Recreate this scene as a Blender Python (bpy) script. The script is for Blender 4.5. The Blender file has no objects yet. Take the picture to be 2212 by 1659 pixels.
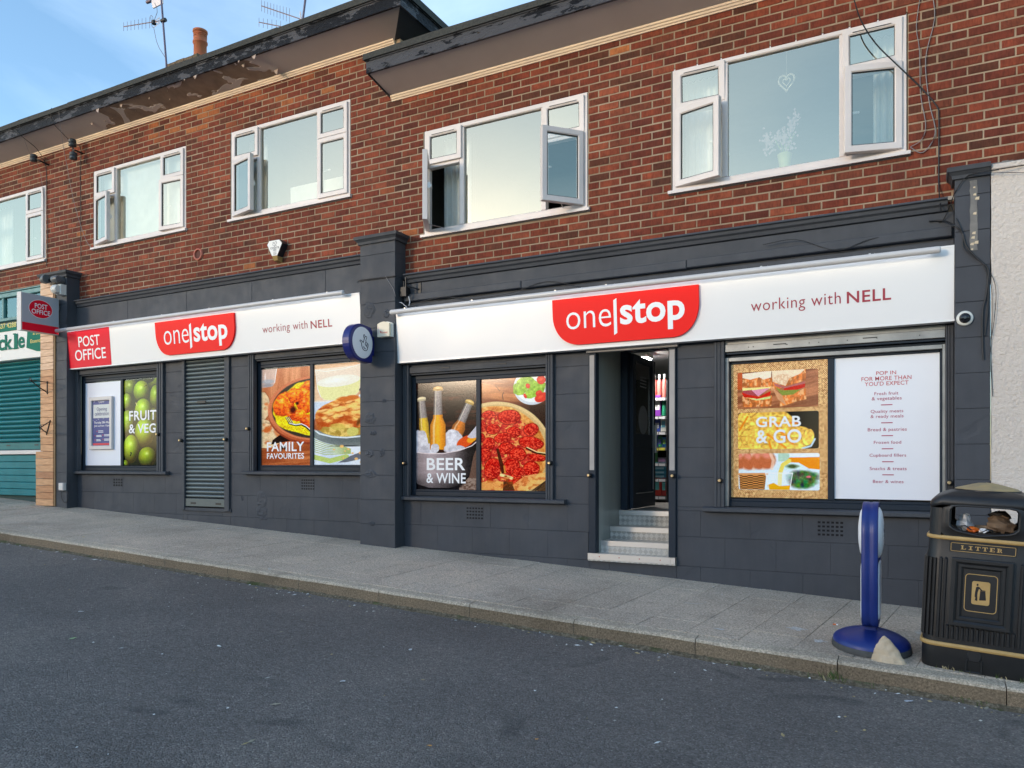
import bpy, math, random
import numpy as np
from mathutils import Vector, Matrix
R = math.radians
random.seed(7)
rng = np.random.RandomState(11)
sc = bpy.context.scene
C = sc.collection

# ------------------------------------------------------------------ camera, sky, sun, exposure
F, CX, HY = 1661.0, 1106.0, 1004.5
TH = math.atan(F / 3141.0); SN, CS = math.sin(TH), math.cos(TH)
DIST, EYE = 7.12, 1.6
cam = bpy.data.cameras.new('camera'); cam.sensor_width = 36; cam.lens = 36 * F / 2212
cam.shift_y = (HY - 829.5) / 2212; cam.clip_start = .05; cam.clip_end = 3000
camo = bpy.data.objects.new('camera', cam); C.objects.link(camo)
camo.location = (0, -DIST, EYE); camo.rotation_euler = (R(90), 0, TH); sc.camera = camo

SUN_EL, SUN_AZ = R(9), R(211)        # azimuth clockwise from +Y: the sun stands low over the street, behind the camera to its left
w = bpy.data.worlds.new('World'); sc.world = w; w.use_nodes = True
nt = w.node_tree; N = nt.nodes; L = nt.links; N.clear()
sky = N.new('ShaderNodeTexSky'); sky.sky_type = 'NISHITA'; sky.sun_disc = False
sky.sun_elevation = SUN_EL; sky.sun_rotation = SUN_AZ; sky.altitude = 50; sky.air_density = 1.0; sky.dust_density = .4; sky.ozone_density = 3.0
tc = N.new('ShaderNodeTexCoord')
mp = N.new('ShaderNodeMapping'); mp.inputs['Scale'].default_value = (1.0, 1.5, 3.2); mp.inputs['Rotation'].default_value = (.2, .35, .6)
no = N.new('ShaderNodeTexNoise'); no.inputs['Scale'].default_value = 1.7; no.inputs['Detail'].default_value = 7; no.inputs['Roughness'].default_value = .55; no.inputs['Distortion'].default_value = .5
rp = N.new('ShaderNodeValToRGB'); rp.color_ramp.elements[0].position = .42; rp.color_ramp.elements[1].position = .74
rp.color_ramp.elements[0].color = (0, 0, 0, 1); rp.color_ramp.elements[1].color = (.26, .26, .26, 1)
mx = N.new('ShaderNodeMix'); mx.data_type = 'RGBA'
hs = N.new('ShaderNodeMix'); hs.data_type = 'RGBA'; hs.blend_type = 'MULTIPLY'; hs.inputs[0].default_value = 1
hs.inputs[7].default_value = (1.05, .955, .86, 1)
bg = N.new('ShaderNodeBackground'); bg.inputs['Strength'].default_value = .15
ow = N.new('ShaderNodeOutputWorld')
L.new(tc.outputs['Generated'], mp.inputs['Vector']); L.new(mp.outputs[0], no.inputs['Vector']); L.new(no.outputs['Fac'], rp.inputs[0])
L.new(rp.outputs['Color'], mx.inputs[0]); L.new(sky.outputs[0], hs.inputs[6]); L.new(hs.outputs[2], mx.inputs[6]); mx.inputs[7].default_value = (3.2, 3.9, 4.6, 1)
L.new(mx.outputs[2], bg.inputs[0]); L.new(bg.outputs[0], ow.inputs[0])

sl = bpy.data.lights.new('sun', 'SUN'); sl.energy = 0.42; sl.angle = R(7); sl.color = (1, .78, .56)
so = bpy.data.objects.new('sun', sl); C.objects.link(so)
sd = Vector((math.sin(SUN_AZ) * math.cos(SUN_EL), math.cos(SUN_AZ) * math.cos(SUN_EL), math.sin(SUN_EL)))
so.rotation_euler = sd.to_track_quat('Z', 'Y').to_euler(); so.location = (-6, -12, 8)
sc.view_settings.view_transform = 'Standard'; sc.view_settings.look = 'None'; sc.view_settings.exposure = 1.86; sc.view_settings.gamma = 1
sc.view_settings.use_curve_mapping = False
sc.cycles.max_bounces = 8; sc.cycles.transparent_max_bounces = 12; sc.cycles.sample_clamp_indirect = 4

# ------------------------------------------------------------------ measuring help: where a sight line of the photograph meets the plane y = Y
def at(px, py, Y):
    u = (px - CX) / F; t = (DIST + Y) / (CS + u * SN)
    return t * (-SN + CS * u), EYE - (py - HY) / F * t
def pv(x, z, X0):  # same for the plane x = X0 -> (y, z)
    u = (x - CX) / F; g = (-SN + CS * u) / (CS + u * SN); D = X0 / g; t = D / (CS + u * SN)
    return D - DIST, EYE - (z - HY) / F * t
def zroad(x, y): return .198 - .0485 * x + .012 * (-y - 1.8)
def zpave(x, y): return .438 - .0485 * x + .0637 * (y + .03)

# ------------------------------------------------------------------ object help
ORG = {}
def link(o, parent=None):
    C.objects.link(o)
    if parent is not None: o.parent = parent
    return o
def tag(o, label, cat, group=None):
    o['label'] = label; o['category'] = cat
    if group: o['group'] = group
    return o
def thing(name, label, cat, loc=(0, 0, 0), group=None):
    o = bpy.data.objects.new(name, None); o.empty_display_size = .1; link(o); o.location = loc; ORG[o.name] = Vector(loc)
    o['kind'] = 'thing'
    return tag(o, label, cat, group)
class MB:
    def __init__(s): s.v = []; s.f = []; s.mi = []; s.tint = []; s.m = 0; s.sm = []
    def add(s, vs, fs, tint=None, smooth=False):
        b = len(s.v); s.v += [tuple(p) for p in vs]; s.f += [tuple(b + i for i in q) for q in fs]
        s.mi += [s.m] * len(fs); s.sm += [smooth] * len(fs); s.tint += [tint or (1, 1, 1)] * len(vs); return s
    def box(s, x0, x1, y0, y1, z0, z1, tint=None):
        if x0 > x1: x0, x1 = x1, x0
        if y0 > y1: y0, y1 = y1, y0
        if z0 > z1: z0, z1 = z1, z0
        v = [(x0, y0, z0), (x1, y0, z0), (x1, y1, z0), (x0, y1, z0), (x0, y0, z1), (x1, y0, z1), (x1, y1, z1), (x0, y1, z1)]
        return s.add(v, [(0, 3, 2, 1), (4, 5, 6, 7), (0, 1, 5, 4), (1, 2, 6, 5), (2, 3, 7, 6), (3, 0, 4, 7)], tint)
    def bbox(s, x0, x1, y0, y1, z0, z1, b=.004, tint=None, bx=None):
        """box whose front (y0) edges are chamfered by b"""
        bx = b if bx is None else bx
        v = [(x0 + bx, y0, z0 + b), (x1 - bx, y0, z0 + b), (x1 - bx, y0, z1 - b), (x0 + bx, y0, z1 - b),
             (x0, y0 + b, z0), (x1, y0 + b, z0), (x1, y0 + b, z1), (x0, y0 + b, z1), (x0, y1, z0), (x1, y1, z0), (x1, y1, z1), (x0, y1, z1)]
        f = [(0, 1, 2, 3), (4, 5, 1, 0), (5, 6, 2, 1), (6, 7, 3, 2), (7, 4, 0, 3), (8, 9, 5, 4), (9, 10, 6, 5), (10, 11, 7, 6), (11, 8, 4, 7), (9, 8, 11, 10)]
        return s.add(v, f, tint)
    def quad(s, a, b, c, d): return s.add([a, b, c, d], [(0, 1, 2, 3)])
    def prism(s, prof, x0, x1, axis='x', smooth=False):
        """closed 2-D outline pushed along an axis; x: (y,z), y: (x,z), z: (x,y)"""
        n = len(prof)
        m = {'x': lambda p, t: (t, p[0], p[1]), 'y': lambda p, t: (p[0], t, p[1]), 'z': lambda p, t: (p[0], p[1], t)}[axis]
        v = [m(p, x0) for p in prof] + [m(p, x1) for p in prof]
        f = [(i, (i + 1) % n, n + (i + 1) % n, n + i) for i in range(n)]
        s.add(v, f, None, smooth); s.add(v, [tuple(range(n))[::-1], tuple(range(n, 2 * n))]); return s
    def tube(s, path, r, n=6, caps=True):
        P = [Vector(p) for p in path]; rings = []
        for i, p in enumerate(P):
            d = (P[min(i + 1, len(P) - 1)] - P[max(i - 1, 0)]).normalized()
            a = d.cross(Vector((0, 0, 1)) if abs(d.z) < .9 else Vector((1, 0, 0))).normalized(); b = d.cross(a)
            rr = r[i] if isinstance(r, (list, tuple)) else r
            rings.append([p + a * math.cos(2 * math.pi * k / n) * rr + b * math.sin(2 * math.pi * k / n) * rr for k in range(n)])
        v = [q for g in rings for q in g]
        f = [(i * n + k, i * n + (k + 1) % n, (i + 1) * n + (k + 1) % n, (i + 1) * n + k) for i in range(len(P) - 1) for k in range(n)]
        s.add(v, f, None, n > 5)
        if caps: s.add(rings[0], [tuple(range(n))]); s.add(rings[-1], [tuple(range(n))])
        return s
    def lathe(s, prof, c, axis='z', n=24, smooth=True, caps=True):
        v = []
        for r_, h in prof:
            for k in range(n):
                a = 2 * math.pi * k / n; q = (r_ * math.cos(a), r_ * math.sin(a), h)
                if axis == 'y': q = (q[0], q[2], q[1])
                if axis == 'x': q = (q[2], q[0], q[1])
                v.append((c[0] + q[0], c[1] + q[1], c[2] + q[2]))
        m = len(prof)
        f = [(i * n + k, i * n + (k + 1) % n, (i + 1) * n + (k + 1) % n, (i + 1) * n + k) for i in range(m - 1) for k in range(n)]
        s.add(v, f, None, smooth)
        if caps: s.add(v[:n], [tuple(range(n))]); s.add(v[-n:], [tuple(range(n))])
        return s
    def xf(s, fn, a=0): s.v[a:] = [tuple(fn(Vector(p))) for p in s.v[a:]]; return s
    def mesh(s, name, mats, org=Vector((0, 0, 0))):
        me = bpy.data.meshes.new(name)
        me.from_pydata([(p[0] - org.x, p[1] - org.y, p[2] - org.z) for p in s.v], [], s.f)
        for m in (mats if isinstance(mats, (list, tuple)) else [mats]): me.materials.append(m)
        me.polygons.foreach_set('material_index', s.mi); me.polygons.foreach_set('use_smooth', s.sm)
        a = me.color_attributes.new('tint', 'FLOAT_COLOR', 'POINT')
        a.data.foreach_set('color', np.array([(*t, 1) for t in s.tint], dtype=np.float32).ravel())
        me.validate(); me.update(); return me
    def build(s, name, mats, parent=None, at_=None, kind=None):
        org = Vector((0, 0, 0)) if at_ is None else Vector(at_)
        p = parent; po = Vector((0, 0, 0))
        if p is not None: po = ORG[p.name]
        if at_ is None: org = po.copy()
        o = bpy.data.objects.new(name, s.mesh(name, mats, org)); link(o, parent); o.location = org - po; ORG[o.name] = org
        if kind: o['kind'] = kind
        return o
def solid(name, mb, mat, label, cat, loc, group=None):
    return tag(mb.build(name, mat, None, loc), label, cat, group)

# ------------------------------------------------------------------ materials
def mat(name, col=(.5, .5, .5), rough=.6, metal=0, spec=.5, **k):
    m = bpy.data.materials.new(name); m.use_nodes = True
    b = m.node_tree.nodes['Principled BSDF']
    b.inputs['Base Color'].default_value = (*col, 1); b.inputs['Roughness'].default_value = rough
    b.inputs['Metallic'].default_value = metal; b.inputs['Specular IOR Level'].default_value = spec
    return m
def nd(m, t, **k):
    n = m.node_tree.nodes.new(t)
    for a, v in k.items():
        if a in n.inputs: n.inputs[a].default_value = v
        else: setattr(n, a, v)
    return n
def ln(m, a, b): m.node_tree.links.new(a, b)
def pos(m, scale=(1, 1, 1)):
    g = nd(m, 'ShaderNodeNewGeometry'); mp = nd(m, 'ShaderNodeMapping'); mp.inputs['Scale'].default_value = scale
    ln(m, g.outputs['Position'], mp.inputs['Vector']); return mp.outputs[0]
def noise(m, scale, vec, detail=4, rough=.55, dist=0):
    n = nd(m, 'ShaderNodeTexNoise', Scale=scale, Detail=detail, Roughness=rough, Distortion=dist); ln(m, vec, n.inputs['Vector']); return n.outputs['Fac']
def ramp(m, fac, stops):
    r = nd(m, 'ShaderNodeValToRGB'); e = r.color_ramp.elements
    while len(e) < len(stops): e.new(.5)
    for i, (p, c) in enumerate(stops): e[i].position = p; e[i].color = (*c, 1) if isinstance(c, tuple) else (c, c, c, 1)
    ln(m, fac, r.inputs[0]); return r.outputs['Color']
def mixc(m, fac, a, b, mode='MIX'):
    x = nd(m, 'ShaderNodeMix'); x.data_type = 'RGBA'; x.blend_type = mode
    for s_, i in ((fac, 0), (a, 6), (b, 7)):
        if hasattr(s_, 'links'): ln(m, s_, x.inputs[i])
        elif i == 0: x.inputs[0].default_value = s_
        else: x.inputs[i].default_value = (*s_, 1)
    return x.outputs[2]
def math_(m, op, a, b=0.0, c=None):
    x = nd(m, 'ShaderNodeMath'); x.operation = op
    for i, s_ in enumerate((a, b) if c is None else (a, b, c)):
        if hasattr(s_, 'links'): ln(m, s_, x.inputs[i])
        else: x.inputs[i].default_value = s_
    return x.outputs[0]
def bump(m, h, strength=.3, dist=.01, prev=None):
    b = nd(m, 'ShaderNodeBump', Strength=strength, Distance=dist); ln(m, h, b.inputs['Height'])
    if prev is not None: ln(m, prev, b.inputs['Normal'])
    return b.outputs[0]
def setb(m, inp, sock): ln(m, sock, m.node_tree.nodes['Principled BSDF'].inputs[inp])
def speck(name, c1, c2, scale, rough=.6, bs=.2, bd=.004, bscale=None, metal=0, spec=.5, lo=.35, hi=.65, sc3=(1, 1, 1)):
    """two-tone noise colour with matching fine relief"""
    m = mat(name, c1, rough, metal, spec); p = pos(m, sc3)
    setb(m, 'Base Color', ramp(m, noise(m, scale, p), [(lo, c1), (hi, c2)]))
    if bs: setb(m, 'Normal', bump(m, noise(m, bscale or scale * 3, p, 6), bs, bd))
    return m

M = {}
# bricks: tint per brick, wire-cut drag marks, soot
m = mat('brick', rough=.85, spec=.25); a = nd(m, 'ShaderNodeAttribute', attribute_name='tint'); p = pos(m)
oi = nd(m, 'ShaderNodeObjectInfo')
n1 = noise(m, 9, p, 5, .6); n2 = noise(m, 60, pos(m, (1, 1, .22)), 4, .7); n3 = noise(m, 1.3, p, 3)
c = mixc(m, 1.0, a.outputs['Color'], ramp(m, n1, [(.3, (.72, .66, .66)), (.5, (1, 1, 1)), (.72, (1.3, 1.18, 1.1))]), 'MULTIPLY')
c = mixc(m, .8, c, ramp(m, n2, [(.3, (.6, .56, .56)), (.52, (1, 1, 1)), (.75, (1.28, 1.25, 1.2))]), 'MULTIPLY')
c = mixc(m, .6, c, ramp(m, n3, [(.35, (.75, .72, .72)), (.65, (1.15, 1.12, 1.1))]), 'MULTIPLY')
setb(m, 'Base Color', c); setb(m, 'Normal', bump(m, n2, .55, .004)); M['brick'] = m
m = mat('mortar', rough=.95, spec=.2); p = pos(m)
c = ramp(m, noise(m, 3, p, 5), [(.3, (.24, .168, .11)), (.55, (.34, .245, .165)), (.75, (.43, .325, .23))])
setb(m, 'Base Color', c); setb(m, 'Normal', bump(m, noise(m, 140, p, 5), .6, .004)); M['mortar'] = m
# dark grey masonry paint over render: brush marks, knocked-off patches, drips
def greypaint(name, base, hit=True):
    m = mat(name, base, .5, 0, .35); p = pos(m)
    dk = tuple(v * .88 for v in base); lt = tuple(v * 1.12 for v in base)
    c = ramp(m, noise(m, 1.6, p, 6, .6), [(.3, dk), (.5, base), (.72, lt)])
    st = noise(m, 5, pos(m, (3.5, 3.5, .35)), 4, .6)
    c = mixc(m, .28, c, ramp(m, st, [(.35, (.82, .82, .84)), (.6, (1.08, 1.08, 1.07))]), 'MULTIPLY')
    c = mixc(m, ramp(m, noise(m, 26, p, 6, .7), [(.70, 0.0), (.74, .5)]), c, (.16, .155, .15))
    setb(m, 'Base Color', c)
    fine = noise(m, 35, pos(m, (1, 1, 1.6)), 6, .65); nrm = bump(m, fine, .22, .004)
    if hit:
        pit = ramp(m, noise(m, 3.1, p, 3, .5, .6), [(.63, 0.0), (.72, 1.0)])
        rugged = math_(m, 'MULTIPLY', pit, math_(m, 'ADD', noise(m, 22, p, 5, .7), -1.1))
        nrm = bump(m, rugged, .35, .012, nrm)
    setb(m, 'Normal', nrm); setb(m, 'Roughness', ramp(m, noise(m, 7, p, 4), [(.3, .56), (.7, .72)]))
    return m
M['grey'] = greypaint('grey_masonry_paint', (.051, .055, .065))
M['greyw'] = greypaint('grey_wood_paint', (.054, .058, .067), False)
M['greyj'] = mat('grey_joint', (.035, .04, .048), .7)
M['navy'] = mat('dark_blue_grey_frame', (.016, .024, .036), .5, 0, .22)
M['alu'] = speck('grey_alu', (.34, .33, .31), (.24, .235, .225), 6, .42, .05, .002, metal=.6)
M['upvc'] = speck('white_upvc', (.72, .645, .605), (.64, .575, .54), 2.2, .35, .03, .001)
M['gasket'] = mat('black_gasket', (.012, .012, .013), .5)
M['handle'] = mat('white_handle', (.8, .8, .78), .3)
M['black'] = mat('black_void', (.004, .004, .005), .9)
m = mat('sign_white', (.77, .76, .75), .34, 0, .55); p = pos(m); setb(m, 'Roughness', ramp(m, noise(m, 2, p), [(.3, .28), (.7, .4)])); M['signw'] = m
M['signred'] = mat('sign_red', (.90, .006, .004), .5, 0, .2); M['pored'] = mat('post_red', (.78, .004, .025), .5, 0, .2)
M['white'] = mat('letter_white', (.86, .86, .87), .45)
M['crimson'] = mat('letter_crimson', (.34, .018, .04), .4); M['plum'] = mat('letter_plum', (.42, .06, .13), .5); M['coral'] = mat('letter_coral', (.55, .09, .10), .5)
M['tube'] = mat('white_trough', (.60, .58, .57), .35)
m = mat('led', (1, 1, 1)); b = m.node_tree.nodes['Principled BSDF']; b.inputs['Emission Color'].default_value = (.93, .97, 1, 1); b.inputs['Emission Strength'].default_value = 1.6; M['led'] = m
m = mat('shoplight', (1, 1, 1)); b = m.node_tree.nodes['Principled BSDF']; b.inputs['Emission Color'].default_value = (1, .97, .92, 1); b.inputs['Emission Strength'].default_value = 60; M['lamp'] = m
# window glass: pale sky comes back off the coated panes, the room shows through
def glass(name, refl, tint=(.85, .95, .93), thru=(.9, .93, .92)):
    m = bpy.data.materials.new(name); m.use_nodes = True; t = m.node_tree; t.nodes.clear()
    o = t.nodes.new('ShaderNodeOutputMaterial'); g = t.nodes.new('ShaderNodeBsdfGlossy'); g.inputs['Roughness'].default_value = .012; g.inputs['Color'].default_value = (*tint, 1)
    tr = t.nodes.new('ShaderNodeBsdfTransparent'); tr.inputs['Color'].default_value = (*thru, 1)
    lw = t.nodes.new('ShaderNodeFresnel'); lw.inputs['IOR'].default_value = 1.5
    a = t.nodes.new('ShaderNodeMath'); a.operation = 'ADD'; a.inputs[1].default_value = refl; a.use_clamp = True
    mx = t.nodes.new('ShaderNodeMixShader'); tcn = t.nodes.new('ShaderNodeNewGeometry'); nz = t.nodes.new('ShaderNodeTexNoise'); nz.inputs['Scale'].default_value = 1.3
    bm = t.nodes.new('ShaderNodeBump'); bm.inputs['Strength'].default_value = .06; bm.inputs['Distance'].default_value = .02
    t.links.new(tcn.outputs['Position'], nz.inputs['Vector']); t.links.new(nz.outputs['Fac'], bm.inputs['Height']); t.links.new(bm.outputs[0], g.inputs['Normal'])
    t.links.new(lw.outputs[0], a.inputs[0]); t.links.new(a.outputs[0], mx.inputs[0]); t.links.new(tr.outputs[0], mx.inputs[1]); t.links.new(g.outputs[0], mx.inputs[2]); t.links.new(mx.outputs[0], o.inputs[0])
    return m
M['pane'] = glass('window_glass', .32, (1, .93, .72), (.95, .97, .96)); M['shopglass'] = glass('shop_glass', .0, (1, 1, 1), (.99, .99, .99)); M['doorglass'] = glass('door_glass', .10, (1, 1, 1), (.9, .92, .92))
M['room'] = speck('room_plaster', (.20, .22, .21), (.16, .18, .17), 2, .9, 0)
M['curtain'] = speck('net_curtain', (.78, .80, .76), (.68, .70, .66), 5, .9, 0)
M['beam'] = mat('dark_curtain', (.05, .045, .05), .9)
# road: rolled chippings
m = mat('asphalt', rough=.82, spec=.35); p = pos(m)
v = nd(m, 'ShaderNodeTexVoronoi', Scale=115.0); v.feature = 'F1'; ln(m, p, v.inputs['Vector'])
c = ramp(m, v.outputs['Color'], [(.0, (.118, .100, .088)), (.5, (.192, .166, .147)), (.84, (.262, .228, .203)), (.985, (.42, .38, .33))])
c = mixc(m, .9, c, ramp(m, noise(m, .5, p, 7, .62, .4), [(.3, (.74, .74, .75)), (.5, (1, 1, 1)), (.7, (1.3, 1.27, 1.22))]), 'MULTIPLY')
c = mixc(m, ramp(m, noise(m, 1.4, p, 3, .4, 1.5), [(.64, 0.0), (.72, .45)]), c, (.06, .057, .055))
c = mixc(m, .6, c, ramp(m, noise(m, 24, p, 5, .75), [(.3, (.6, .6, .6)), (.5, (1, 1, 1)), (.7, (1.35, 1.33, 1.3))]), 'MULTIPLY')
c = mixc(m, ramp(m, noise(m, 190, p, 2), [(.735, 0.0), (.76, .8)]), c, (.34, .32, .29))
setb(m, 'Base Color', c)
h = math_(m, 'ADD', math_(m, 'MULTIPLY', v.outputs['Distance'], -1.2), noise(m, 30, p, 5)); setb(m, 'Normal', bump(m, h, .9, .012)); M['asphalt'] = m
def paving(name, base, warm, moss=False):
    m = mat(name, base, .9, 0, .25); p = pos(m)
    a = nd(m, 'ShaderNodeAttribute', attribute_name='tint')
    c = ramp(m, noise(m, 75, p, 4, .8), [(.34, tuple(x * .5 for x in base)), (.5, base), (.66, tuple(x * 1.6 for x in base))])
    c = mixc(m, .85, c, ramp(m, noise(m, 1.1, p, 7, .62), [(.28, (.66, .64, .62)), (.5, (1, 1, 1)), (.72, (1.24, 1.2, 1.15))]), 'MULTIPLY')
    c = mixc(m, ramp(m, noise(m, 4.2, p, 5, .65), [(.6, 0.0), (.75, .45)]), c, warm)
    c = mixc(m, ramp(m, noise(m, 2.3, pos(m, (1, 1.6, 1)), 3, .4, 1.2), [(.735, 0.0), (.76, .55)]), c, (.52, .52, .5))
    c = mixc(m, 1, c, a.outputs['Color'], 'MULTIPLY')
    vo = nd(m, 'ShaderNodeTexVoronoi', Scale=3.2); ln(m, p, vo.inputs['Vector'])
    c = mixc(m, ramp(m, vo.outputs['Distance'], [(.045, .55), (.06, 0.0)]), c, tuple(x * .35 for x in base))
    c = mixc(m, ramp(m, noise(m, 2.6, p, 6, .7, .8), [(.58, 0.0), (.70, .35)]), c, tuple(x * .45 for x in base))
    setb(m, 'Base Color', c); setb(m, 'Normal', bump(m, noise(m, 150, p, 5, .7), .8, .006)); return m
M['slab'] = paving('paving_slab', (.50, .41, .325), (.33, .28, .22))
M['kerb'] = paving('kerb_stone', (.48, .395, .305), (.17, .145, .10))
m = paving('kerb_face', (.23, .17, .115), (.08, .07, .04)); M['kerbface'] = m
M['joint'] = speck('joint_dirt', (.17, .15, .125), (.12, .11, .085), 20, .95, .3)
M['trim'] = speck('cream_trim', (.80, .62, .44), (.70, .54, .40), 3, .5, .05)
# soffit: taupe paint lifting off in flakes along the older roof
def soffit(name, peel):
    m = mat(name, (.2, .16, .14), .55, 0, .4); p = pos(m)
    base = ramp(m, noise(m, 1.2, p, 4), [(.3, (.46, .39, .36)), (.7, (.54, .455, .42))])
    if peel:
        sx = nd(m, 'ShaderNodeSeparateXYZ'); ln(m, p, sx.inputs[0])
        band = nd(m, 'ShaderNodeMapRange'); ln(m, math_(m, 'ABSOLUTE', math_(m, 'ADD', sx.outputs[0], 8.75)), band.inputs[0])
        band.inputs[1].default_value = 1.2; band.inputs[2].default_value = 2.2; band.inputs[3].default_value = .12; band.inputs[4].default_value = -.3
        n = math_(m, 'ADD', noise(m, 1.9, pos(m, (1, 1.4, 1.4)), 3.0, .45, 1.4), band.outputs[0])
        c = mixc(m, ramp(m, n, [(.520, 0.0), (.528, 1.0)]), base, (.68, .58, .52))
        c = mixc(m, ramp(m, n, [(.535, 0.0), (.542, 1.0)]), c, ramp(m, noise(m, 6, p, 4), [(.3, (.19, .13, .09)), (.7, (.29, .205, .15))]))
        setb(m, 'Base Color', c); setb(m, 'Normal', bump(m, ramp(m, n, [(.52, 1.0), (.545, 0.0)]), .8, .01))
    else: setb(m, 'Base Color', base)
    return m
M['soffitp'] = soffit('peeling_soffit', True); M['soffit'] = soffit('taupe_soffit', False)
def fascia(name, amt):
    m = mat(name, (.02, .022, .028), .55, 0, .22); p = pos(m)
    n = noise(m, 3.4, pos(m, (1, 1, 3)), 6, .7)
    c = mixc(m, ramp(m, n, [(amt, 0.0), (amt + .02, 1.0)]), (.006, .007, .011), (.085, .085, .095))
    c = mixc(m, ramp(m, noise(m, 5, pos(m, (1, 1, 2)), 6, .7, .5), [(.64, 0.0), (.66, 1.0)]), c, (.05, .035, .028))
    c = mixc(m, ramp(m, noise(m, 2.2, p, 3), [(.72, 0.0), (.73, 1.0)]), c, (.30, .07, .04))
    setb(m, 'Base Color', c); setb(m, 'Normal', bump(m, noise(m, 13, pos(m, (1, 1, 2.5)), 6, .7), 1, .03)); return m
M['fascia'] = fascia('flaking_black_fascia', .53); M['fasciab'] = fascia('worn_black_fascia', .44)
M['felt'] = speck('mineral_felt', (.058, .058, .05), (.036, .036, .033), 60, .95, .6, .006)
M['peel'] = mat('curled_paint_flake', (.40, .31, .26), .6)
M['render'] = speck('rough_cream_render', (.66, .585, .52), (.60, .53, .47), 1.2, .9, 1.0, .018, 42)
M['teal'] = speck('teal_paint', (.006, .155, .175), (.012, .19, .21), 4, .38, .1)
M['tealm'] = speck('teal_shutter', (.004, .13, .14), (.006, .155, .165), 3, .28, .04)
for k_ in ('teal', 'tealm'): M[k_].node_tree.nodes['Principled BSDF'].inputs['Specular IOR Level'].default_value = .2
M['tealg'] = speck('faded_teal', (.12, .27, .26), (.07, .2, .2), 8, .5, .2)
M['tealdk'] = mat('dark_teal', (.01, .05, .05), .7)
M['sgreen'] = mat('sign_green', (.0, .16, .10), .6, 0, .15); M['sgold'] = mat('sign_gold', (.62, .50, .10), .5); M['scream'] = mat('sign_cream', (.76, .73, .68), .45)
m = mat('cedar', rough=.6); a = nd(m, 'ShaderNodeAttribute', attribute_name='tint'); p = pos(m, (1, 1, 7))
setb(m, 'Base Color', mixc(m, 1, a.outputs['Color'], ramp(m, noise(m, 5, p, 6, .6, .4), [(.3, (.72, .62, .52)), (.7, (1.15, 1.1, 1.05))]), 'MULTIPLY')); M['cedar'] = m
M['woodedge'] = mat('batten', (.25, .15, .07), .7)
M['shutter'] = speck('grey_shutter', (.135, .16, .162), (.115, .138, .142), 3, .33, .03, metal=.35)
M['reveal'] = speck('brushed_panel', (.36, .375, .345), (.28, .295, .275), 1.5, .38, .05, metal=.3, sc3=(3, 3, .5))
M['jambpale'] = speck('pale_jamb', (.36, .33, .31), (.28, .26, .25), 3, .5, .03)
# checker plate: raised bars in alternating diagonals, tarnished
m = mat('checker_plate', (.5, .49, .47), .38, .45); g = nd(m, 'ShaderNodeNewGeometry'); sx = nd(m, 'ShaderNodeSeparateXYZ'); ln(m, g.outputs['Position'], sx.inputs[0])
U = math_(m, 'MULTIPLY', sx.outputs[0], 1.0); V = math_(m, 'ADD', sx.outputs[2], math_(m, 'MULTIPLY', sx.outputs[1], 1.0))
pa = math_(m, 'MULTIPLY', math_(m, 'ADD', U, V), 19.0); pb = math_(m, 'MULTIPLY', math_(m, 'SUBTRACT', U, V), 19.0)
ck = math_(m, 'GREATER_THAN', math_(m, 'FRACT', math_(m, 'MULTIPLY', math_(m, 'ADD', math_(m, 'FLOOR', pa), math_(m, 'FLOOR', pb)), .5)), .25)
wa = math_(m, 'SINE', math_(m, 'MULTIPLY', pa, 31.4)); wb = math_(m, 'SINE', math_(m, 'MULTIPLY', pb, 31.4))
hh = math_(m, 'ADD', math_(m, 'MULTIPLY', wa, ck), math_(m, 'MULTIPLY', wb, math_(m, 'SUBTRACT', 1.0, ck)))
setb(m, 'Normal', bump(m, hh, .7, .003)); p = pos(m)
setb(m, 'Base Color', mixc(m, math_(m, 'MULTIPLY', ck, .55), ramp(m, noise(m, 7, p, 5), [(.3, (.46, .42, .37)), (.7, (.72, .67, .60))]), (.88, .82, .74)))
setb(m, 'Roughness', ramp(m, noise(m, 9, p), [(.3, .28), (.7, .5)])); M['checker'] = m
M['plate'] = mat('alu_nosing', (.68, .65, .62), .35, .7)
M['binblk'] = speck('bin_black', (.009, .009, .010), (.015, .015, .016), 9, .48, .12, .003, 120)
m = M['binblk']; p = pos(m); bc = m.node_tree.nodes['Principled BSDF'].inputs['Base Color'].links[0].from_socket
sc_ = mixc(m, ramp(m, noise(m, 16, pos(m, (1, 1, .5)), 7, .8, .6), [(.64, 0.0), (.70, .6)]), bc, (.03, .03, .031))
sc_ = mixc(m, ramp(m, noise(m, 3, p, 5, .6), [(.5, 0.0), (.8, .4)]), sc_, (.024, .021, .019)); setb(m, 'Base Color', sc_)
M['gold'] = speck('bin_gold', (.52, .33, .12), (.44, .27, .09), 14, .5, .05)
M['golddirty'] = speck('bin_lid_gold', (.42, .30, .13), (.30, .23, .13), 11, .6, .3, .006)
M['blue'] = speck('royal_blue_plastic', (.008, .022, .15), (.012, .032, .19), 5, .4, .1, .003, 60)
M['bluedk'] = mat('navy_blue_plastic', (.011, .017, .15), .35)
M['rubber'] = speck('grey_rubber', (.05, .05, .048), (.08, .075, .07), 20, .8, .3)
M['disc'] = mat('sign_disc', (.78, .80, .84), .35); M['ink'] = mat('ink', (.008, .009, .03), .5)
M['rock'] = speck('sandstone', (.50, .37, .24), (.62, .48, .33), 9, .9, .7, .012, 30)
M['cable'] = mat('cable_black', (.012, .012, .014), .5); M['cablew'] = mat('cable_white', (.6, .6, .62), .4); M['cableg'] = mat('cable_grey', (.22, .2, .2), .5)
M['iron'] = mat('wrought_iron', (.008, .008, .01), .5); M['camgrey'] = mat('camera_grey', (.10, .105, .11), .4)
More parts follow.
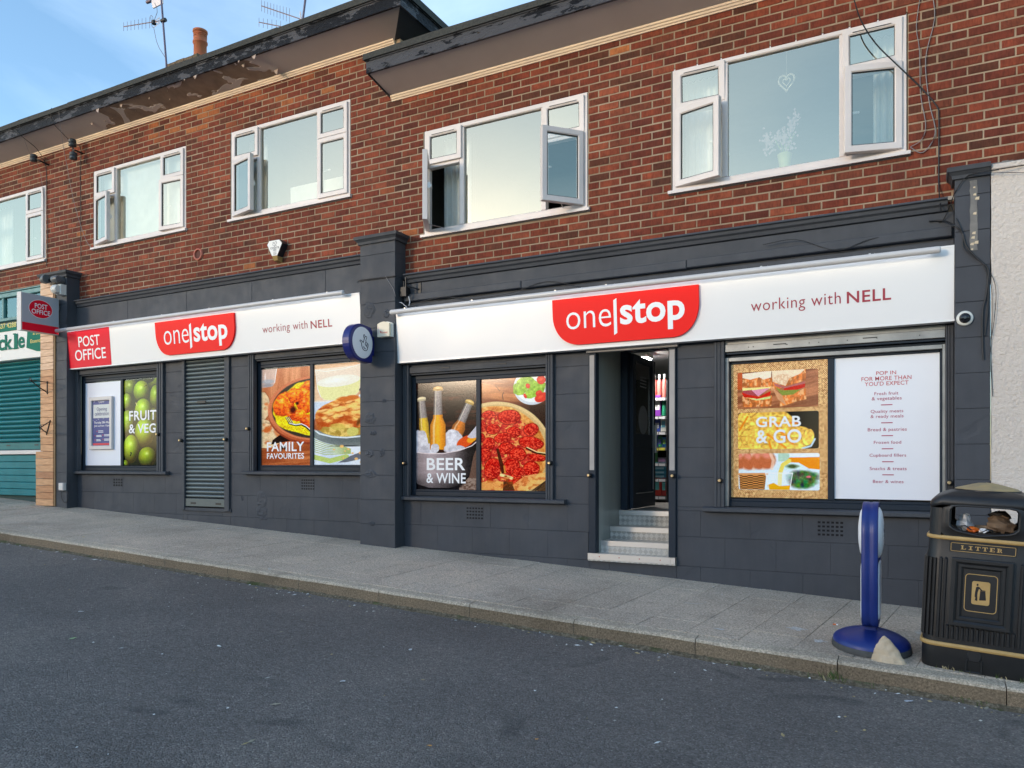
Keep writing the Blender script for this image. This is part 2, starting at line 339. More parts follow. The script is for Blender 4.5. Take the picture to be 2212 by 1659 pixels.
M['campale'] = mat('camera_pale', (.62, .62, .58), .4); M['dome'] = mat('camera_dome', (.01, .01, .014), .08); M['steel'] = mat('steel', (.45, .45, .46), .35, .8)
M['terra'] = speck('terracotta', (.42, .115, .05), (.36, .12, .045), 9, .8, .3); M['stack'] = speck('mossy_coping', (.16, .11, .07), (.10, .085, .05), 12, .95, .8, .02)
M['aerial'] = mat('aerial_alu', (.34, .26, .26), .45, .6); M['mast'] = mat('mast', (.13, .11, .15), .5, .5); M['grid'] = mat('aerial_grid', (.75, .68, .68), .5)
M['almcream'] = mat('alarm_cream', (.70, .63, .48), .45); M['alred'] = mat('alarm_red', (.6, .03, .03), .5); M['almgrey'] = mat('alarm_print', (.22, .22, .22), .6)
M['amber'] = mat('alarm_lens', (.38, .25, .09), .25); M['rust'] = mat('red_ring', (.46, .12, .07), .5)
M['brass'] = mat('brass', (.65, .48, .26), .3, .7); M['scar'] = speck('bare_render', (.20, .19, .175), (.13, .125, .12), 9, .8, .5, .01)
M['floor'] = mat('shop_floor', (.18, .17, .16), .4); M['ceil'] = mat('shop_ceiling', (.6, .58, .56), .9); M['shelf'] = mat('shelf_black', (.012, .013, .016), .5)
M['leaf'] = speck('weed_green', (.05, .10, .02), (.12, .13, .04), 30, .8, 0); M['straw'] = mat('dry_straw', (.42, .34, .19), .9)
M['card'] = speck('brown_paper', (.24, .16, .10), (.17, .11, .07), 14, .8, .5, .01); M['film'] = mat('clear_film', (.45, .47, .5), .3); M['orange'] = mat('wrapper_orange', (.75, .16, .02), .4)
def flat(name, c, r=.5): 
    if name not in M: M[name] = mat(name, c, r)
    return M[name]

# ------------------------------------------------------------------ lettering: Blender's own letter shapes turned to flat mesh
_tx = {}
def glyphs(s, weight=0.0, spacing=1.0):
    k = (s, weight, spacing)
    if k not in _tx:
        cu = bpy.data.curves.new('t', 'FONT'); cu.body = s; cu.offset = weight; cu.space_character = spacing; cu.resolution_u = 4; cu.fill_mode = 'FRONT'
        o = bpy.data.objects.new('t', cu); C.objects.link(o); dg = bpy.context.evaluated_depsgraph_get(); me = bpy.data.meshes.new_from_object(o.evaluated_get(dg))
        vs = [tuple(v.co) for v in me.vertices]; fs = [tuple(p.vertices) for p in me.polygons]
        bpy.data.objects.remove(o); bpy.data.curves.remove(cu); bpy.data.meshes.remove(me)
        xs = [v[0] for v in vs]; ys = [v[1] for v in vs]; x0, x1, y0, y1 = min(xs), max(xs), min(ys), max(ys)
        _tx[k] = ([((v[0] - x0) / (x1 - x0), (v[1] - y0) / (y1 - y0)) for v in vs], fs)
    return _tx[k]
def text(mb, s, weight, fn, spacing=1.0, thick=0.0):
    """fn(u,v) -> world point, u,v in 0..1 over the ink box of the string"""
    vs, fs = glyphs(s, weight, spacing); mb.add([fn(u, v) for u, v in vs], fs); return mb
def front(x0, x1, z0, z1, Yf):
    """map onto a sheet facing the street; Yf a number or a function of z"""
    def g(u, v):
        z = z0 + (z1 - z0) * v; return (x0 + (x1 - x0) * u, Yf(z) if callable(Yf) else Yf, z)
    return g
def px_front(xl, xr, ybl, ytl, Y, Yf=None):
    """ink box given by its left end as seen (bottom and top there) and its two side positions"""
    x0, z0 = at(xl, ybl, Y); _, z1 = at(xl, ytl, Y); x1, _ = at(xr, 0, Y); return front(x0, x1, z0, z1, Yf if Yf is not None else Y)
def ribbon(mb, pts, wd, fn, closed=False):
    P = [Vector((p[0], p[1])) for p in pts]; n = len(P); out = []
    for i in range(n):
        a = P[(i - 1) % n] if (closed or i) else P[i]; b = P[(i + 1) % n] if (closed or i < n - 1) else P[i]
        d = (b - a).normalized(); q = Vector((-d.y, d.x)) * wd / 2; out += [P[i] + q, P[i] - q]
    k = n if closed else n - 1
    mb.add([fn(q.x, q.y) for q in out], [(2 * i, 2 * i + 1, 2 * ((i + 1) % n) + 1, 2 * ((i + 1) % n)) for i in range(k)]); return mb

# ------------------------------------------------------------------ ground: road, pavement slabs, kerb
def struct(mb, name, m):
    o = mb.build(name, m, None, (0, 0, 0)); o['kind'] = 'structure'; return o
def zfar(x, y):
    xx = max(-60, min(60, x)); return .198 - .0485 * xx + .012 * (-max(y, -8) - 1.8)
mb = MB()
xs = sorted(set([-900, -400, -150] + list(range(-60, 61, 5)) + [150, 400, 900])); ys = [-900, -300, -80, -30, -12, -8, -6, -4, -1.82, 0, 15, 40, 120, 400, 900]
mb.add([(x, y, zfar(x, y) - (.25 if y > -1.8 else 0)) for y in ys for x in xs], [(j * len(xs) + i, j * len(xs) + i + 1, (j + 1) * len(xs) + i + 1, (j + 1) * len(xs) + i) for j in range(len(ys) - 1) for i in range(len(xs) - 1)])
struct(mb, 'road', M['asphalt'])
KY0, KY1 = -1.80, -1.675
mb = MB(); mb.add([(-60, KY1 - .1, zpave(-60, KY1 - .1) - .014), (60, KY1 - .1, zpave(60, KY1 - .1) - .014), (60, .3, zpave(60, .3) - .014), (-60, .3, zpave(-60, .3) - .014)], [(0, 1, 2, 3)])
pav = struct(mb, 'pavement', M['joint'])
def slab(x0, x1, y0, y1, r_):
    j = r_.uniform(-.0022, .0022); g = .0014; t = r_.choice([.95, .98, 1, 1, 1.02, 1.04]); sk = .15; b = .002
    def P(x, y, d): return (x + sk * (y + .1), y, zpave(x + sk * (y + .1), y) + d)
    o_ = [(x0 + g, y0 + g), (x1 - g, y0 + g), (x1 - g, y1 - g), (x0 + g, y1 - g)]; i_ = [(x0 + g + b, y0 + g + b), (x1 - g - b, y0 + g + b), (x1 - g - b, y1 - g - b), (x0 + g + b, y1 - g - b)]
    m_ = MB(); m_.add([P(x, y, j) for x, y in i_] + [P(x, y, j - .003) for x, y in o_] + [P(x, y, -.03) for x, y in o_],
        [(0, 1, 2, 3)] + [(4 + k, 4 + (k + 1) % 4, (k + 1) % 4, k) for k in range(4)] + [(8 + k, 8 + (k + 1) % 4, 4 + (k + 1) % 4, 4 + k) for k in range(4)], (t, t * .99, t * .97))
    return m_
rs = random.Random(3)
for (y0, y1, off) in ((KY1, -1.385, .0), (-1.385, -.39, .0), (-.39, -.0, .0)):
    x = -16.59 + off
    while x < 3.4:
        slab(x, x + .3655, y0, y1, rs).build('slab', M['slab'], pav, (x, y0, zpave(x, y0))); x += .3655
mb = MB(); mb.box(-60, -16.3, KY0, KY1, -3, -2.9)
kerb = struct(MB().add([(-20, KY1 - .02, zroad(-20, 0) - .05), (8, KY1 - .02, zroad(8, 0) - .05), (8, KY1 - .02, zroad(8, 0) + .05), (-20, KY1 - .02, zroad(-20, 0) + .05)], [(0, 1, 2, 3)]), 'kerb', M['joint'])
x = -9.60 - .914 * 8
while x < 3.3:
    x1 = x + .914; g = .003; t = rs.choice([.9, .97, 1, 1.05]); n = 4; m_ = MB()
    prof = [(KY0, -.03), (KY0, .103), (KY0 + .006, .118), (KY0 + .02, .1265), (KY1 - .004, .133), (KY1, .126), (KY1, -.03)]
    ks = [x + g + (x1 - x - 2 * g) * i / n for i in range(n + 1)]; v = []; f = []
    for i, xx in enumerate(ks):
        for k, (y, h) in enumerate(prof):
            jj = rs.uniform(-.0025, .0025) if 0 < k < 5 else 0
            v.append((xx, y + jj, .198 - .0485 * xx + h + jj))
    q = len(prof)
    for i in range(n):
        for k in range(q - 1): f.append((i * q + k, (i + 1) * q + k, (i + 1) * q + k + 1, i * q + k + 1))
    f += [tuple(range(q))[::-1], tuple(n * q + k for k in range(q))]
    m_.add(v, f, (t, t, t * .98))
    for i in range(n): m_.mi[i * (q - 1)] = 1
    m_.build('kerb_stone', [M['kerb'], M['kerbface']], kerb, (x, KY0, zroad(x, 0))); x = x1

# ------------------------------------------------------------------ brick upper storeys
WY = .004
def cells(x0, x1, z0, z1, holes):
    xs = sorted({x0, x1, *[min(max(h[0], x0), x1) for h in holes], *[min(max(h[1], x0), x1) for h in holes]})
    out = []
    for a, b in zip(xs, xs[1:]):
        if b - a < 1e-6: continue
        mid = (a + b) / 2; cut = sorted((h[2], h[3]) for h in holes if h[0] < mid < h[1]); z = z0
        for c0, c1 in cut:
            if c0 > z: out.append((a, b, z, c0))
            z = max(z, c1)
        if z < z1: out.append((a, b, z, z1))
    return out
BR = [(.215, .050, .028), (.185, .042, .025), (.16, .038, .024), (.24, .058, .032), (.135, .034, .023), (.20, .052, .03), (.115, .038, .024), (.175, .05, .03), (.27, .072, .04), (.09, .033, .022)]
BW = [18, 18, 16, 12, 12, 14, 7, 10, 5, 3]
BORANGE = [(.36, .115, .045), (.31, .09, .04), (.27, .075, .035), (.40, .14, .055)]
def brick_mb(x0, x1, z0, z1, tint, r_):
    b = r_.uniform(.0025, .0045); j = lambda: r_.uniform(-.0016, .0016); y = r_.uniform(-.0025, .0015); m_ = MB()
    v = [(x0 + b + j(), y, z0 + b + j()), (x1 - b + j(), y, z0 + b + j()), (x1 - b + j(), y, z1 - b + j()), (x0 + b + j(), y, z1 - b + j()),
         (x0, y + .005, z0), (x1, y + .005, z0), (x1, y + .005, z1), (x0, y + .005, z1), (x0, WY + .012, z0), (x1, WY + .012, z0), (x1, WY + .012, z1), (x0, WY + .012, z1)]
    f = [(0, 1, 2, 3), (4, 5, 1, 0), (5, 6, 2, 1), (6, 7, 3, 2), (7, 4, 0, 3), (8, 9, 5, 4), (9, 10, 6, 5), (10, 11, 7, 6), (11, 8, 4, 7)]
    return m_.add(v, f, tint)
def bricks(parent, X0, X1, Z0, Z1, holes, zref, xref, orange, seed, keep):
    r_ = random.Random(seed); LB, CH = .2165, .0752; lst = []
    k0 = int(math.floor((Z0 - zref) / CH)) - 1; z = zref + k0 * CH; k = k0
    while z < Z1:
        a, b = max(z + .0062, Z0), min(z + CH - .0062, Z1)
        if b - a > .02:
            spans = [(X0, X1)]
            for h in holes:
                if h[2] < (a + b) / 2 < h[3]: spans = [s for (p, q) in spans for s in ((p, min(q, h[0])), (max(p, h[1]), q)) if s[1] - s[0] > .01]
            off = (k % 2) * LB / 2 + r_.uniform(-.006, .006)
            for p, q in spans:
                i = math.floor((p - xref - off) / LB)
                while True:
                    c0 = xref + off + i * LB; c1 = c0 + LB
                    if c0 >= q: break
                    d0, d1 = max(c0, p) + .006, min(c1, q) - .006; i += 1
                    if d1 - d0 < .035 or not keep((d0 + d1) / 2): continue
                    if (a + b) / 2 > 5.8: d1 = min(d1, -5.285)
                    xm, zm = (d0 + d1) / 2, (a + b) / 2
                    tn = r_.choices(BR, BW)[0]
                    if orange and zm > 5.95 and xm > -9.5 and r_.random() < .42 * min(1, (zm - 5.9) * 4): tn = r_.choice(BORANGE)  # under the left eaves the low sun's warm glow is put into brick tints
                    elif r_.random() < .012: tn = r_.choice(BORANGE)
                    s = r_.uniform(.88, 1.12); tn = tuple(t * s * k_ for t, k_ in zip(tn, (.93, .93, .84)))
                    t_ = DIST / (CS + SN * 0 + 0) ; dpt = xm * (-SN) + DIST * CS
                    lst.append((dpt - (1000 if -12.9 < xm < .75 else 0), d0 + r_.uniform(-.001, .001), d1 + r_.uniform(-.001, .001), a, b, tn))
        z += CH; k += 1
    lst.sort(key=lambda q: (-(q[2] - q[1] > .12), q[0]) )
    lst.sort(key=lambda q: q[0] + (30 if q[2] - q[1] < .12 else 0))
    for q in lst[:300]:
        brick_mb(*q[1:5], q[5], r_).build('brick', M['brick'], parent, ((q[1] + q[2]) / 2, 0, (q[3] + q[4]) / 2))
    rest = MB()
    for q in lst[300:]:
        o = brick_mb(*q[1:5], q[5], r_); rest.add(o.v, o.f, q[5])
    rest.build('brickwork', M['brick'], parent, None, 'stuff')

WINS = {  # x0, x1, z0, z1 of each opening, read off the photograph
    'w0': (-13.88, -11.90, 4.745, 5.925), 'w1': (-10.73, -8.745, 4.765, 5.92), 'w2': (-7.90, -5.92, 4.755, 5.925),
    'w3': (-4.88, -2.91, 4.135, 5.325), 'w4': (-2.062, -.08, 4.155, 5.335)}
hl = [WINS[k] for k in ('w0', 'w1', 'w2')]; hr = [WINS[k] for k in ('w3', 'w4')]
bl = thing('brick_building', 'red brick flats on the higher left step, roof edge peeling above three white windows', 'building', (-9, 0, zpave(-9, 0)), 'stepped brick buildings over the shops')
brr = thing('brick_building', 'red brick flats on the lower right step, heart hanging in one white window', 'building', (-2, 0, zpave(-2, 0)), 'stepped brick buildings over the shops')
for bd_, X0, X1, Z0, Z1, hs_, zt in ((bl, -16, -5.29, 3.9, 6.44, hl, 6.44), (brr, -5.29, 3.2, 3.6, 5.79, hr, 5.79)):
    mb = MB()
    for (a, b, c, d) in cells(X0, X1, Z0, Z1, hs_): mb.box(a, b, WY, .11, c, d)
    mb.build('wall', M['mortar'], bd_)
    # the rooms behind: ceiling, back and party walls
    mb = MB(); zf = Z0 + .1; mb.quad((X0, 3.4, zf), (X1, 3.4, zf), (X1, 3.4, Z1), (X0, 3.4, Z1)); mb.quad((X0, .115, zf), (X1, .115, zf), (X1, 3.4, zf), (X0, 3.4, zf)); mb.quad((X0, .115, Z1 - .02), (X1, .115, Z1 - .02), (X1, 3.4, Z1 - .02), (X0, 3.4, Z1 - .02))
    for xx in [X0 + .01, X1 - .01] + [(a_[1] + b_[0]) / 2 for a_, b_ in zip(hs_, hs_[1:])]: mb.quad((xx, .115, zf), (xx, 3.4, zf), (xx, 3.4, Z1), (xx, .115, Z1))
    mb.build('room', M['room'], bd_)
bricks(bl, -16, -5.0, 4.03, 6.40, hl, 4.03, -16, True, 5, lambda x: x < -5.29)
bricks(brr, -5.6, 3.2, 3.70, 5.76, hr, 4.03, -16, False, 9, lambda x: x >= -5.29)
# the left flats' wall carries on down behind the step to the lower roof
mb = MB(); mb.box(-5.29, -5.2, .0, 8, 5.79, 6.44); mb.build('end_wall', M['mortar'], bl)

# roofs: flat felt deck, fascia, sloping boarded soffit, bed mould
def roof(bd_, X0, X1, zt, zo, flare_l, flare_r, msof, mfas, back=7.5):
    ov = .375; top = zo + .205
    fl, fr = flare_l, flare_r
    mb = MB(); A = (X0, 0, zt); B = (X1, 0, zt); Co = (X1 + fr, -ov, zo); D = (X0 - fl, -ov, zo)
    mb.quad(A, B, Co, D)
    if fr: mb.quad(B, (X1, back, zt), (X1 + fr, back, zo), Co)
    else: mb.add([B, Co, (X1, 0, zo + .1)], [(0, 1, 2)])
    o = mb.build('soffit', msof, bd_)
    if fr:
        o.data.materials.append(M['grey']); o.data.polygons[1].material_index = 1
    mb = MB(); e = ov + .022
    mb.box(X0 - fl - .02, X1 + fr + .02, -e, -ov + .005, zo - .008, zo + .118); mb.box(X0 - fl - .02, X1 + fr + .02, -e - .012, -ov, zo + .118, zo + .13)
    if fr: mb.box(X1 + fr, X1 + fr + .022, -ov + .005, back, zo - .008, zo + .118); mb.box(X1 + fr, X1 + fr + .034, -ov + .005, back, zo + .118, zo + .13)
    else:
        mb.add([(X0 - fl - .02, -ov, zo - .008), (X0 - .012, .0, zt - .02), (X0 - .012, 0, zo + .12), (X0 - fl - .02, -ov, zo + .12)], [(0, 1, 2, 3)])
    mb.build('fascia', mfas, bd_)
    mb = MB(); xa = X0 - fl - .045; xe = X1 + fr + .045; rr = random.Random(int(zo * 10)); x = xa
    while x < xe:  # felt kerb in strips of about a metre with lapped ends
        x2 = min(xe, x + rr.uniform(.8, 1.25)); h = rr.uniform(-.006, .006)
        mb.add([(x, -e - .03, zo + .131), (x2, -e - .03, zo + .131), (x2, -e - .028, zo + .20 + h), (x, -e - .028, zo + .20 - h), (x, -e + .05, zo + .222 - h), (x2, -e + .05, zo + .222 + h), (x, -e + .05, zo + .131), (x2, -e + .05, zo + .131)],
               [(0, 1, 2, 3), (3, 2, 5, 4), (0, 3, 4, 6), (1, 7, 5, 2), (0, 6, 7, 1)]); x = x2 + .0015
    if fr:
        mb.box(X1 + fr - .03, X1 + fr + .052, -e, back, zo + .131, zo + .21)
    mb.build('roof_edge', M['felt'], bd_)
    mb = MB(); mb.box(X0 - fl, X1 + fr, -ov, back, zo + .12, zo + .15); mb.build('roof', M['felt'], bd_)
    mb = MB(); prof = [(0, zt - .046), (-.012, zt - .046), (-.015, zt - .034), (-.026, zt - .029), (-.032, zt - .012), (-.042, zt - .008), (-.045, zt + .010), (0, zt + .005)]
    mb.prism(prof, X0 - (.0 if fl else -.01), X1 + (.012 if fr else 0)); mb.build('bed_mould', M['trim'], bd_)
roof(bl, -16, -5.28, 6.43, 6.54, 0, .35, M['soffitp'], M['fascia'])
roof(brr, -5.31, 3.2, 5.79, 5.912, .04, 0, M['soffit'], M['fasciab'])
mb = MB()   # curled flakes hanging from the old soffit
rr = random.Random(4)
for px, py in ((487, 385), (503, 397), (545, 383), (566, 352), (420, 478), (412, 475), (760, 318), (835, 308), (955, 290), (985, 235), (1000, 232), (610, 690)):
    x, z = at(px / 1.508 / 1.8228, py / 1.508 / 1.8228, -.3)
    a = rr.uniform(.03, .06); yy = rr.uniform(-.34, -.15); zz = 6.45 + .125 * (-yy) / .375 - .002
    mb.add([(x, yy, zz), (x + a, yy - .02, zz + .004), (x + a * .7, yy + .0, zz - a * .8), (x + a * .2, yy + .02, zz - a * .6)], [(0, 1, 2), (0, 2, 3)])
for _ in range(14):
    x = rr.uniform(-10.8, -6.9); yy = rr.choice([-.385, rr.uniform(-.34, -.05)]); zz = 6.43 + .11 * min(1, -yy / .375) - .002; a = rr.uniform(.02, .10)
    mb.add([(x, yy, zz), (x + a, yy - .01, zz + .002), (x + a * .8, yy - .012, zz - a * rr.uniform(.3, .8)), (x + a * .2, yy + .02, zz - a * .4)], [(0, 1, 2), (0, 2, 3)])
mb.build('paint_flakes', M['peel'], bl, None, 'stuff')
# chimney with one louvred pot
mb = MB(); xa, za = at(360.4, 138, 2.0); xb, _ = at(426.4, 115, 2.0)
ch = mb.box(xa + .03, xb - .03, 2.03, 2.55, 6.7, za - .07).build('chimney', M['brick'], bl)
rc = random.Random(8); mb = MB(); x = xa
while x < xb: mb.bbox(x, min(x + .22, xb) - .006, 2.0, 2.6, za - .075, za + rc.uniform(-.006, .004), .006); x += .22
mb.build('coping', M['stack'], ch)
px_, _ = at(432.5, 100, 2.3); _, zp0 = at(432.5, 112, 2.3); _, zp1 = at(432.5, 78, 2.3); zp0 -= .12; r0 = .118
prof = [(r0 * .93, zp0), (r0 * .92, zp0 + .25), (r0 * 1.06, zp0 + .26), (r0 * 1.06, zp0 + .29), (r0 * .95, zp0 + .30), (r0 * .95, zp0 + .34)]
for k in range(3): z_ = zp0 + .35 + k * .03; prof += [(r0 * .97, z_), (r0 * .97, z_ + .012), (r0 * .86, z_ + .014), (r0 * .86, z_ + .026)]
prof += [(r0, zp0 + .445), (r0 * 1.07, zp0 + .455), (r0 * 1.06, zp0 + .485), (r0 * .85, zp0 + .487), (r0 * .8, zp0 + .4)]
MB().lathe(prof, (px_, 2.3, 0)).build('chimney_pot', M['terra'], ch)
MB().lathe([(.1, za - .01), (.11, za + .03), (.07, za + .09), (.02, za + .1)], (at(393, 120, 2.2)[0], 2.2, 0), n=9).build('flaunching', M['stack'], ch)

# ------------------------------------------------------------------ upper windows
def rotz(p, hx, hy, a):
    dx, dy = p.x - hx, p.y - hy; return Vector((hx + dx * math.cos(a) - dy * math.sin(a), hy + dx * math.sin(a) + dy * math.cos(a), p.z))
def rotx(p, hy, hz, a):
    dy, dz = p.y - hy, p.z - hz; return Vector((p.x, hy + dy * math.cos(a) - dz * math.sin(a), hz + dy * math.sin(a) + dz * math.cos(a)))
def bars(mb, x0, x1, z0, z1, wd, y0, y1, lip=.006):
    """mitred frame of four bars with a chamfered face"""
    o = [(x0, z0), (x1, z0), (x1, z1), (x0, z1)]; i = [(x0 + wd, z0 + wd), (x1 - wd, z0 + wd), (x1 - wd, z1 - wd), (x0 + wd, z1 - wd)]
    i2 = [(x0 + wd - lip * 1.6, z0 + wd - lip * 1.6), (x1 - wd + lip * 1.6, z0 + wd - lip * 1.6), (x1 - wd + lip * 1.6, z1 - wd + lip * 1.6), (x0 + wd - lip * 1.6, z1 - wd + lip * 1.6)]
    v = [(x, y0 + .003, z) for x, z in o]; v += [(x + (lip * .6 if k in (0, 3) else -lip * .6), y0, z + (lip * .6 if k in (0, 1) else -lip * .6)) for k, (x, z) in enumerate(o)]
    v += [(x, y0, z) for x, z in i2] + [(x, y0 + lip * 1.5, z) for x, z in i] + [(x, y1, z) for x, z in i] + [(x, y1, z) for x, z in o]
    f = []
    for a in range(5):
        for k in range(4): f.append((a * 4 + k, a * 4 + (k + 1) % 4, (a + 1) * 4 + (k + 1) % 4, (a + 1) * 4 + k))
    for k in range(4): f.append((20 + k, 20 + (k + 1) % 4, (k + 1) % 4, k))
    mb.add(v, f); return mb
def window(bd_, key, leafs, label=None):
    x0, x1, z0, z1 = WINS[key]; x0 += .008; x1 -= .008; z1 -= .006; z0 += .03
    FY = .004; fw = .052; a1, a2 = x0 + .485, x1 - .485; zt = z1 - .395
    mb = MB(); bars(mb, x0, x1, z0, z1, fw, FY, .075)
    for a in (a1, a2): mb.bbox(a - .028, a + .028, FY + .001, .072, z0 + fw, z1 - fw, .004)
    for a, b in ((x0 + fw, a1 - .028), (a2 + .028, x1 - fw)): mb.bbox(a, b, FY + .002, .07, zt - .028, zt + .028, .004)
    fr = mb.build('window', M['upvc'], bd_)
    if label: fr['label'] = label
    mb = MB(); mb.prism([(-.035, z0 - .034), (-.035, z0 - .006), (.0, z0 + .004), (.06, z0 + .004), (.06, z0 - .034)], x0 - .035, x1 + .03); mb.build('sill', M['upvc'], fr)
    mb = MB(); mb.box(x0 - .007, x0 - .001, .002, .01, z0 - .03, z1); mb.box(x0 - .03, x1 + .03, -.005, .02, z0 - .046, z0 - .0345); mb.build('shadow_strip', M['gasket'], fr)  # black strips draw the shadow line at the frame's left and under its sill
    MB().quad((a1 + .028, .036, z0 + fw), (a2 - .028, .036, z0 + fw), (a2 - .028, .036, z1 - fw), (a1 + .028, .036, z1 - fw)).build('pane', M['pane'], fr)
    for col, row, kind, ang in leafs:
        xa, xb = (x0 + .030, a1 + .004) if col == 0 else (a2 - .004, x1 - .030)
        xb -= .016 if (kind == 'L' and ang > 5) else 0; xa += .016 if (kind == 'R' and ang > 5) else 0
        za, zb = (z0 + .028, zt + .004) if row == 0 else (zt - .002 + .010, z1 - .030)
        cw = .058; y0_, y1_ = FY - .022, FY + .03
        def rot(p):
            if kind == 'L': return rotz(p, xa, y0_, -R(ang))
            if kind == 'R': return rotz(p, xb, y0_, R(ang))
            if kind == 'T': return rotx(p, y0_, zb, R(ang))
            return p
        mb = MB(); bars(mb, xa, xb, za, zb, cw, y0_, y1_)
        if row == 1: mb.box(xa + cw + .02, xb - cw - .02, y0_ - .006, y0_ + .002, zb - .040, zb - .026)
        mb.xf(rot).build('casement', M['upvc'], fr)
        MB().quad((xa + cw - .004, y0_ + .02, za + cw - .004), (xb - cw + .004, y0_ + .02, za + cw - .004), (xb - cw + .004, y0_ + .02, zb - cw + .004), (xa + cw - .004, y0_ + .02, zb - cw + .004)).xf(rot).build('pane', M['pane'], fr)
        mb = MB(); g_ = .004
        if row == 1: mb.box(xa + cw + .025, xb - cw - .025, y0_ - .0065, y0_ - .0061, zb - .041, zb - .036)
        bars(mb, xa + cw - .001, xb - cw + .001, za + cw - .001, zb - cw + .001, .005, y0_ + .008, y0_ + .019, .001)
        mb.xf(rot).build('gasket', M['gasket'], fr)
        if row == 0:
            hx = xb - .03 if kind != 'R' else xa + .03; zz = (za + zb) / 2
            mb = MB(); mb.box(hx - .008, hx + .008, y1_, y1_ + .03, zz - .03, zz + .03); mb.box(hx - (.0 if kind == 'R' else .1), hx + (.1 if kind == 'R' else 0), y1_ + .03, y1_ + .042, zz - .008, zz + .008)
            mb.xf(rot).build('handle', M['handle'], fr)
        if ang > 5:
            mb = MB()
            if kind in 'LR':
                h_, e_ = (xa, xb) if kind == 'L' else (xb, xa)
                for zz in (za + .012,): mb.tube([(h_ + (e_ - h_) * .55, FY + .02, zz), tuple(rot(Vector((h_ + (e_ - h_) * .5, y1_, zz))))], .004, 4)
                mb.box(h_ + (e_ - h_) * .1, h_ + (e_ - h_) * .8, FY + .01, FY + .025, za + .002, za + .008)
            else: mb.tube([(xb - .04, FY + .02, za + .1), tuple(rot(Vector((xb - .04, y1_, za + .05))))], .004, 4)
            mb.build('stay', M['steel'], fr)
    return fr
window(bl, 'w0', [(0, 0, 'L', 0), (0, 1, 'T', 0), (1, 0, 'R', 0), (1, 1, 'T', 0)])
window(bl, 'w1', [(0, 0, 'L', 13), (0, 1, 'T', 0), (1, 0, 'R', 3.5), (1, 1, 'T', 0)])
window(bl, 'w2', [(0, 0, 'L', 13), (0, 1, 'T', 0), (1, 0, 'R', 0), (1, 1, 'T', 0)])
window(brr, 'w3', [(0, 0, 'L', 60), (0, 1, 'T', 0), (1, 0, 'R', 47), (1, 1, 'T', 2)])
window(brr, 'w4', [(0, 0, 'L', 14), (0, 1, 'T', 3), (1, 0, 'R', 15), (1, 1, 'T', 3)])
# curtains, blinds and what stands on the sills inside
def curtain(name, x0, x1, z0, z1, y, m, label, folds=7, amp=.02, flare=0):
    mb = MB(); n = folds * 6; v = []
    for i in range(n + 1):
        u = i / n; a = amp * math.sin(u * folds * 2 * math.pi) + amp * .4 * math.sin(u * folds * 5.1 + 1)
        v += [(x0 + (x1 - x0) * u, y + a * .6, z1), (x0 - flare + (x1 - x0 + 2 * flare) * u, y + a, z0)]
    mb.add(v, [(2 * i, 2 * i + 1, 2 * i + 3, 2 * i + 2) for i in range(n)], None, True)
    return solid(name, mb, M[m], label, 'curtain', ((x0 + x1) / 2, y, z0))
curtain('net_curtain', -13.86, -13.3, 4.78, 5.90, .3, 'curtain', 'pale net curtain inside the far left upstairs window', 6)
curtain('net_curtain', -8.98, -8.77, 4.79, 5.9, .24, 'curtain', 'white curtain strip inside the right pane beside the vertical blind')
curtain('net_curtain', -7.88, -7.55, 4.79, 5.90, .3, 'curtain', 'white net curtain at the left end of the window above the alarm box', 5)
curtain('net_curtain', -6.15, -5.95, 4.79, 5.9, .3, 'curtain', 'narrow white curtain at the right end of the window above the alarm box', 4)
curtain('curtain', -4.78, -4.42, 4.17, 5.3, .26, 'curtain', 'white curtain gathered in the wide open casement', 5, .03)
curtain('curtain', -4.46, -4.36, 4.17, 5.3, .29, 'beam', 'dark curtain edge behind the white one in the open casement', 2, .02)
curtain('curtain', -3.14, -3.0, 4.17, 5.3, .28, 'curtain', 'narrow white curtain behind the casement swung out to the left', 3)
curtain('curtain', -2.0, -1.62, 4.2, 5.3, .26, 'curtain', 'white curtain left of the heart window', 6, .025)
curtain('curtain', -.35, -.13, 4.2, 5.3, .26, 'curtain', 'white curtain right of the heart window', 4, .025)
t = thing('vertical_blind', 'white vertical slat blind behind the second upstairs window from the left', 'blind', (-9.9, .2, 4.8))
x = -10.66
while x < -8.99: MB().box(x, x + .076, .13, .133, 4.8, 5.9).xf(lambda p: rotz(p, x + .04, .13, R(14))).build('slat', M['curtain'], t); x += .089
MB().box(-10.68, -8.95, .11, .15, 5.885, 5.91).build('rail', M['upvc'], t)
mb = MB(); mb.box(-7.15, -6.2, .3, .31, 4.79, 5.17); solid('sheet', mb, M['curtain'], 'white cloth hung low behind the window above the alarm box', 'cloth', (-6.7, .3, 4.79))
# heart ornament and vase of lilac flowers behind the right-hand window
hx_, hz_ = at(1699, 177, .05)
def heart(s): return [(hx_ + s * .0052 * 16 * math.sin(a) ** 3 * .9, .05, hz_ + s * .0058 * (13 * math.cos(a) - 5 * math.cos(2 * a) - 2 * math.cos(3 * a) - math.cos(4 * a))) for a in [i * 2 * math.pi / 28 for i in range(29)]]
mb = MB(); mb.tube(heart(.9), .008, 5); mb.tube(heart(.42), .005, 5); mb.tube([(hx_, .05, hz_ + .05), (hx_, .05, hz_ + .38)], .001, 3)
solid('heart_ornament', mb, flat('cream_wicker', (.55, .55, .45)), 'cream wicker heart hanging inside the large right window', 'ornament', (hx_, .05, hz_))
vx, vz = at(1695, 362, .11); t = thing('flower_vase', 'yellow green vase of lilac flowers inside the large right window', 'vase', (vx, .11, vz))
MB().lathe([(.03, vz - .03), (.045, vz), (.065, vz + .12), (.06, vz + .12)], (vx, .115, 0), n=12).build('vase', flat('lime_vase', (.42, .50, .2)), t)
mb = MB(); rr = random.Random(2)
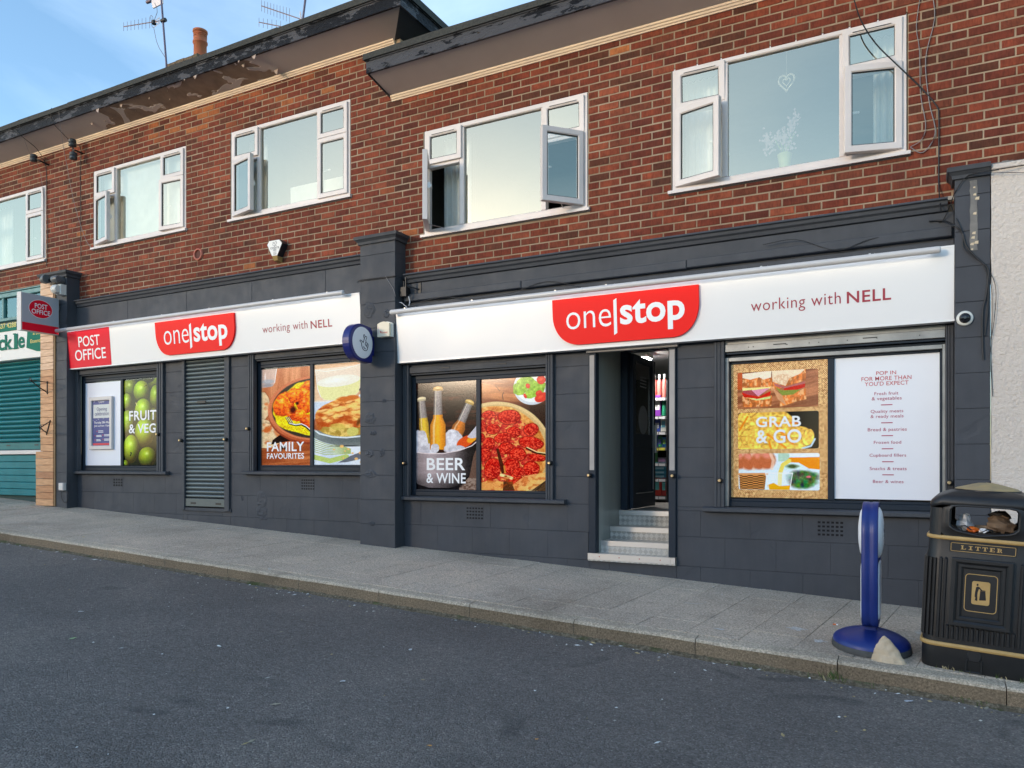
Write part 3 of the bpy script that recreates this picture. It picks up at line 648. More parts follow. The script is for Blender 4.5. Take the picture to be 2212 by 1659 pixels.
for i in range(260):
    a = rr.choice([(-.13, .22), (-.06, .30), (.0, .26), (.06, .36), (.09, .42), (-.16, .27), (.03, .2)]); px = vx + a[0] + rr.gauss(0, .022); pz = vz + a[1] + rr.gauss(0, .04); py = .13 + rr.gauss(0, .015); s_ = .011
    mb.add([(px - s_, py, pz), (px, py + .004, pz - s_), (px + s_, py, pz), (px, py - .004, pz + s_)], [(0, 1, 2, 3)])
mb.build('blossom', flat('lilac', (.42, .33, .38)), t, None, 'stuff')
mb = MB()
for a in (-.1, -.05, .0, .05, .08): mb.tube([(vx, .12, vz + .1), (vx + a, .13, vz + .3)], .003, 3)
mb.build('stem', flat('stem_green', (.2, .34, .1)), t)

# ------------------------------------------------------------------ printed pictures: painted into small images
class Pic:
    def __init__(s, x0, x1, y0, y1, k=.42, bg=(.5, .5, .5)):
        s.x0, s.x1, s.y0, s.y1 = x0, x1, y0, y1; s.w, s.h = int((x1 - x0) * k), int((y1 - y0) * k); s.k = k
        s.X, s.Y = np.meshgrid(np.linspace(x0, x1, s.w), np.linspace(y0, y1, s.h)); s.c = np.ones((s.h, s.w, 3)) * np.array(bg)
    def n(s, sx, sy=None, oct_=4, seed=0, rot=0):
        """fractal value noise, 0..1; sx, sy feature size in picture units"""
        sy = sy or sx; r = np.random.RandomState(seed); out = np.zeros((s.h, s.w)); amp = 1; tot = 0
        X = (s.X - s.x0) * math.cos(rot) + (s.Y - s.y0) * math.sin(rot); Y = -(s.X - s.x0) * math.sin(rot) + (s.Y - s.y0) * math.cos(rot)
        for o in range(oct_):
            gx, gy = X / sx * 2 ** o + 50, Y / sy * 2 ** o + 50; G = r.rand(64, 64); ix, iy = np.floor(gx).astype(int), np.floor(gy).astype(int)
            fx, fy = gx - ix, gy - iy; fx = fx * fx * (3 - 2 * fx); fy = fy * fy * (3 - 2 * fy); g = lambda a, b: G[b % 64, a % 64]
            out += amp * ((g(ix, iy) * (1 - fx) + g(ix + 1, iy) * fx) * (1 - fy) + (g(ix, iy + 1) * (1 - fx) + g(ix + 1, iy + 1) * fx) * fy); tot += amp; amp *= .55
        return out / tot
    def blend(s, m, col):
        m = np.clip(m, 0, 1)[..., None]; s.c = s.c * (1 - m) + (np.array(col) if np.ndim(col) <= 1 else col) * m
    def e(s, cx, cy, rx, ry, rot=0, wob=0, seed=0):
        dx, dy = s.X - cx, s.Y - cy; a = dx * math.cos(rot) + dy * math.sin(rot); b = -dx * math.sin(rot) + dy * math.cos(rot); d = np.sqrt((a / rx) ** 2 + (b / ry) ** 2)
        if wob: d = d + (s.n(rx * .6, ry * .6, 3, seed) - .5) * wob
        return d, a / rx, b / ry
    def ell(s, cx, cy, rx, ry, col, rot=0, soft=.03, wob=0, seed=0, op=1):
        d = s.e(cx, cy, rx, ry, rot, wob, seed)[0]; s.blend((1 - d) / soft * op if op == 1 else np.clip((1 - d) / soft, 0, 1) * op, col); return d
    def poly(s, pts, col, soft=2.0, op=1):
        m = np.zeros((s.h, s.w), bool); n = len(pts)
        for i in range(n):
            xa, ya = pts[i]; xb, yb = pts[(i + 1) % n]
            if ya == yb: continue
            c = ((s.Y < ya) != (s.Y < yb)) & (s.X < (xb - xa) * (s.Y - ya) / (yb - ya) + xa); m ^= c
        s.blend(m * op, col); return m
    def line(s, pts, wd, col, op=1):
        d = np.full((s.h, s.w), 1e9)
        for (xa, ya), (xb, yb) in zip(pts, pts[1:]):
            L2 = (xb - xa) ** 2 + (yb - ya) ** 2 + 1e-9; t = np.clip(((s.X - xa) * (xb - xa) + (s.Y - ya) * (yb - ya)) / L2, 0, 1)
            d = np.minimum(d, np.hypot(s.X - xa - t * (xb - xa), s.Y - ya - t * (yb - ya)))
        s.blend(np.clip((wd / 2 - d) * s.k + .5, 0, 1) * op, col)
    def shade(s, f, col): return np.array(col)[None, None, :] * f[..., None]
    def image(s, name):
        im = bpy.data.images.new(name, s.w, s.h, alpha=False, float_buffer=False); g_ = s.n(7, 7, 2, 99)[..., None] - .5; c = np.clip((s.c + g_ * .13 - .5) * 1.16 + .53, 0, 1)[::-1]   # values are display colours (sRGB)
        buf = np.ones((s.h, s.w, 4), np.float32); buf[..., :3] = c; im.pixels.foreach_set(buf.ravel()); im.update(); im.pack(); return im
def printmat(name, pic, rough=.12):
    m = mat(name, (1, 1, 1), rough, 0, .25); t = nd(m, 'ShaderNodeTexImage'); t.image = pic.image(name); t.extension = 'EXTEND'
    uv = nd(m, 'ShaderNodeUVMap'); ln(m, uv.outputs[0], t.inputs[0]); setb(m, 'Base Color', mixc(m, 1.0, t.outputs['Color'], (1, .99, .98), 'MULTIPLY')); return m
def quad_uv(name, x0, x1, z0, z1, Y, m, thick=.0015):
    mb = MB(); mb.box(x0, x1, Y, Y + thick, z0, z1); o = mb.mesh(name, m); u = o.uv_layers.new(name='uv')
    for lp in o.loops:
        v = o.vertices[lp.vertex_index].co; u.data[lp.index].uv = ((v.x - x0) / (x1 - x0), (v.z - z0) / (z1 - z0))
    return o

def pic_apples():
    s = Pic(595, 1120, 170, 1415, .55, (.05, .12, .03)); s.c *= (.6 + .8 * s.n(120, 120, 3, 3))[..., None]
    A = [(690, 290, 118, 150, .72), (1075, 200, 125, 150, .68), (960, 150, 90, 80, .5), (1060, 440, 78, 175, .86), (645, 490, 78, 132, .98), (860, 345, 116, 158, 1), (1100, 850, 75, 170, .62), (1030, 720, 60, 130, .6), (885, 625, 122, 178, 1.02),
         (655, 795, 105, 190, .92), (905, 945, 140, 212, 1), (710, 1180, 118, 212, 1.02), (945, 1300, 128, 150, .86), (615, 1400, 62, 62, .9), (1130, 1120, 60, 120, .5)]
    for i, (cx, cy, rx, ry, b) in enumerate(A):
        d, a, e = s.e(cx, cy, rx, ry); lit = np.clip(1.05 - .62 * np.hypot(a + .28, e + .38) ** 1.5, .22, 1.2) * b
        st = 1 + .12 * (s.n(9, 160, 3, 40 + i) - .5); c = np.stack([.60 * lit * st + .05, .80 * lit * st, .16 * lit], -1)
        yl = np.clip(.5 - e, 0, 1)[..., None] * .0 + np.clip(s.n(60, 60, 3, i + 9) - .4, 0, 1)[..., None]; c = c + yl * np.array([.18, .06, -.05])
        s.blend((1.13 - d) / .16 * .55, (.03, .09, .02)); s.blend((1 - d) / .03, c)
        s.ell(cx - .05 * rx, cy - .36 * ry, .30 * rx, .24 * ry, (.92, 1, .75), 0, 1.0, op=.62)
    s.line([(905, 275), (935, 262)], 9, (.15, .12, .03)); s.ell(712, 1248, 26, 34, (.35, .48, .08), 0, .6); s.line([(700, 1280), (716, 1240), (705, 1228)], 12, (.07, .05, .02)); s.line([(780, 505), (796, 548)], 8, (.85, .8, .5))
    return s
def wood(s, c1, c2, sx=400, sy=26, seed=1, rot=0):
    n = s.n(sx, sy, 5, seed, rot)[..., None]; n = np.clip((n - .3) / .4, 0, 1); return np.array(c1) * (1 - n) + np.array(c2) * n
def pic_curry():
    s = Pic(90, 808, 150, 1560, .45); s.c = wood(s, (.86, .60, .42), (.72, .42, .26), 60, 600, 2)
    m = s.Y > 1150; s.c = np.where(m[..., None], wood(s, (.80, .48, .28), (.60, .30, .16), 500, 40, 5, -.1), s.c)
    s.poly([(90, 150), (335, 150), (300, 360), (270, 400), (130, 420), (90, 400)], (.80, .74, .72), op=.75); s.ell(200, 330, 110, 40, (.62, .64, .68), 0, .4, op=.8); s.ell(200, 385, 95, 35, (.50, .52, .56), 0, .5, op=.7); s.line([(325, 150), (300, 350)], 8, (.95, .93, .93)); s.ell(160, 260, 20, 80, (.97, .95, .95), 0, .8, op=.6)
    for cx, cy, rx, ry, sd in ((120, 690, 108, 215, 1), (110, 940, 120, 60, 3), (190, 1130, 210, 190, 2)):
        d, a, e = s.e(cx, cy, rx, ry, 0, .18, sd); f = .75 + .3 * s.n(40, 40, 4, sd); c = s.shade(f, (.97, .84, .66)); br = np.clip((s.n(90, 90, 3, sd + 7) - .5) * 4, 0, 1)[..., None]
        s.blend((1.06 - d) / .1 * .6, (.35, .15, .06)); s.blend((1 - d) / .04, c * (1 - br * .85) + np.array([.78, .36, .14]) * br * .85)
    s.poly([(270, 1190), (400, 1100), (560, 1200), (330, 1240), (250, 1260)], (.14, .07, .05))
    s.ell(840, 800, 640, 470, (.55, .24, .15), 0, .02); d = s.ell(840, 760, 645, 475, (.80, .47, .32), 0, .02); s.blend(np.clip((s.Y - 900) / 300, 0, 1) * (d < 1) * (d > .93), (.70, .34, .2))
    s.ell(850, 750, 600, 430, (.24, .21, .17), 0, .03)
    d, a, e = s.e(850, 760, 585, 400, 0, .22, 4); g = s.n(34, 9, 3, 6, .9); g2 = s.n(34, 9, 3, 8, -.7); r = np.maximum(g, g2); c = np.stack([.80 + .7 * (r - .4), .66 + .8 * (r - .4), .03 + .16 * r], -1)
    s.blend((1 - d) / .03, np.clip(c, 0, 1))
    for i, (cx, cy, rx, ry) in enumerate(((760, 560, 160, 170), (790, 420, 90, 70), (430, 680, 150, 190), (600, 560, 130, 110), (530, 820, 110, 60), (750, 690, 130, 140), (640, 840, 90, 110), (780, 930, 100, 120))):
        d, a, e = s.e(cx, cy, rx, ry, .2 * i, .3, 20 + i); f = np.clip(1.08 - .30 * np.hypot(a + .3, e + .4), .55, 1.1) * (.55 + .9 * s.n(26, 20, 4, 30 + i))
        s.blend((1.06 - d) / .12 * .4, (.6, .16, .02)); s.blend((1 - d) / .08, np.clip(np.stack([1.05 * f + .08, .50 * f * f + .05, .14 * f], -1), 0, 1)); s.ell(cx - rx * .25, cy - ry * .3, rx * .3, ry * .2, (1, .80, .58), 0, .9, op=.45)
    s.ell(560, 760, 60, 70, (.30, .06, .02), .5, .6); s.ell(620, 670, 30, 30, (.25, .05, .02), .5, .6)
    for dx in (0, 22, 44): s.line([(455 + dx, 868 - dx * .2), (510 + dx, 960 - dx * .2)], 9, (.14, .12, .12)); s.line([(461 + dx, 866 - dx * .2), (516 + dx, 956 - dx * .2)], 4, (.95, .95, .95))
    s.line([(510, 955), (600, 985), (680, 975), (740, 1010), (830, 1095)], 30, (.18, .15, .14)); s.line([(510, 950), (600, 978), (680, 966), (745, 1000), (830, 1082)], 12, (.93, .92, .92))
    return s
def pic_pie():
    s = Pic(842, 1525, 88, 1556, .45); s.c = wood(s, (.90, .76, .62), (.80, .62, .47), 500, 60, 3); s.blend(np.clip((s.Y - 600 - (1525 - s.X) * .0) / 40, 0, 1), (.86, .88, .91)); s.poly([(1400, 560), (1525, 460), (1525, 700), (1380, 700)], (.90, .92, .93))
    s.blend(np.clip((s.n(200, 200, 3, 3) - .45) * 3, 0, .5) * (s.Y > 640), (.72, .76, .82))
    s.poly([(868, 150), (1425, 130), (1425, 420), (1400, 520), (1330, 600), (1150, 628), (980, 610), (930, 560), (895, 450)], (.90, .86, .80), op=.8)
    s.poly([(885, 370), (1425, 300), (1400, 510), (1330, 596), (1150, 622), (985, 605), (935, 555)], (.88, .86, .62)); s.ell(1155, 340, 268, 84, (.90, .88, .82), -.08, .04); s.ell(1130, 330, 200, 55, (.95, .94, .90), -.08, .6, op=.6); s.line([(870, 160), (1000, 190), (1200, 175), (1420, 120)], 7, (.97, .95, .9)); s.line([(1425, 120), (1425, 330)], 8, (.97, .97, .95)); s.line([(868, 150), (895, 440), (935, 555)], 7, (.96, .95, .92)); s.line([(1410, 490), (1450, 400), (1520, 320)], 16, (.30, .27, .27))
    for k in range(9): s.line([(842, 1120 + k * 30), (1000, 1200 + k * 26), (1300, 1330 + k * 8)], 12, (.62, .68, .34), .75)
    s.line([(842, 1440), (1050, 1500), (1250, 1440)], 70, (.70, .76, .33), .8)
    s.ell(1280, 1080, 470, 205, (.50, .53, .52), .03, .02); s.ell(1280, 1180, 400, 110, (.38, .41, .41), .02, .6, op=.8); s.line([(848, 1035), (920, 1100), (1080, 1150), (1250, 1165), (1525, 1140)], 22, (.83, .86, .87)); s.ell(1280, 1285, 300, 16, (.1, .1, .1), 0, .8, op=.7)
    s.ell(1235, 960, 370, 190, (.86, .74, .42), 0, .03, .1, 5); s.blend((np.clip((s.n(60, 60, 4, 12) - .45) * 5, 0, .7)) * (s.e(1235, 980, 350, 170)[0] < 1), (.60, .47, .18))
    d, a, e = s.e(1250, 820, 400, 235, -.12, .10, 6); low = (s.Y > 985 + .1 * (s.X - 842)) ; n = s.n(130, 60, 5, 14, .15); r = np.clip((n - .38) * 4.2, 0, 1)
    c = np.stack([.72 + .26 * r, .33 + .45 * r, .13 + .32 * r], -1); mk = np.clip((1 - d) / .03, 0, 1) * (~low); s.blend(mk, c)
    for cx, cy, rx, ry in ((1240, 610, 120, 45), (1330, 590, 90, 40)): s.ell(cx, cy, rx, ry, (.80, .44, .18), 0, .3, .3, 4)
    for i, (x, y) in enumerate([(970, 770), (1130, 700), (1290, 660), (1440, 690), (1060, 830), (1230, 770), (1390, 760), (980, 890), (1180, 860), (1460, 840)]):
        s.ell(x, y, 72, 27, (.62, .27, .08), -.25, .5, .2, i, .55); s.ell(x - 5, y - 10, 60, 20, (.99, .80, .52), -.25, .5, .3, i, .8)
    s.ell(900, 960, 80, 110, (.68, .30, .12), .3, .2, .4, 9, .75); s.ell(1330, 1080, 70, 70, (.80, .76, .42), .3, .15, .3, 4); s.ell(1500, 1040, 80, 100, (.90, .86, .62), .2, .15, .3, 2); s.ell(1400, 940, 30, 80, (.35, .22, .08), .3, .6, op=.8); s.ell(1150, 1010, 120, 60, (.80, .70, .34), .2, .3, .4, 8, .8)
    s.poly([(1150, 1525), (1300, 1430), (1430, 1370), (1525, 1330), (1525, 1400), (1400, 1480), (1250, 1520)], (.42, .43, .46))
    for x, y, r in ((1195, 1290, 26), (1100, 1335, 14), (1275, 1330, 15), (1235, 1358, 12), (1325, 1390, 15), (1370, 1470, 22), (1440, 1520, 28), (1425, 1390, 26), (1500, 1410, 24), (1450, 1300, 22), (1215, 1460, 13)): s.ell(x, y, r * 1.2, r, (.93, .72, .44), 0, .4, .4, x)
    return s
def pic_beer():
    s = Pic(112, 926, 135, 1560, .45); s.c = wood(s, (.30, .16, .12), (.11, .055, .045), 500, 45, 5); s.blend(np.clip((s.n(160, 160, 3, 9) - .42) * 3.4, 0, .85), (.055, .04, .05))
    for y in (560, 745): s.line([(112, y), (926, y + 12)], 6, (.03, .02, .02))
    s.poly([(820, 1050), (926, 950), (926, 1560), (640, 1560), (760, 1500)], (.42, .32, .27)); s.blend((s.Y > 1400) * np.clip((s.n(30, 14, 3, 4) - .45) * 5, 0, .7) * (s.X > 620), (.66, .58, .52)); s.blend((s.Y > 1470) * (s.X < 700) * .9, (.07, .06, .08))
    def ice(cx, cy, rx, ry, sd):
        n = s.n(60, 60, 4, sd, .6); c = np.stack([.80 + .35 * (n - .5), .78 + .36 * (n - .5), .80 + .34 * (n - .5)], -1); d = s.e(cx, cy, rx, ry, 0, .35, sd)[0]; s.blend((1 - d) / .05, np.clip(c, 0, 1))
    def bottle(x0, y0, x1, y1, wn, wb, liq, cap, amber):
        L_ = math.hypot(x1 - x0, y1 - y0); ang = math.atan2(x1 - x0, y1 - y0); dx, dy = s.X - x0, s.Y - y0; v = dx * math.sin(ang) + dy * math.cos(ang); u = dx * math.cos(ang) - dy * math.sin(ang)
        wv = np.where(v < L_ * .48, wn + (v / (L_ * .48)) * wn * .28, np.minimum(wb, wn * 1.28 + (v - L_ * .48) * (wb - wn) / (L_ * .16))); wv = np.where(v > L_ * .64, wb, wv); msk = (v > 0) & (v < L_)
        a = np.abs(u) / wv; fr = s.n(8, 8, 3, int(x0)); g = np.clip(1 - a * a * .5, .3, 1) * (.75 + .5 * fr); cl = np.stack([.66 * g, .63 * g, .62 * g], -1); s.blend(msk * np.clip((1 - a) * 12, 0, 1) * .88, cl)
        ml = msk & (v > L_ * liq); sh = np.clip(1.12 - a * .42, .4, 1.1) * (.9 + .25 * fr); ca = np.stack([amber[0] * sh, amber[1] * sh, amber[2] * sh], -1); s.blend(ml * np.clip((1 - a) * 12, 0, 1) * .94, np.clip(ca, 0, 1))
        s.blend((msk & (np.abs(u + wv * .5) < wv * .12)) * .45, (1, .95, .85)); s.ell(x0, y0, wn * 1.32, wn * .62, cap, -ang, .08); s.ell(x0, y0 - 6, wn * .9, wn * .3, (.95, .88, .66), -ang, .5, op=.6); s.blend(((v > 4) & (v < 30) & (np.abs(u) < wn * 1.3)) * .8, tuple(c * .8 for c in cap))
    bottle(200, 350, 255, 960, 46, 66, .42, (.86, .80, .66), (.88, .70, .20)); bottle(835, 420, 600, 960, 46, 88, .46, (.80, .66, .36), (.78, .45, .16)); ice(170, 950, 120, 200, 1); ice(610, 930, 130, 170, 2); ice(300, 1040, 120, 90, 3)
    s.ell(780, 930, 130, 70, (.85, .32, .10), -.5, .1); s.ell(860, 900, 80, 45, (.95, .62, .15), -.5, .3); s.poly([(800, 870), (926, 720), (926, 880), (850, 890)], (.76, .74, .77))
    bottle(420, 225, 418, 1030, 52, 108, .43, (.78, .62, .36), (1.0, .62, .14)); ice(380, 1010, 60, 60, 5); ice(590, 1020, 90, 60, 6); ice(700, 1020, 80, 40, 8)
    b = [(112, 1062), (300, 1085), (500, 1080), (700, 1045), (860, 985), (926, 930), (926, 1000), (880, 1120), (830, 1380), (740, 1490), (560, 1535), (300, 1535), (150, 1490), (112, 1450)]
    n = s.n(300, 60, 4, 22); g = np.clip(.70 - np.abs(s.X - 330) / 1500 + .14 * (n - .5), .2, 1) - np.clip((s.Y - 1330) / 700, 0, .3) - np.clip((s.X - 620) / 900, 0, .22)
    t = s.c.copy(); m = s.poly(b, (0, 0, 0)); s.c = np.where(m[..., None], np.stack([g, g * .90, g * .90], -1), t); s.line([(112, 1062), (300, 1085), (500, 1080), (700, 1045), (860, 985), (926, 930)], 12, (.86, .80, .79))
    return s
def pic_pizza():
    s = Pic(962, 1836, 50, 1566, .45); s.c = wood(s, (.80, .52, .32), (.50, .26, .14), 500, 70, 6, .15); s.line([(1280, 250), (1265, 290), (1275, 350)], 9, (.16, .07, .03)); s.line([(1170, 150), (1230, 230)], 5, (.25, .11, .05)); s.blend(np.clip((s.X - 1350) / 300, 0, 1) * np.clip((s.Y - 330) / 120, 0, 1) * .9, (.13, .06, .04))
    s.ell(1660, 190, 250, 245, (.80, .82, .84), 0, .02); s.ell(1665, 185, 228, 218, (.90, .93, .92), 0, .05)
    for i, (cx, cy, rx, ry) in enumerate(((1500, 210, 95, 90), (1600, 120, 120, 70), (1720, 230, 90, 120), (1660, 260, 70, 110), (1520, 150, 80, 60))): n = s.n(30, 30, 4, 60 + i); d = s.e(cx, cy, rx, ry, .3 * i, .4, i)[0]; s.blend((1 - d) / .06, np.stack([.45 + .5 * (n - .3), .62 + .45 * (n - .3), .12 + .4 * (n - .3)], -1).clip(0, 1))
    for cx, cy, rx, ry in ((1600, 180, 28, 36), (1770, 110, 60, 60), (1770, 340, 90, 62), (1740, 280, 44, 36), (1565, 310, 20, 36)): s.ell(cx, cy, rx, ry, (.84, .16, .08), -.5, .1, .15, cx); s.ell(cx - 6, cy - 8, rx * .6, ry * .4, (.95, .42, .28), -.5, .6, op=.6)
    s.ell(1160, 1090, 760, 725, (.85, .74, .53), 0, .01); s.ell(1160, 1110, 735, 705, (.80, .68, .46), 0, .01)
    d, a, e = s.e(1150, 1080, 692, 655, 0, .05, 3); n = s.n(70, 70, 5, 8); r = np.clip((n - .3) * 2.4, 0, 1); s.blend((1 - d) / .015, np.stack([.76 + .2 * r, .42 + .34 * r, .16 + .28 * r], -1))
    d2 = s.e(1140, 1070, 618, 580, 0, .14, 5)[0]; n2 = s.n(44, 36, 5, 31); n3 = s.n(26, 26, 4, 37); ch = np.clip((n2 - .50) * 6, 0, .85)[..., None]; base = np.stack([.78 + .5 * (n3 - .5), .21 + .5 * (n3 - .5), .07 + .2 * n3], -1); che = np.stack([.97 - .1 * n3, .74 - .1 * n3, .42 - .1 * n3], -1)
    s.blend((1 - d2) / .05, np.clip(base * (1 - ch) + che * ch, 0, 1))
    P = [(1085, 545, 95, 62), (1355, 585, 155, 102), (1140, 740, 95, 75), (1415, 785, 98, 76), (1640, 755, 100, 85), (980, 850, 50, 60), (990, 690, 60, 85), (1640, 935, 165, 85), (1270, 860, 120, 70), (1085, 935, 85, 90), (1310, 1000, 105, 82), (1470, 1085, 112, 92), (1025, 1085, 92, 95), (1130, 1275, 112, 155), (1390, 1240, 112, 110), (1645, 1280, 108, 105), (1440, 1430, 95, 100), (1720, 1130, 110, 50), (1480, 1320, 80, 60)]
    for i, (cx, cy, rx, ry) in enumerate(P):
        n = s.n(17, 14, 3, 70 + i); d, a, e = s.e(cx, cy, rx, ry, .2 * math.sin(i * 3), .12, i); f = np.clip(1.02 - .08 * (a + e), .8, 1.15); n = np.clip((n - .5) * 2.2 + .5, 0, 1); c = np.stack([.74 * f + .34 * (n - .4), .13 * f + .42 * (n - .45), .09 + .28 * (n - .45)], -1)
        s.blend((1.07 - d) / .08 * .45, (.45, .08, .02)); s.blend((1 - d) / .05, np.clip(c, 0, 1)); s.blend(np.clip((d - .86) / .1, 0, 1) * (d < 1) * .35, (.40, .03, .02))
    s.poly([(1180, 1005), (1215, 1000), (1310, 1320), (1255, 1345)], (.30, .12, .05)); s.line([(1290, 1240), (1300, 1330)], 22, (.80, .50, .20)); s.poly([(1280, 1440), (1400, 1450), (1430, 1566), (1270, 1566)], (.36, .20, .10)); s.line([(1250, 1360), (1390, 1400)], 40, (.93, .82, .55)); s.ell(1310, 1375, 22, 14, (.55, .30, .14), 0, .3); s.ell(1330, 1425, 26, 14, (.40, .22, .1), 0, .3)
    s.poly([(962, 1460), (1100, 1440), (1280, 1450), (1270, 1566), (962, 1566)], (.93, .68, .36), op=.85); s.poly([(1400, 1490), (1560, 1370), (1836, 1320), (1836, 1420), (1680, 1540), (1430, 1566)], (.95, .73, .42), op=.8); s.blend((s.Y > 1380) * np.clip((s.n(60, 40, 4, 77) - .5) * 4, 0, .5), (.74, .30, .10)); s.poly([(1836, 1420), (1836, 1566), (1640, 1566)], (.35, .26, .17)); s.line([(1836, 1420), (1700, 1566)], 8, (.15, .1, .08))
    s.line([(1580, 1000), (1680, 1060), (1836, 1090)], 20, (.25, .14, .06)); s.line([(1590, 990), (1720, 1055), (1836, 1070)], 12, (.95, .84, .6))
    return s
def pic_grab():
    s = Pic(98, 1168, 100, 1605, .45); wv = np.sin(s.X / 22 * 2 * math.pi) * np.sin(s.Y / 24 * 2 * math.pi); w2 = np.sin(s.X / 11 * 2 * math.pi) * .5; n = s.n(14, 14, 3, 2); v = np.clip(.60 + .42 * wv + .16 * w2 + 1.1 * (n - .5), 0, 1)[..., None]
    s.c = np.array([.52, .30, .15]) * (1 - v) + np.array([.98, .82, .58]) * v
    def panel(x0, x1, y0, y1, fn, r=22):
        c0 = s.c.copy(); fn(); dx = np.maximum(np.abs(s.X - (x0 + x1) / 2) - (x1 - x0) / 2 + r, 0); dy = np.maximum(np.abs(s.Y - (y0 + y1) / 2) - (y1 - y0) / 2 + r, 0); m = (np.hypot(dx, dy) < r)[..., None]; s.c = np.where(m, s.c, c0)
    def sandwich():
        s.c = wood(s, (.74, .48, .33), (.52, .31, .20), 400, 30, 4, -.2); s.blend((s.X < 240) * (s.Y < 390) * .9, (.76, .34, .14))
        for cx, cy, w_, h_, sg in ((405, 325, 165, 70, 0), (405, 530, 165, 60, 0), (750, 300, 185, 70, -.28), (800, 500, 140, 60, -.25)):
            n = s.n(30, 60, 4, cx); f = np.clip(.85 + .8 * (n - .45), .62, 1.15); dx = s.X - cx; dy = s.Y - cy - dx * sg; m = (np.abs(dx) < w_ + 12 * (n - .5)) & (np.abs(dy) < h_ + 14 * (n - .5)); s.blend(m * 1., np.stack([.90 * f, .52 * f, .26 * f], -1).clip(0, 1)); s.blend(m * np.clip((s.n(26, 40, 3, cx + 3) - .55) * 5, 0, .6), (.97, .80, .60))
        s.poly([(240, 215), (565, 195), (562, 270), (480, 290), (430, 262), (330, 285), (245, 262)], (.93, .85, .76)); s.poly([(570, 200), (935, 190), (880, 245), (760, 290), (720, 370), (580, 320)], (.92, .82, .70)); s.blend((s.e(690, 300, 110, 60)[0] < 1) * np.clip((s.n(14, 14, 3, 5) - .4) * 3, 0, .4), (.75, .55, .38))
        s.poly([(240, 375), (560, 375), (540, 400), (245, 412)], (.98, .86, .55)); s.poly([(245, 405), (350, 400), (430, 470), (330, 460), (250, 440)], (.66, .30, .32)); s.poly([(345, 405), (550, 385), (500, 420), (420, 475)], (.84, .58, .66)); s.poly([(232, 420), (300, 450), (430, 480), (560, 420), (550, 470), (420, 500), (260, 480)], (.78, .15, .08)); s.poly([(280, 480), (400, 505), (560, 480), (550, 505), (400, 520)], (.80, .84, .55))
        s.poly([(590, 335), (720, 380), (930, 330), (920, 370), (720, 400), (610, 370)], (.70, .40, .38)); s.poly([(700, 400), (930, 355), (925, 395), (820, 425), (700, 425)], (.76, .13, .06)); s.poly([(610, 380), (680, 420), (880, 420), (800, 470), (680, 475)], (.52, .56, .24)); s.poly([(570, 380), (680, 470), (730, 590), (640, 520)], (.80, .58, .42))
    def crisps():
        s.c[:] = (.045, .035, .045)
        for i, (cx, cy, rx, ry, rt) in enumerate(((330, 740, 150, 110, .3), (590, 740, 230, 110, .1), (250, 880, 190, 110, .6), (700, 850, 220, 130, .4), (450, 900, 230, 120, -.2), (880, 930, 140, 110, .3), (600, 1000, 240, 90, 0), (300, 1010, 190, 90, .2), (800, 1020, 160, 80, -.2), (960, 940, 62, 90, .3), (480, 1040, 60, 50, 0))):
            n = s.n(24, 24, 4, 90 + i); d, a, e = s.e(cx, cy, rx, ry, rt, .16, i); f = .92 + .7 * (n - .45) + .10 * e; s.blend((1.07 - d) / .1 * .5, (.45, .20, .02)); s.blend((1 - d) / .03, np.stack([1.04 * f, .80 * f, .36 * f], -1).clip(0, 1))
        for x0, y0, x1, y1 in ((440, 780, 860, 780), (520, 900, 720, 1050), (620, 830, 800, 1010), (210, 850, 300, 700), (540, 980, 560, 1060)): s.line([(x0, y0), (x1, y1)], 22, (.90, .50, .10), .8)
        s.line([(900, 1060), (990, 1035), (1030, 960)], 20, (.72, .80, .85))
    def juice():
        s.c[:] = (.84, .89, .93); s.blend((np.abs(s.X - 700) < 60) * (s.Y < 1200) * .6, (.60, .74, .58)); s.ell(770, 1260, 150, 40, (.80, .90, .86), 0, .4)
        s.blend((1 - s.e(900, 1400, 190, 115, 0, .5, 3)[0]) * 3, np.stack([.22 + .5 * (s.n(40, 40, 4, 5) - .4), .34 + .6 * (s.n(40, 40, 4, 6) - .4), .20 + .3 * (s.n(40, 40, 4, 7) - .4)], -1).clip(0, 1)); s.ell(790, 1255, 90, 30, (.28, .36, .20), 0, .6, .4, 3); s.ell(965, 1370, 34, 18, (.85, .45, .48), 0, .5)
        for i, (cx, cy) in enumerate(((215, 1190), (320, 1200), (430, 1195), (520, 1190))): s.ell(cx, cy, 105, 110, (.76, .42, .26), .3, .25); s.ell(cx - 10, cy - 55, 80, 50, (.88, .55, .46), .4, .7); s.line([(cx + 30, cy - 90), (cx + 66, cy), (cx + 50, cy + 90)], 34, (.93, .80, .70), .75)
        n = s.n(16, 8, 2, 9); wk = np.clip(.6 + .4 * np.sin(s.Y / 26 * 2 * math.pi + np.floor(s.X / 60) * math.pi), .2, 1); c = np.stack([.82 * wk + .1, .54 * wk + .08, .30 * wk + .04], -1); t = s.c.copy(); m = s.poly([(205, 1350), (510, 1345), (490, 1515), (215, 1515)], (0, 0, 0)); s.c = np.where(m[..., None], c, t); s.line([(205, 1345), (520, 1340)], 22, (.85, .6, .38))
        s.poly([(760, 1160), (1090, 1150), (1090, 1290), (970, 1280), (860, 1215), (720, 1210)], (.97, .55, .05)); s.poly([(745, 1110), (1090, 1110), (1090, 1155), (800, 1160)], (.88, .90, .92)); s.line([(760, 1195), (690, 1240), (660, 1330), (655, 1470)], 44, (.98, .82, .38))
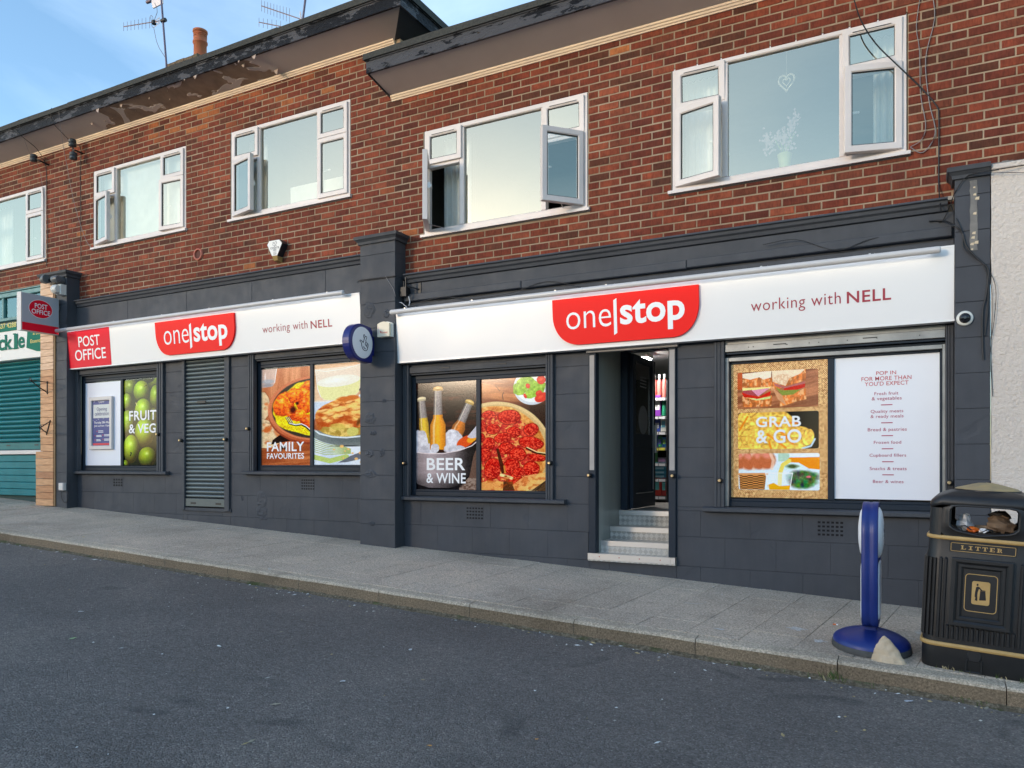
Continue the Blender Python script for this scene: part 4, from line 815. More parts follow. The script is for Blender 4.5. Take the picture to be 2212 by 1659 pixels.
        s.poly([(500, 1330), (795, 1330), (765, 1515), (540, 1515)], (.90, .94, .96), op=.45); s.poly([(520, 1465), (590, 1440), (650, 1475), (775, 1465), (765, 1515), (538, 1515)], (.99, .66, .08)); s.line([(500, 1330), (795, 1330)], 8, (.98, .98, .98)); s.line([(500, 1330), (540, 1515)], 7, (.97, .98, .98)); s.line([(795, 1330), (765, 1515)], 7, (.97, .98, .98))
    panel(186, 1066, 200, 612, sandwich); panel(192, 1072, 655, 1062, crisps); panel(200, 1080, 1112, 1518, juice)
    return s

# ------------------------------------------------------------------ the two dark grey shopfronts
SY = -.031
def blocks(parent, rects, seed, Y=SY, m='grey', wd=.445, z0=.934, hh=.2757, back=.004):
    r_ = random.Random(seed)
    for (a, b, c, d) in rects:
        k = math.floor((c - z0) / hh)
        while z0 + k * hh < d - .01:
            za, zb = max(c, z0 + k * hh), min(d, z0 + (k + 1) * hh); off = (k % 2) * wd / 2; i = math.floor((a - off) / wd)
            row = []
            while off + i * wd < b: row.append((max(a, off + i * wd), min(b, off + (i + 1) * wd))); i += 1
            if b - a < .72: row = [(a, b)]
            row = [q for q in row if q[1] - q[0] > .03]
            for xa, xb in row:
                if zb - za < .02: continue
                y = Y + r_.uniform(-.0008, .0008); MB().bbox(xa + .0004, xb - .0004, y, Y + .008, za + .001, zb - .001, .003, None, .0006).build('block', M[m], parent, ((xa + xb) / 2, Y, za))
            k += 1
def guide(mb, x0, x1, z0, z1, flutes=2):
    w_ = x1 - x0; n = flutes; prof = [(x0, -.012), (x0, -.066), (x0 + .004, -.07)]
    for i in range(n):
        c = x0 + w_ * (i + 1) / (n + 1); prof += [(c - .009, -.07), (c - .006, -.062), (c + .006, -.062), (c + .009, -.07)]
    prof += [(x1 - .004, -.07), (x1, -.066), (x1, -.012)]
    mb.prism(prof, z0, z1, 'z'); return mb
def shop_window(front_, x0, x1, z0, z1, gl, gr, mull, boxm, framem, sill=(0, .1), vents=1):
    """shutter guides, headrail, recessed frame with one mullion, sill"""
    mb = MB(); mb.box(x0 + gl, x1 - gr, .0, .012, z0 + .01, z1 - .12)  # recess lining
    fr = MB(); Yf = .012
    a, b, c, d = x0 + gl - .01, x1 - gr + .01, z0 + .004, z1 - .118
    bars(fr, a, b, c, d, .05, Yf, .06, .004); fr.bbox(a + .05, b - .05, Yf + .001, .06, c + .05, c + .07, .003); fr.bbox(a + .05, b - .05, Yf + .001, .06, d - .085, d - .05, .003); fr.bbox(mull - .026, mull + .026, Yf - .004, .06, c + .07, d - .085, .004)
    o = fr.build('window', M[framem], front_)
    MB().quad((a + .048, .032, c + .06), (b - .048, .032, c + .06), (b - .048, .032, d - .075), (a + .048, .032, d - .075)).build('pane', M['shopglass'], o)
    MB().box(x0 - .02, x1 + .02, .066, .07, z0 - .03, z1 + .12).build('backing', M['black'], o)
    if gl: guide(MB(), x0, x0 + gl, z0 - .0, z1 - .004).build('shutter_guide', M['greyw'], front_)
    if gr: guide(MB(), x1 - gr, x1, z0 - .03, z1 - .004).build('shutter_guide', M['greyw'], front_)
    mb = MB(); mb.bbox(x0 + gl + .002, x1 - gr - .002, -.052, -.0, z1 - .098, z1 - .03, .004); mb.box(x0 + gl + .002, x1 - gr - .002, -.03, -.0, z1 - .03, z1 + .01); rr = random.Random(int(x0 * 100))
    hb = mb.build('shutter_rail', M[boxm], front_)
    mb = MB()
    for f_ in (.3, .68): xx = x0 + (x1 - x0) * f_; mb.box(xx - .055, xx + .055, -.0545, -.0521, z1 - .062, z1 - .054); mb.box(xx + .05, xx + .055, -.0545, -.0521, z1 - .07, z1 - .054)
    for i in range(7): xx = rr.uniform(x0 + .15, x1 - .15); mb.box(xx - .004, xx + .004, -.0545, -.0521, z1 - .07, z1 - .062)
    mb.build('slot', M['gasket'], hb, None, 'stuff')
    MB().box(x0 + gl, x1 - gr, -.035, -.003, z1 - .118, z1 - .103).build('shutter_lip', M['navy'], front_)
    MB().prism([(-.012, z0 - .045), (-.098, z0 - .045), (-.104, z0 - .04), (-.104, z0 - .014), (-.098, z0 - .008), (-.012, z0 + .002)], x0 - sill[0], x1 + sill[1]).build('sill', M['greyw'], front_)
    return o
def lock(parent, x, z, Y=-.07):
    l = MB(); l.lathe([(.024, 0), (.024, -.028), (.02, -.034)], (x, Y, z), 'y', 12); o = l.build('lock', M['iron'], parent)
    b = MB(); b.lathe([(.014, -.034), (.014, -.05), (.010, -.053)], (x, Y, z), 'y', 10); b.build('lock_barrel', M['brass'], o)
def airbrick(parent, xc, zc, w_=.215, h_=.14, n=6, rows=4):
    mb = MB(); mb.box(xc - w_ / 2, xc + w_ / 2, SY - .0015, SY + .004, zc - h_ / 2, zc + h_ / 2); o = mb.build('air_brick', M['grey'], parent)
    mb = MB()
    for i in range(n):
        for j in range(rows):
            x = xc - w_ / 2 + w_ * (i + .5) / n; z = zc - h_ / 2 + h_ * (j + .5) / rows; s_ = w_ / n * .31; mb.box(x - s_, x + s_, SY - .0035, SY - .0016, z - s_ * .75, z + s_ * .75)
    mb.build('air_hole', M['black'], o, None, 'stuff')
def cornice(parent, x0, x1, zt, h=.10):
    mb = MB(); mb.prism([(.0, zt), (-.115, zt - .006), (-.12, zt - .022), (-.098, zt - .030), (-.092, zt - .055), (-.07, zt - .068), (-.06, zt - .098), (-.03, zt - .104), (.0, zt - .104)], x0, x1)
    return mb.build('cornice', M['greyw'], parent)

sr = thing('shopfront', 'dark grey shop front with the open door and plate steps', 'shopfront', (-2.4, 0, zpave(-2.4, 0)), 'dark grey shop fronts')
sl_ = thing('shopfront', 'dark grey shop front with the closed narrow shutter between apple and curry windows', 'shopfront', (-8.4, 0, zpave(-8.4, 0)), 'dark grey shop fronts')
OR = [(-5.115, -3.264, 1.255, 2.72), (-2.88, -2.005, .60, 2.72), (-1.646, .247, 1.22, 2.72)]
OL = [(-11.10, -9.124, 1.515, 3.03), (-8.755, -7.864, 1.02, 3.03), (-7.516, -5.63, 1.525, 3.03)]
for fr_, X0, X1, Z0, ZT, op in ((sr, -5.14, .26, .1, 3.63, OR), (sl_, -11.2, -5.61, .5, 3.93, OL)):
    mb = MB()
    for (a, b, c, d) in cells(X0, X1, Z0, ZT, op): mb.box(a, b, -.026, .004, c, d)
    mb.build('wall', M['grey'], fr_)
blocks(sr, [(-5.12, -2.885, .2, 1.21), (-3.262, -2.885, 1.21, 2.72), (-2.003, -1.648, 1.175, 2.72), (-2.003, .255, .1, 1.175), (-2.883, -2.005, .3, .665)], 3)
blocks(sl_, [(-11.12, -8.76, .6, 1.47), (-9.122, -8.76, 1.47, 3.02), (-7.862, -7.518, 1.48, 3.02), (-7.862, -5.615, .5, 1.48), (-8.758, -7.864, .5, 1.0)], 4)
cornice(sr, -5.08, .205, 3.735); cornice(sl_, -11.02, -5.645, 4.035)
# boards over the signs
MB().bbox(-5.1, .25, -.046, -.025, 3.50, 3.628, .004).build('fascia_board', M['greyw'], sr)
o = MB().bbox(-5.1, .25, -.05, -.025, 3.30, 3.40, .004).build('fascia_board', M['greyw'], sr)
mb = MB(); mb.bbox(-5.09, -3.62, -.085, -.03, 3.425, 3.50, .006); mb.bbox(-3.615, -1.9, -.082, -.03, 3.42, 3.497, .006); mb.bbox(-1.895, .235, -.086, -.03, 3.424, 3.50, .006); mb.build('timber_rail', M['greyw'], sr)
mb = MB(); xx = -11.1
while xx < -5.7: mb.bbox(xx, min(xx + 1.21, -5.64) - .003, -.045, -.025, 3.50, 3.93, .003); xx += 1.21
mb.build('fascia_board', M['greyw'], sl_)
# paint lapping unevenly on to the bricks above each cornice
for fr_, X0, X1, z in ((sr, -5.08, .2, 3.735), (sl_, -11.0, -5.66, 4.035)):
    mb = MB(); rr = random.Random(int(X0)); x = X0
    while x < X1:
        x2 = x + rr.uniform(.04, .22); h = rr.uniform(.004, .026); mb.box(x, x2, -.012 - rr.uniform(0, .003), .012, z - .004, z + h); x = x2
    mb.build('mortar_fillet', speck('limewashed_fillet', (.20, .20, .19), (.40, .38, .35), 11, .9, .4) if fr_ is sr else M['scar'], fr_, None)

C1 = lambda x, ox=320, k=3.6053: (ox + x / k) / 1.8228
# window positions, posters and their lettering -------------------------------------------------
PY = .0295
def poster(name, label, crop, bx, ytl, ybl, pic, Y=PY, xr=None):
    ox, oy, k = crop; fx = lambda x: (ox + x / k) / 1.8228; fy = lambda y: (oy + y / k) / 1.8228
    x0, z1 = at(fx(bx[0]), fy(ytl), Y); _, z0 = at(fx(bx[0]), fy(ybl), Y); x1 = xr if xr is not None else at(fx(bx[1]), 0, Y)[0]
    m = printmat(name, pic) if isinstance(pic, Pic) else pic
    o = bpy.data.objects.new('window_poster', quad_uv('window_poster', x0, x1, z0, z1, Y, m)); link(o); ORG[o.name] = Vector((0, 0, 0)); tag(o, label, 'poster', 'posters filling the shop windows')
    return o, x0, x1, z0, z1
def lettering(parent, crop, items, m, Y):
    ox, oy, k = crop; fx = lambda x: (ox + x / k) / 1.8228; fy = lambda y: (oy + y / k) / 1.8228; mb = MB()
    for s_, wgt, xl, xr, ybl, ytl in items: text(mb, s_, wgt, px_front(fx(xl), fx(xr), fy(ybl), fy(ytl), Y), 1.05)
    return mb.build('lettering', m, parent)
k1 = (320, 1440, 3.6053); k2 = (1000, 1400, 3.607); k3 = (1600, 1460, 3.3172); k4 = (2840, 1380, 2.7646); k5 = (3250, 1380, 2.7642)
def fxy(c, x, y=0): return (c[0] + x / c[2]) / 1.8228, (c[1] + y / c[2]) / 1.8228
mP = at(fxy(k1, 582)[0], 0, .02)[0]; mF = at(fxy(k2, 824)[0], 0, .02)[0]; mB_ = at(fxy(k3, 944)[0], 0, .02)[0]; mG = at(fxy(k4, 1195)[0], 0, .02)[0]
shop_window(sl_, -11.10, -9.124, 1.515, 3.03, .10, .13, mP, 'greyw', 'navy', (0, .10)); shop_window(sl_, -7.516, -5.63, 1.525, 3.03, .095, 0, mF, 'greyw', 'navy', (.08, 0))
shop_window(sr, -5.115, -3.264, 1.255, 2.72, .077, .082, mB_, 'greyw', 'navy', (0, .14)); ow = shop_window(sr, -1.646, .247, 1.22, 2.72, .091, .056, mG, 'alu', 'navy', (.10, 0))
mb = MB(); mb.bbox(-1.557, -1.526, -.028, .01, 1.225, 2.575, .003); mb.bbox(.170, .192, -.028, .01, 1.225, 2.575, .003); mb.bbox(-1.526, .170, -.026, .01, 2.538, 2.573, .003); mb.build('inner_frame', M['alu'], ow)
wp, x0, x1, z0, z1 = poster('blank_vinyl', 'plain pale poster behind the small opening celebration notice', k1, (50, 570), 255, 1415, speck('pale_vinyl', (.74, .76, .84), (.76, .78, .85), 1, .3, 0))
ap, *_ = poster('apples_print', 'green apple poster lettered for fruit and veg', k1, (596, 1112), 212, 1412, pic_apples())
lettering(ap, k1, [('FRUIT', .018, 680, 1066, 782, 645), ('& VEG', .018, 676, 1056, 962, 830)], M['white'], PY - .0022)
cu, *_ = poster('curry_print', 'poster of orange curry and yellow rice in a bowl', k2, (91, 808), 205, 1558, pic_curry())
lettering(cu, k2, [('FAMILY', .018, 184, 712, 1362, 1232), ('FAVOURITES', .018, 184, 711, 1468, 1388)], M['white'], PY - .0022)
pi_, *_ = poster('pie_print', 'poster of a golden apple pie in a grey dish beside a jug of custard', k2, (842, 1560), 140, 1552, pic_pie(), xr=-5.66)
be, *_ = poster('beer_print', 'poster of three beer bottles in an ice bucket', k3, (114, 925), 160, 1550, pic_beer())
lettering(be, k3, [('BEER', .02, 266, 768, 1297, 1140), ('& WINE', .018, 262, 776, 1466, 1334)], M['white'], PY - .0022)
pz, *_ = poster('pizza_print', 'poster of a red pepperoni pizza with a salad bowl above', k3, (962, 1830), 106, 1558, pic_pizza())
gg, *_ = poster('grab_print', 'sacking poster with three food pictures lettered grab and go', k4, (92, 1165), 152, 1596, pic_grab())
lettering(gg, k4, [('GRAB', .02, 377, 868, 838, 722), ('& GO', .02, 379, 873, 1012, 864)], M['white'], PY - .0022)
po, *_ = poster('list_vinyl', 'white poster listing foods in small pink lines', k5, (80, 1300), 82, 1612, speck('white_vinyl', (.80, .80, .84), (.83, .83, .86), 1, .22, 0), xr=.178)
lettering(po, k5, [('POP IN', .007, 552, 770, 268, 228), ('FOR MORE THAN', .006, 392, 937, 336, 292), ("YOU'D EXPECT", .006, 428, 905, 390, 345)], M['coral'], PY - .0022)
lettering(po, k5, [('Fresh fruit', .004, 533, 795, 488, 454), ('& vegetables', .004, 504, 830, 556, 508), ('Quality meats', .004, 493, 848, 692, 648), ('& ready meals', .004, 491, 851, 748, 702), ('Bread & pastries', .004, 461, 886, 892, 845), ('Frozen food', .004, 527, 825, 1018, 984), ('Cupboard fillers', .004, 480, 879, 1168, 1124), ('Snacks & treats', .004, 482, 884, 1302, 1267), ('Beer & wines', .004, 517, 851, 1442, 1408)], M['plum'], PY - .0022)
mb = MB()
for xa, xb, y in ((605, 730, 593), (607, 733, 788), (611, 737, 928), (614, 739, 1070), (617, 742, 1211), (620, 744, 1353)):
    px, py = fxy(k5, xa, y); a, z = at(px, py, PY); b = at(fxy(k5, xb)[0], 0, PY)[0]; mb.box(a, b, PY - .003, PY - .0015, z - .004, z + .004)
mb.build('dash', M['plum'], po)

# notice case stuck on the blank poster
x0, z1 = at(*fxy(k1, 116, 452), .0); x1 = at(fxy(k1, 438)[0], 0, .0)[0]; z0 = at(*fxy(k1, 120, 1190), .0)[1]
t = thing('notice_case', 'slim pale notice case with a blue opening celebration sheet', 'notice', (x0, 0, z0))
mb = MB(); bars(mb, x0, x1, z0, z1, .055, -.012, .028, .005); mb.build('frame', M['almcream'] if False else flat('case_frame', (.62, .58, .56), .4), t)
sh = MB().box(x0 + .05, x1 - .05, .012, .02, z0 + .05, z1 - .05).build('sheet', flat('notice_blue', (.03, .045, .22), .4), t)
u0, u1, w0, w1 = x0 + .055, x1 - .055, z0 + .055, z1 - .055; W_, H_ = u1 - u0, w1 - w0; T = lambda a, b, c, d, Y=.0105: front(u0 + W_ * a, u0 + W_ * b, w1 - H_ * d, w1 - H_ * c, Y)
MB().box(u0 + W_ * .06, u1 - W_ * .04, .009, .012, w1 - H_ * .385, w1 - H_ * .085).build('card', flat('notice_card', (.62, .64, .62), .5), sh)
mb = MB(); text(mb, 'Opening', .006, T(.25, .82, .145, .245, .0078)); text(mb, 'celebration', .006, T(.14, .92, .245, .33, .0078)); mb.build('lettering', flat('notice_ink', (.06, .07, .2), .5), sh)
mb = MB(); text(mb, 'Thursday 28th May', .012, T(.08, .95, .46, .52)); text(mb, 'Join us from 11am', .012, T(.10, .95, .535, .59)); text(mb, 'one|stop', .01, T(.40, .66, .012, .045))
rr = random.Random(5)
for (a, y) in ((.33, .665), (.33, .695), (.22, .765), (.22, .79), (.66, .755), (.66, .78), (.22, .86), (.22, .885), (.66, .85), (.66, .875)): mb.box(u0 + W_ * a, u0 + W_ * (a + rr.uniform(.22, .3)), .0095, .011, w1 - H_ * (y + .012), w1 - H_ * y)
for i in range(26): xx = u0 + W_ * rr.random(); zz = w1 - H_ * rr.choice([rr.uniform(.0, .08), rr.uniform(.39, .44), rr.uniform(0, .4)]) ; mb.box(xx, xx + .012, .0098, .011, zz, zz + .004)
mb.build('lettering', M['white'], sh)
mb = MB(); mb.box(u0 + W_ * .04, u1 - W_ * .04, .0095, .0115, w0 + H_ * .01, w0 + H_ * .055)
for (a, y) in ((.26, .68), (.15, .775), (.59, .765), (.15, .87), (.59, .86)): mb.lathe([(.009, 0), (.009, -.002)], (u0 + W_ * a, .0115, w1 - H_ * y), 'y', 8)
mb.build('stripe', flat('notice_red', (.62, .03, .05), .5), sh)

# narrow closed roller shutter
a, b, c, d = -8.755, -7.864, 1.02, 3.03
mb = MB(); mb.bbox(a, a + .052, -.062, .004, c - .02, d, .003); mb.build('shutter_guide', M['greyw'], sl_); mb = MB(); mb.bbox(b - .088, b, -.062, .004, c - .02, d, .003); mb.build('shutter_guide', M['greyw'], sl_)
MB().box(a + .06, b - .06, -.004, .0, c, d).build('shutter_back', M['black'], sl_)
z = c + .14; i = 0
while z < d - .05:
    h = .0545; prof = [(-.008, z + .002), (-.022, z + .006), (-.034, z + .016), (-.038, z + .027), (-.034, z + .038), (-.022, z + .047), (-.011, z + .050), (-.011, z + .0535), (-.008, z + .0535)]
    mb = MB(); mb.prism(prof, a + .052, b - .088, 'x', True); mb.build('shutter_slat', M['shutter'], sl_, (a, 0, z)); z += h
mb = MB(); mb.bbox(a + .052, b - .088, -.045, -.008, c + .03, c + .135, .004); br = mb.build('bottom_rail', M['shutter'], sl_)
mb = MB(); [mb.box(x, x + .1, -.048, -.0452, c + .06, c + .085) for x in (a + .16, b - .26)]; mb.build('slot', M['gasket'], br, None, 'stuff')
mb = MB(); mb.box(a + .28, a + .44, -.046, -.036, 2.42, 2.45); mb.build('letter_slot', M['gasket'], sl_)
MB().bbox(a - .02, b + .02, -.05, -.0, c - .03, c + .012, .003).build('threshold', M['greyw'], sl_)
for x, z in ((-8.745, 1.93), (-7.90, 1.93), (-11.08, 2.0), (-9.20, 2.02), (-7.50, 2.06)): lock(sl_, x, z, -.064)
for x, z in ((-5.08, 1.62), (-3.285, 1.62), (-2.86, 1.50), (-2.025, 1.50), (-1.59, 1.46), (.215, 1.46)): lock(sr, x, z, -.07)
airbrick(sr, *[at((1500 + 511 / 1.3824) / 1.8228, (1000 + 1411 / 1.3824) / 1.8228, SY)[k] for k in (0, 1)]); airbrick(sr, *at((3100 + 256 / 1.5086) / 1.8228, (1800 + 425 / 1.5086) / 1.8228, SY)); airbrick(sl_, *at((800 + 570 / 1.3824) / 1.8228, (1000 + 1255 / 1.3824) / 1.8228, SY)); airbrick(sl_, *at(685 / 1.4747 / 1.8228, (1800 + 147 / 1.4747) / 1.8228, SY), .215, .12, 4, 3)

# ------------------------------------------------------------------ doorway with plate steps
a, b = -2.88, -2.005
mb = MB(); mb.bbox(a, a + .075, -.058, .03, .735, 2.70, .004); mb.build('jamb', M['navy'], sr); mb = MB(); mb.bbox(b - .07, b, -.058, .03, .735, 2.70, .004); mb.build('jamb', M['navy'], sr)
mb = MB(); mb.box(a + .012, a + .06, -.0605, -.0585, 1.55, 2.68); mb.box(b - .06, b - .01, -.0605, -.0585, 1.55, 2.68); mb.build('jamb_strip', M['jambpale'], sr)
mb = MB(); mb.bbox(a - .02, b + .02, -.075, -.02, 2.705, 2.732, .003); mb.build('head_rail', M['jambpale'], sr)
mb = MB(); mb.box(a + .06, a + .073, .03, .66, .60, 2.95); mb.build('side_panel', M['reveal'], sr)
mb = MB(); mb.box(b - .04, b - .03, .03, .66, .60, 2.95); mb.build('side_panel', M['reveal'], sr)
mb = MB(); mb.box(a, b, .03, .66, 2.90, 2.94); mb.build('recess_ceiling', M['greyw'], sr)
steps = [(-.075, .085, .66, .735), (.085, .35, .6, .848), (.35, .615, .6, .972), (.615, .80, .6, 1.124)]
for i, (y0, y1, zb, zt) in enumerate(steps):
    xa, xb = (a, b) if i == 0 else (a + .074, b - .041)
    mb = MB(); mb.box(xa, xb, y0, y1 + (.03 if i < 3 else 0), zb, zt - .004); s_ = mb.build('step', M['checker'], sr)
    mb = MB(); mb.box(xa, xb - (.0 if i else .045), y0 - .004, y0 + .03, zt - .004, zt - .001); mb.box(xa, xb - (.0 if i else .045), y0 - .004, y0 - .0006, zt - (.05 if i else .062), zt - .0035)
    if i == 0: mb.box(xb - .042, xb, y0 - .004, y0 + .03, zt - .0635, zt - .001)
    mb.build('nosing', M['plate'], s_)
    mb = MB(); rr = random.Random(i)
    for k in range(4): xx = xa + (xb - xa) * (k + .6) / 4.3; mb.lathe([(.006, -.0055), (.004, -.0065)], (xx, y0, zb + (zt - zb) * (.35 if i == 0 else .14) if i else zt - .03), 'y', 8)
    mb.build('screw', M['rust'], s_)
# frame, half-glazed door standing open, shop room
dz0, dz1 = 1.124, 2.86
mb = MB(); mb.bbox(a + .075, a + .15, .66, .78, dz0, dz1, .004); mb.bbox(b - .10, b - .042, .66, .78, dz0, dz1, .004); mb.bbox(a + .15, b - .10, .66, .78, dz1 - .06, dz1, .004); mb.build('door_frame', M['navy'], sr)
dx, dyy0, dyy1 = -2.715, .74, 1.52; da = MB()
da.box(dx - .022, dx + .022, dyy0, dyy0 + .09, dz0 + .01, dz1 - .07); da.box(dx - .022, dx + .022, dyy1 - .1, dyy1, dz0 + .01, dz1 - .07); da.box(dx - .022, dx + .022, dyy0 + .09, dyy1 - .1, dz0 + .01, dz0 + .17); da.box(dx - .022, dx + .022, dyy0 + .09, dyy1 - .1, dz1 - .14, dz1 - .07); da.box(dx - .022, dx + .022, dyy0 + .09, dyy1 - .1, 1.80, 1.94); da.box(dx - .008, dx + .008, dyy0 + .09, dyy1 - .1, dz0 + .17, 1.8)
dr = da.build('door', M['navy'], sr)
MB().box(dx - .003, dx + .003, dyy0 + .088, dyy1 - .098, 1.935, dz1 - .135).build('pane', M['doorglass'], dr)
mb = MB(); mb.box(dx + .023, dx + .045, dyy1 - .035, dyy1 - .01, 1.74, 2.06); mb.build('handle', M['campale'], dr)
mb = MB(); mb.box(dx + .0225, dx + .030, dyy1 - .099, dyy1 - .086, dz0 + .2, dz1 - .08); mb.box(dx + .0225, dx + .03, dyy0 + .09, dyy1 - .1, dz0 + .165, dz0 + .175); mb.build('bead', M['steel'], dr)
# round decal with a hand outline and a white printed square on the door glass
mb = MB(); n = 30; mb.add([(dx + .0045, 1.13, 2.10)] + [(dx + .0045, 1.13 + .16 * math.cos(2 * math.pi * i / n), 2.10 + .16 * math.sin(2 * math.pi * i / n)) for i in range(n)], [(0, i + 1, (i + 1) % n + 1) for i in range(n)])
for i in range(4): mb.box(dx + .0042, dx + .005, 1.02, 1.24, 2.46 + i * .035, 2.475 + i * .035)
mb.build('decal', flat('frosted_decal', (.16, .17, .18), .6), dr)
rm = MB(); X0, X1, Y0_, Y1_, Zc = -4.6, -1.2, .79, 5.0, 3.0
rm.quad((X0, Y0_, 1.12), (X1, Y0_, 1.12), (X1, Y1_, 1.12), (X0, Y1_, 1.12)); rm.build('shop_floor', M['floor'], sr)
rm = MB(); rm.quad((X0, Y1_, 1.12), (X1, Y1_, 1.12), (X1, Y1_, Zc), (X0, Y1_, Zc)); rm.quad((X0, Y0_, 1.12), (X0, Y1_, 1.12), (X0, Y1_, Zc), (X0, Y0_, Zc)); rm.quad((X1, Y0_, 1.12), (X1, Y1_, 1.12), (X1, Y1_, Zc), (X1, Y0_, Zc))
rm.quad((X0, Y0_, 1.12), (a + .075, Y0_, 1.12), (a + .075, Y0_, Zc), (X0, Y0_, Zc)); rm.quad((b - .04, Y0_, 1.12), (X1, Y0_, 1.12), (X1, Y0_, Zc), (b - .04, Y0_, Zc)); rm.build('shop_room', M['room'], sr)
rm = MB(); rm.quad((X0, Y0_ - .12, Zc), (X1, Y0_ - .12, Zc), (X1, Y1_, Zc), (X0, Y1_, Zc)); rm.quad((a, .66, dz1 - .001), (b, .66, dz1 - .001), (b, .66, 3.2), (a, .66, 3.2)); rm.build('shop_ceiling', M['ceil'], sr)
cl = thing('ceiling_light', 'lit ceiling lamp seen through the open shop door', 'lamp', (-3.1, 2.2, 2.96)); MB().box(-3.2, -3.0, 2.1, 2.32, 2.93, 2.95).build('diffuser', M['lamp'], cl); MB().box(-3.22, -2.98, 2.08, 2.34, 2.945, 2.999).build('frame', M['campale'], cl)
# shelving with goods
t = thing('shelf_unit', 'black shop shelving full of small goods inside the open door', 'shelving', (-3.1, 2.6, 1.13))
SX0, SX1, SYf, SYb = -3.62, -2.848, 2.5, 2.85
MB().box(SX0, SX1, SYb, SYb + .02, 1.13, 2.68).build('back_panel', M['shelf'], t); MB().box(SX1, SX1 + .015, SYf - .02, SYb + .02, 1.13, 2.68).build('side_panel', M['shelf'], t); MB().box(SX0 - .015, SX0, SYf - .02, SYb + .02, 1.13, 2.68).build('side_panel', M['shelf'], t)
cy = lambda y: at(1425, (1380 + y / 2.476) / 1.8228, SYf)[1]
tops = [cy(458), cy(640), cy(792), cy(945), cy(1098), cy(1250), cy(1420)]
names = 'topmost second third fourth fifth sixth lowest'.split()
for i, z in enumerate(tops):
    s_ = MB().box(SX0, SX1, SYf, SYb, z - .012, z + .002).build('shelf', M['shelf'], t); rr = random.Random(i)
    MB().box(SX0, SX1, SYf - .008, SYf - .001, z - .042, z + .0).build('price_rail', flat('rail_grey', (.10, .10, .11)), s_)
    mb = MB(); x = SX1 - .28
    for k in range(3): mb.box(x + k * .09, x + k * .09 + .08, SYf - .010, SYf - .0085, z - .038, z - .006)
    mb.build('price_label', flat('price_white', (.50, .50, .52)) if i not in (3,) else flat('price_yellow', (.55, .5, .06)), s_)
def product(kind, x, z, w_, h_, col, lab, y=SYf + .03, col2=None):
    mb = MB(); m1 = flat('goods_%02x%02x%02x' % tuple(int(c * 255) for c in col), col, .4)
    if kind == 'bottle': mb.lathe([(w_ * .45, 0), (w_ * .5, h_ * .05), (w_ * .5, h_ * .65), (w_ * .42, h_ * .74), (w_ * .2, h_ * .80), (w_ * .2, h_ * .82)], (x + w_ / 2, y + w_ / 2, z), n=10)
    elif kind == 'tub': mb.lathe([(w_ * .48, 0), (w_ * .5, h_ * .8), (w_ * .46, h_ * .82)], (x + w_ / 2, y + w_ / 2, z), n=10)
    else: mb.bbox(x, x + w_, y, y + w_ * .6, z, z + h_, .003)
    o = solid(kind, mb, m1, lab, {'bottle': 'bottle', 'tub': 'jar', 'packet': 'packet', 'carton': 'carton'}[kind], (x, y, z), 'goods on the shop shelves')
    mb = MB(); c2 = flat('goods_%02x%02x%02x' % tuple(int(c * 255) for c in (col2 or (.6, .6, .6))), col2 or (.6, .6, .6), .5)
    if kind in ('bottle', 'tub'): mb.lathe([(w_ * .24, h_ * .82), (w_ * .24, h_), (w_ * .2, h_ * 1.0)] if kind == 'bottle' else [(w_ * .5, h_ * .82), (w_ * .5, h_), (w_ * .4, h_)], (x + w_ / 2, y + w_ / 2, z), n=8); mb.build('cap', c2, o)
    else: mb.box(x + w_ * .15, x + w_ * .85, y - .0015, y, z + h_ * .3, z + h_ * .75); mb.build('print', c2, o)
rows = [  # per shelf, right to left: kind, width, height, colour, second colour, words
    [('bottle', .060, .30, (.55, .14, .12), (.5, .5, .52), 'pink')] * 3 + [('carton', .075, .25, (.02, .04, .2), (.55, .1, .05), 'blue and red')],
    [('bottle', .065, .30, (.02, .22, .12), (.5, .03, .03), 'green'), ('packet', .085, .27, (.16, .03, .28), (.6, .6, .6), 'purple and white'), ('bottle', .12, .24, (.03, .03, .06), (.35, .35, .4), 'black')],
    [('packet', .07, .18, (.45, .45, .42), (.1, .3, .4), 'pale'), ('packet', .12, .15, (.02, .05, .28), (.4, .4, .45), 'dark blue'), ('bottle', .06, .14, (.02, .03, .06), (.2, .4, .5), 'small black')],
    [('carton', .05, .13, (.02, .12, .3), (.2, .4, .1), 'blue green'), ('carton', .05, .14, (.03, .2, .1), (.1, .1, .4), 'green'), ('packet', .12, .19, (.02, .06, .34), (.5, .5, .1), 'bright blue'), ('carton', .05, .1, (.02, .03, .2), (.2, .2, .5), 'navy')],
    [('packet', .11, .07, (.2, .18, .25), (.4, .2, .4), 'low grey'), ('tub', .07, .16, (.10, .30, .12), (.5, .5, .45), 'green'), ('tub', .08, .16, (.50, .48, .42), (.55, .52, .5), 'cream')],
    [('carton', .19, .05, (.02, .22, .36), (.3, .5, .6), 'flat turquoise'), ('carton', .12, .18, (.42, .42, .44), (.1, .12, .2), 'white')],
    [('packet', .06, .24, (.45, .03, .03), (.1, .4, .4), 'thin red'), ('packet', .17, .25, (.48, .03, .02), (.1, .4, .42), 'large red'), ('packet', .06, .22, (.03, .3, .34), (.4, .1, .1), 'teal')]]
